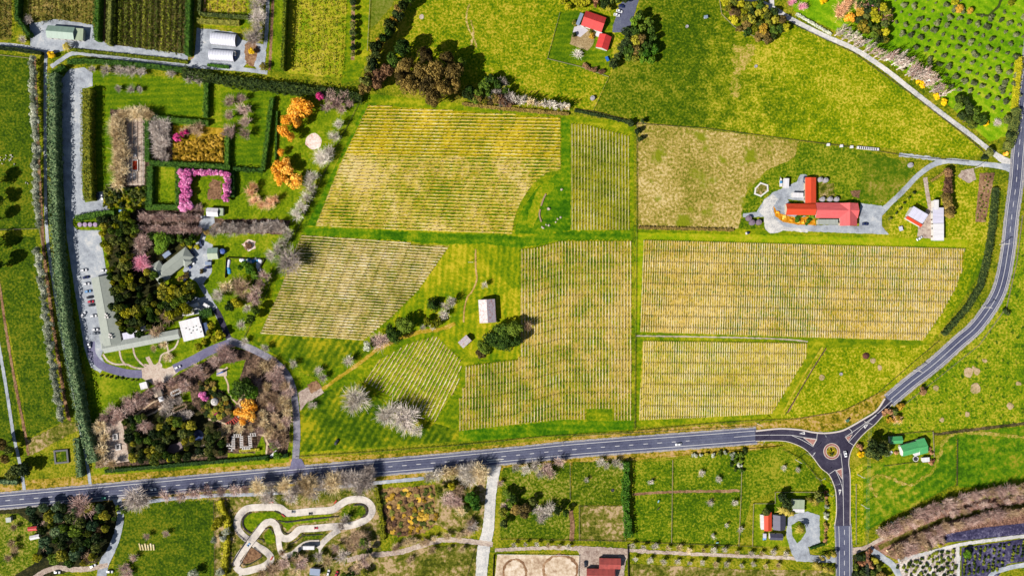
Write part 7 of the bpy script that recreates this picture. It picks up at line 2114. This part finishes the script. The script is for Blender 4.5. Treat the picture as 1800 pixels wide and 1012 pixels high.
CARMESH = {
    'body': to_mesh(loft([(-2.2, .78, .7, .35, .72), (-2.0, .86, .78, .25, .88), (-1.0, .88, .8, .22, .95), (0.8, .88, .8, .22, .94), (1.7, .86, .76, .24, .82), (2.15, .76, .66, .34, .66)]), 'body'),
    'cabin': to_mesh(loft([(-1.75, .76, .62, .85, .98), (-1.2, .78, .6, .85, 1.38), (0.2, .78, .6, .85, 1.4), (1.0, .78, .66, .85, .96)]), 'window'),
    'roof': to_mesh(loft([(-1.25, .6, .56, 1.36, 1.42), (-0.5, .64, .58, 1.38, 1.47), (0.2, .6, .54, 1.37, 1.43)]), 'roof'),
}
mb = MB()
for s in (-1, 1):
    pass
wm = MB()
N_ = 10
for s in (-0.1, 0.1):
    for i in range(N_):
        t = 2 * math.pi * i / N_
        wm.v.append((0.32 * math.cos(t), s, 0.32 + 0.32 * math.sin(t)))
wm.f = [(i, (i + 1) % N_, N_ + (i + 1) % N_, N_ + i) for i in range(N_)] + [tuple(range(N_))[::-1], tuple(range(N_, 2 * N_))]
wm.m = [0] * len(wm.f)
CARMESH['wheel'] = to_mesh(wm, 'wheel')
LAMP = paint('lamp_glass', (236, 232, 220), 0.2)
hl = MB()
hl.box(-0.06, 0.06, -0.16, 0.16, 0.55, 0.68, 0, True)
CARMESH['light'] = to_mesh(hl, 'headlight')


def car(x, y, ang, colour, label, group=None, z=0.3, sc=1.0, name='parked_car'):
    o0 = W(x, y, 0)
    o0.z = z
    root = thing(name, label, 'car', o0, math.radians(-ang), group)
    put('body', CARMESH['body'], root, CARP[colour])
    put('window', CARMESH['cabin'], root, GLASS)
    put('roof', CARMESH['roof'], root, CARP[colour])
    for wx in (-1.35, 1.35):
        for wy in (-0.8, 0.8):
            put('wheel', CARMESH['wheel'], root, PLAST, (wx, wy, 0))
    for wy in (-0.55, 0.55):
        put('headlight', CARMESH['light'], root, LAMP, (2.02, wy, 0))
    root.scale = (sc, sc, sc)
    return root


for x, y, a, c, lb in (
        (149, 475, -8, 'white', 'white car parked at the top of the shop car park'), (152, 487.5, -10, 'navy', 'dark blue car parked second from top beside the shop'), (153.5, 499, -4, 'white', 'white car with dark windows beside the shop roof corner'),
        (156, 512, -10, 'lightblue', 'light blue car beside the grey shop'), (159, 522.5, -8, 'black', 'black car just above the red car at the shop'), (161, 530, -6, 'red', 'red car parked beside the grey shop'), (162.5, 536, -6, 'black', 'black car just below the red car at the shop'),
        (148, 552.5, -52, 'white', 'white car parked askew in the shop car park'), (166, 555, -4, 'white', 'white car below the dark cars at the shop'), (168.6, 579, -4, 'white', 'white car near the lower end of the shop'), (169.5, 585.5, -4, 'grey', 'grey car at the lower end of the shop'),
        (184, 475.5, -2, 'white', 'white car tucked against the bush at the top shop corner'), (158, 606, 82, 'white', 'white car on the bend of the asphalt drive'),
        (172, 344.5, 92, 'black', 'black car of the three by the bushy hedge end'), (181, 345.5, 92, 'white', 'white car in the middle of the three by the hedge end'), (189, 345.5, 92, 'silver', 'silver car on the right of the three by the hedge end'),
        (216, 371, 2, 'lightblue', 'light blue car half under shrubs below the pavilion'), (339.6, 445, 60, 'navy', 'dark blue car in shade at the house corner'), (339, 460, 58, 'white', 'white car parked at the front of the hipped house'),
        (333, 467, 52, 'blue', 'blue car parked at the front of the hipped house'), (327.7, 490.5, -48, 'navy', 'dark blue car on the curved court below the hipped house'), (366, 470, -8, 'navy', 'dark blue car beside the pale glazed trailer'),
        (354, 428, 80, 'navy', 'dark blue car in the shade of the avenue end'), (346.7, 524, 18, 'white', 'white car in shade above the box truck'), (313.5, 645, -25, 'white', 'white car driving on the garden drive'),
        (351, 381, 14, 'white', 'white car parked beside the white gabled shed'), (1092, 12, 12, 'navy', 'dark car at the top of the three by the red house'), (1088.5, 21, 16, 'white', 'white car in the middle of the three by the red house'), (1084, 27.5, 14, 'white', 'white car lowest of the three by the red house'),
        (1520, 394, 2, 'navy', 'dark blue car on the gravel yard of the winery'), (1029, 990, 85, 'black', 'black car beside the stable block'), (577.7, 1005, -75, 'white', 'white car beside the kart office'), (592, 1007, -70, 'red', 'red car beside the kart office'),
        (165, 993, -28, 'white', 'white car on the bend of the bottom left drive'), (194.5, 1003, 4, 'white', 'white car at the foot of the bottom left drive'), (102, 1004, 4, 'white', 'white car on the side branch of the bottom left drive'),
        (1563, 796, -40, 'white', 'white car in shade left of the green roofed house'), (592, 776, -60, 'black', 'dark car standing alone on the shaded lawn'), (1423, 335, 95, 'navy', 'dark car at the side of the vermilion roof wing'), (1615, 419, -32, 'white', 'white car below the tilted white barn')):
    if lb.startswith('dark car at the side'):
        x, y = 1414, 316
    car(x, y, a, c, lb)
car(270.5, 859, -6, 'white', 'white car driving on the left part of the main road', name='car')
car(1192, 780, 174, 'white', 'white car driving on the main road below the yellow vines', name='car')
car(1485, 797, 78, 'white', 'white car leaving the roundabout southwards', name='car')


def boxy(name, label, cat, x, y, ang, L, Wd, h, mat, cab=None, group=None):
    """van, truck or trailer: box, cab, wheels"""
    o0 = W(x, y)
    o0.z = 0.3
    root = thing(name, label, cat, o0, math.radians(-ang), group)
    mb = MB()
    c0 = L / 2 - (1.8 if cab else 0)
    mb.box(-L / 2, c0, -Wd / 2, Wd / 2, 0.7, h, 0, True)
    mb.box(-L / 2 + 0.15, c0 - 0.15, -Wd / 2 + 0.1, Wd / 2 - 0.1, h, h + 0.06)
    mb.build('body', mat, root)
    if cab:
        sm = loft([(c0 + 0.05, Wd / 2, Wd / 2 - .1, .4, h * 0.86), (c0 + 1.1, Wd / 2, Wd / 2 - .15, .4, h * 0.84), (L / 2, Wd / 2 - .05, Wd / 2 - .2, .4, h * 0.5)])
        sm.build('cab', cab, root)
        m2 = MB()
        m2.box(c0 + 1.15, c0 + 1.6, -Wd / 2 + 0.2, Wd / 2 - 0.2, h * 0.6, h * 0.8, 0, True)
        m2.build('windscreen', GLASS, root)
    for wx in (-L / 2 + 0.9, L / 2 - 0.9):
        for wy in (-Wd / 2 + 0.15, Wd / 2 - 0.15):
            q = put('wheel', CARMESH['wheel'], root, PLAST, (wx, wy, 0))
            q.scale = (1.3, 1.3, 1.3)
    return root


boxy('delivery_truck', 'long white delivery truck parked on the kart pit lane', 'truck', 543, 959, 180, 9.6, 2.5, 3.2, R_WHITE, CARP['black'])
boxy('box_truck', 'white box truck with blue cab behind the white hall', 'truck', 342, 537, 164, 8.0, 2.4, 3.0, TIMBERW, CARP['blue'])
boxy('van', 'white van parked on the drive above the dark asphalt', 'van', 366, 537, 30, 5.0, 2.0, 2.2, R_WHITE, CARP['white'])
boxy('trailer', 'grey trailer in the shade beside the box truck', 'trailer', 329.5, 534, -58, 5.0, 2.0, 1.8, R_BLUEG)
boxy('caravan', 'left white caravan above the white hall', 'caravan', 326, 550.5, 88, 3.0, 2.2, 2.3, TIMBERW)
boxy('caravan', 'middle white caravan above the white hall', 'caravan', 333, 551.5, -14, 2.8, 2.4, 2.3, R_WHITE)
boxy('caravan', 'right white caravan with dark hatch above the white hall', 'caravan', 340, 550, -14, 3.0, 2.3, 2.3, TIMBERW)
boxy('glazed_trailer', 'pale glazed trailer beside the small green shed', 'trailer', 368, 463, 2, 4.4, 2.4, 1.6, R_BLUEG)
boxy('water_truck', 'small white tank truck beside the lower tunnel house', 'truck', 413.5, 99, 90, 5.0, 2.2, 2.4, TIMBERW, CARP['blue'])
boxy('van', 'light blue van beside the red and black house', 'van', 1342.7, 941.5, 90, 5.0, 2.0, 2.0, R_LILAC, CARP['lightblue'])
boxy('farm_trailer', 'pale flat trailer on the lawn left of the tilted white barn', 'trailer', 1582, 402, 75, 3.2, 2.4, 1.2, R_LILAC)
boxy('quad_bike', 'small white utility buggy on the headland above the ochre vines', 'buggy', 1313, 410, -12, 2.8, 1.6, 1.4, TIMBERW, CARP['navy'])
boxy('farm_ute', 'blue and white farm trailer beside the red house fence', 'trailer', 1067, 105, 65, 3.4, 1.8, 1.4, BLUEP)
boxy('skip_bin', 'green skip beside the main road at the left', 'skip', 184, 874, -4, 3.0, 1.8, 1.2, paint('green_skip', (60, 160, 130), 0.6))
# boat on a trailer
o0 = W(1371.3, 321)
root = thing('boat', 'white and blue boat on its trailer beside the small farm shed', 'boat', o0, math.radians(92))
loft([(-3.0, .7, .95, .6, 1.3), (-1.0, .8, 1.1, .55, 1.4), (1.2, .6, 1.0, .6, 1.5), (2.6, .15, .4, .8, 1.65), (3.1, .02, .05, 1.0, 1.7)]).build('hull', TIMBERW, root)
mb = MB()
mb.box(-0.8, 0.9, -0.7, 0.7, 1.35, 2.0)
mb.build('cabin', paint('boat_blue', (70, 150, 210), 0.4), root)
for s in (-1, 1):
    put('wheel', CARMESH['wheel'], root, PLAST, (-0.8, s * 0.9, 0))
mb = MB()
mb.bar((-2.6, 0), (4.4, 0), 0.15, 0.35, 0.5)
mb.build('trailer_frame', STEEL, root)


def kart(x, y, ang, colour, label):
    o0 = W(x, y)
    o0.z = 0.32
    root = thing('go_kart', label, 'go-kart', o0, math.radians(-ang), 'go-karts on the track')
    mb = MB()
    mb.box(-1.0, 1.3, -0.6, 0.6, 0.12, 0.3)
    mb.box(-0.9, -0.3, -0.45, 0.45, 0.3, 0.75)
    mb.box(1.1, 1.45, -0.75, 0.75, 0.1, 0.35)
    mb.build('body', CARP[colour], root)
    for wx in (-0.8, 0.9):
        for wy in (-0.75, 0.75):
            w = put('wheel', CARMESH['wheel'], root, PLAST, (wx, wy, 0))
            w.scale = (0.7, 1.4, 0.7)
    mb = MB()
    mb.lathe([(0.18, 0.75), (0.2, 0.95), (0.14, 1.1), (0.02, 1.15)], 8, (-0.35, 0, 0))
    mb.build('helmet', CARP['grey'], root)


kart(437, 956.5, -48, 'lightblue', 'light blue kart crossing the kart bridge')
kart(545.7, 901.7, -4, 'black', 'dark kart in the middle of the top kart straight')
kart(515.5, 898.5, 2, 'grey', 'grey kart at the kink of the top kart straight')
kart(555.3, 927, -3, 'red', 'dark red kart on the lower kart straight')
RB_ = CARP['red']
for (x, y, a, lb) in ((498.5, 905, 40, 'red barrier block at the kink of the kart track'), (590, 881, -55, 'red barrier block at the entry to the right kart bend'), (478, 980, -60, 'red barrier block at the bottom kart bend'), (477, 881.5, 0, 'red barrier block above the top kart straight')):
    mb = MB()
    mb.box(-1.4, 1.4, -0.4, 0.4, 0, 0.8)
    mb.box(-1.2, 1.2, -0.25, 0.25, 0.8, 0.9)
    o = mb.build('barrier', REDT, None, W(x, y))
    o.rotation_euler = (0, 0, math.radians(-a))
    tag(o, lb, 'barrier')
# hay swaths lying on the dim pasture
for i in range(6):
    o = strip('brush_pile', [(245 + i * 5, 954 + (i % 2) * 2), (248 + i * 4.6, 966)], 2.4, VIOLET, kind=None, z=0.0, thick=0.5)
    tag(o, 'pale stacked brush pile in the dim bottom pasture', 'brush pile', 'brush piles in the bottom pasture')

# ------------------------------------------------------------------ animals
WOOL = paint('sheep_wool', (238, 230, 218), 0.95, (200, 188, 170))
HORSEM = paint('dark_horse_coat', (56, 44, 40), 0.7)
COVER = paint('horse_cover', (150, 200, 210), 0.8)


def animal_mesh(L, h, r, neck):
    bm = bmesh.new()
    verts, edges, rad = [], [], []

    def v(p, q):
        verts.append(bm.verts.new(p))
        rad.append(q)
        return len(verts) - 1

    def e(a, b):
        bm.edges.new((verts[a], verts[b]))
    z = h * 0.68
    hip = v((-L * .35, 0, z), r)
    mid = v((0, 0, z * 0.97), r * 1.05)
    sho = v((L * .32, 0, z), r)
    e(hip, mid)
    e(mid, sho)
    nk = v((L * .32 + neck * .6, 0, z + neck * .55), r * .5)
    hd = v((L * .32 + neck * 1.15, 0, z + neck * .5), r * .38)
    ms = v((L * .32 + neck * 1.6, 0, z + neck * .2), r * .25)
    e(sho, nk)
    e(nk, hd)
    e(hd, ms)
    tl = v((-L * .5, 0, z * .9), r * .2)
    e(hip, tl)
    for s in (-1, 1):
        for b, x in ((hip, -L * .36), (sho, L * .33)):
            k = v((x + (0.03 if b == sho else -0.04), s * r * .6, h * .33), r * .27)
            f = v((x, s * r * .6, 0.02), r * .2)
            e(b, k)
            e(k, f)
    me = bpy.data.meshes.new('animal')
    bm.to_mesh(me)
    bm.free()
    o = bpy.data.objects.new('animal_tmp', me)
    CO.objects.link(o)
    sk = o.modifiers.new('skin', 'SKIN')
    for i, q in enumerate(rad):
        me.skin_vertices[0].data[i].radius = (q, q)
    me.skin_vertices[0].data[0].use_root = True
    sb = o.modifiers.new('sub', 'SUBSURF')
    sb.levels = sb.render_levels = 1
    dg = bpy.context.evaluated_depsgraph_get()
    m2 = bpy.data.meshes.new_from_object(o.evaluated_get(dg))
    bpy.data.objects.remove(o)
    if not m2.materials:
        m2.materials.append(WOOL)
    return m2


SHEEP = animal_mesh(1.15, 0.85, 0.27, 0.32)
HORSE = animal_mesh(2.2, 1.6, 0.36, 0.75)
for i, (x, y) in enumerate(((4.5, 288), (8, 281), (1.5, 282), (11.5, 273.5), (11, 278), (19, 273), (21, 273.5), (20.5, 279.5), (17.5, 282.5), (19.5, 281), (26, 288.5), (23, 276), (1, 277))):
    o = put('sheep', SHEEP, None, WOOL, W(x, y))
    o.rotation_euler = (0, 0, U(0, 6.28))
    tag(o, 'white sheep in the loose flock at the left edge of the pasture', 'sheep', 'flock of sheep')
for (x, y, lb) in ((46.5, 321), (49.5, 322)) and ((46.5, 321, 'left one of two sheep resting apart from the flock'), (49.8, 322.5, 'right one of two sheep resting apart from the flock')):
    o = put('sheep', SHEEP, None, WOOL, W(x, y))
    o.rotation_euler = (0, 0, U(0, 6.28))
    tag(o, lb, 'sheep', 'two sheep apart')
for (x, y, lb, cv) in ((1157, 880, 'horse in a pale blue cover, upper of two in the middle paddock', True), (1156.5, 893, 'dark horse grazing, lower of two in the middle paddock', False), (1260, 952, 'dark horse at the foot of the right paddock', True)):
    o = put('horse', HORSE, None, HORSEM, W(x, y))
    o.rotation_euler = (0, 0, U(0, 6.28))
    tag(o, lb, 'horse')
    if cv:
        c = MB()
        N_ = 8
        vs = []
        for xx in (-0.95, 0.75):
            for i in range(N_ + 1):
                t = math.pi * i / N_
                vs.append((xx, 0.47 * math.cos(t), 1.0 + 0.52 * math.sin(t)))
        c.add(vs, [(i, i + 1, N_ + 2 + i, N_ + 1 + i) for i in range(N_)])
        c.build('horse_cover', COVER, o)
# bare earth rings in the pasture of the road bend
for (x, y, r) in ((1702, 654, 9), (1716, 652, 6), (1710, 645, 3), (1714, 682, 9), (1645, 682, 5), (1775, 713, 6), (1700, 727, 4.5), (1790, 674, 4), (1730, 633, 4), (1534, 633, 5), (1546, 646, 4), (1444, 663, 5), (1655, 738, 4)):
    patch('bare_earth', [(x + r * math.cos(i * 0.63), y + r * math.sin(i * 0.63)) for i in range(10)], ground_mat('pale_earth', [(120, 130, 60), (178, 156, 110), (206, 178, 140), (220, 196, 160)], s3=0.9), 1.4)
# ------------------------------------------------------------------ every look-alike gets its place in its row or clump
ORD = ['first', 'second', 'third', 'fourth', 'fifth', 'sixth', 'seventh', 'eighth', 'ninth', 'tenth', 'eleventh', 'twelfth']


def ordinal(i):
    if i < 12:
        return ORD[i]
    n = i + 1
    return str(n) + ('th' if 10 < n % 100 < 14 else {1: 'st', 2: 'nd', 3: 'rd'}.get(n % 10, 'th'))


by = {}
for o in CO.objects:
    if o.parent is None and 'label' in o and o.get('kind') != 'stuff':
        by.setdefault(o['label'], []).append(o)
for lb, obs in by.items():
    if len(obs) < 2:
        continue
    xs = [o.location.x for o in obs]
    ys = [o.location.y for o in obs]
    if max(xs) - min(xs) >= max(ys) - min(ys):
        obs.sort(key=lambda o: (round(o.location.x, 2), -o.location.y))
        w = 'left'
    else:
        obs.sort(key=lambda o: (-round(o.location.y, 2), o.location.x))
        w = 'top'
    for i, o in enumerate(obs):
        o['label'] = ordinal(i) + ' from ' + w + ', ' + lb
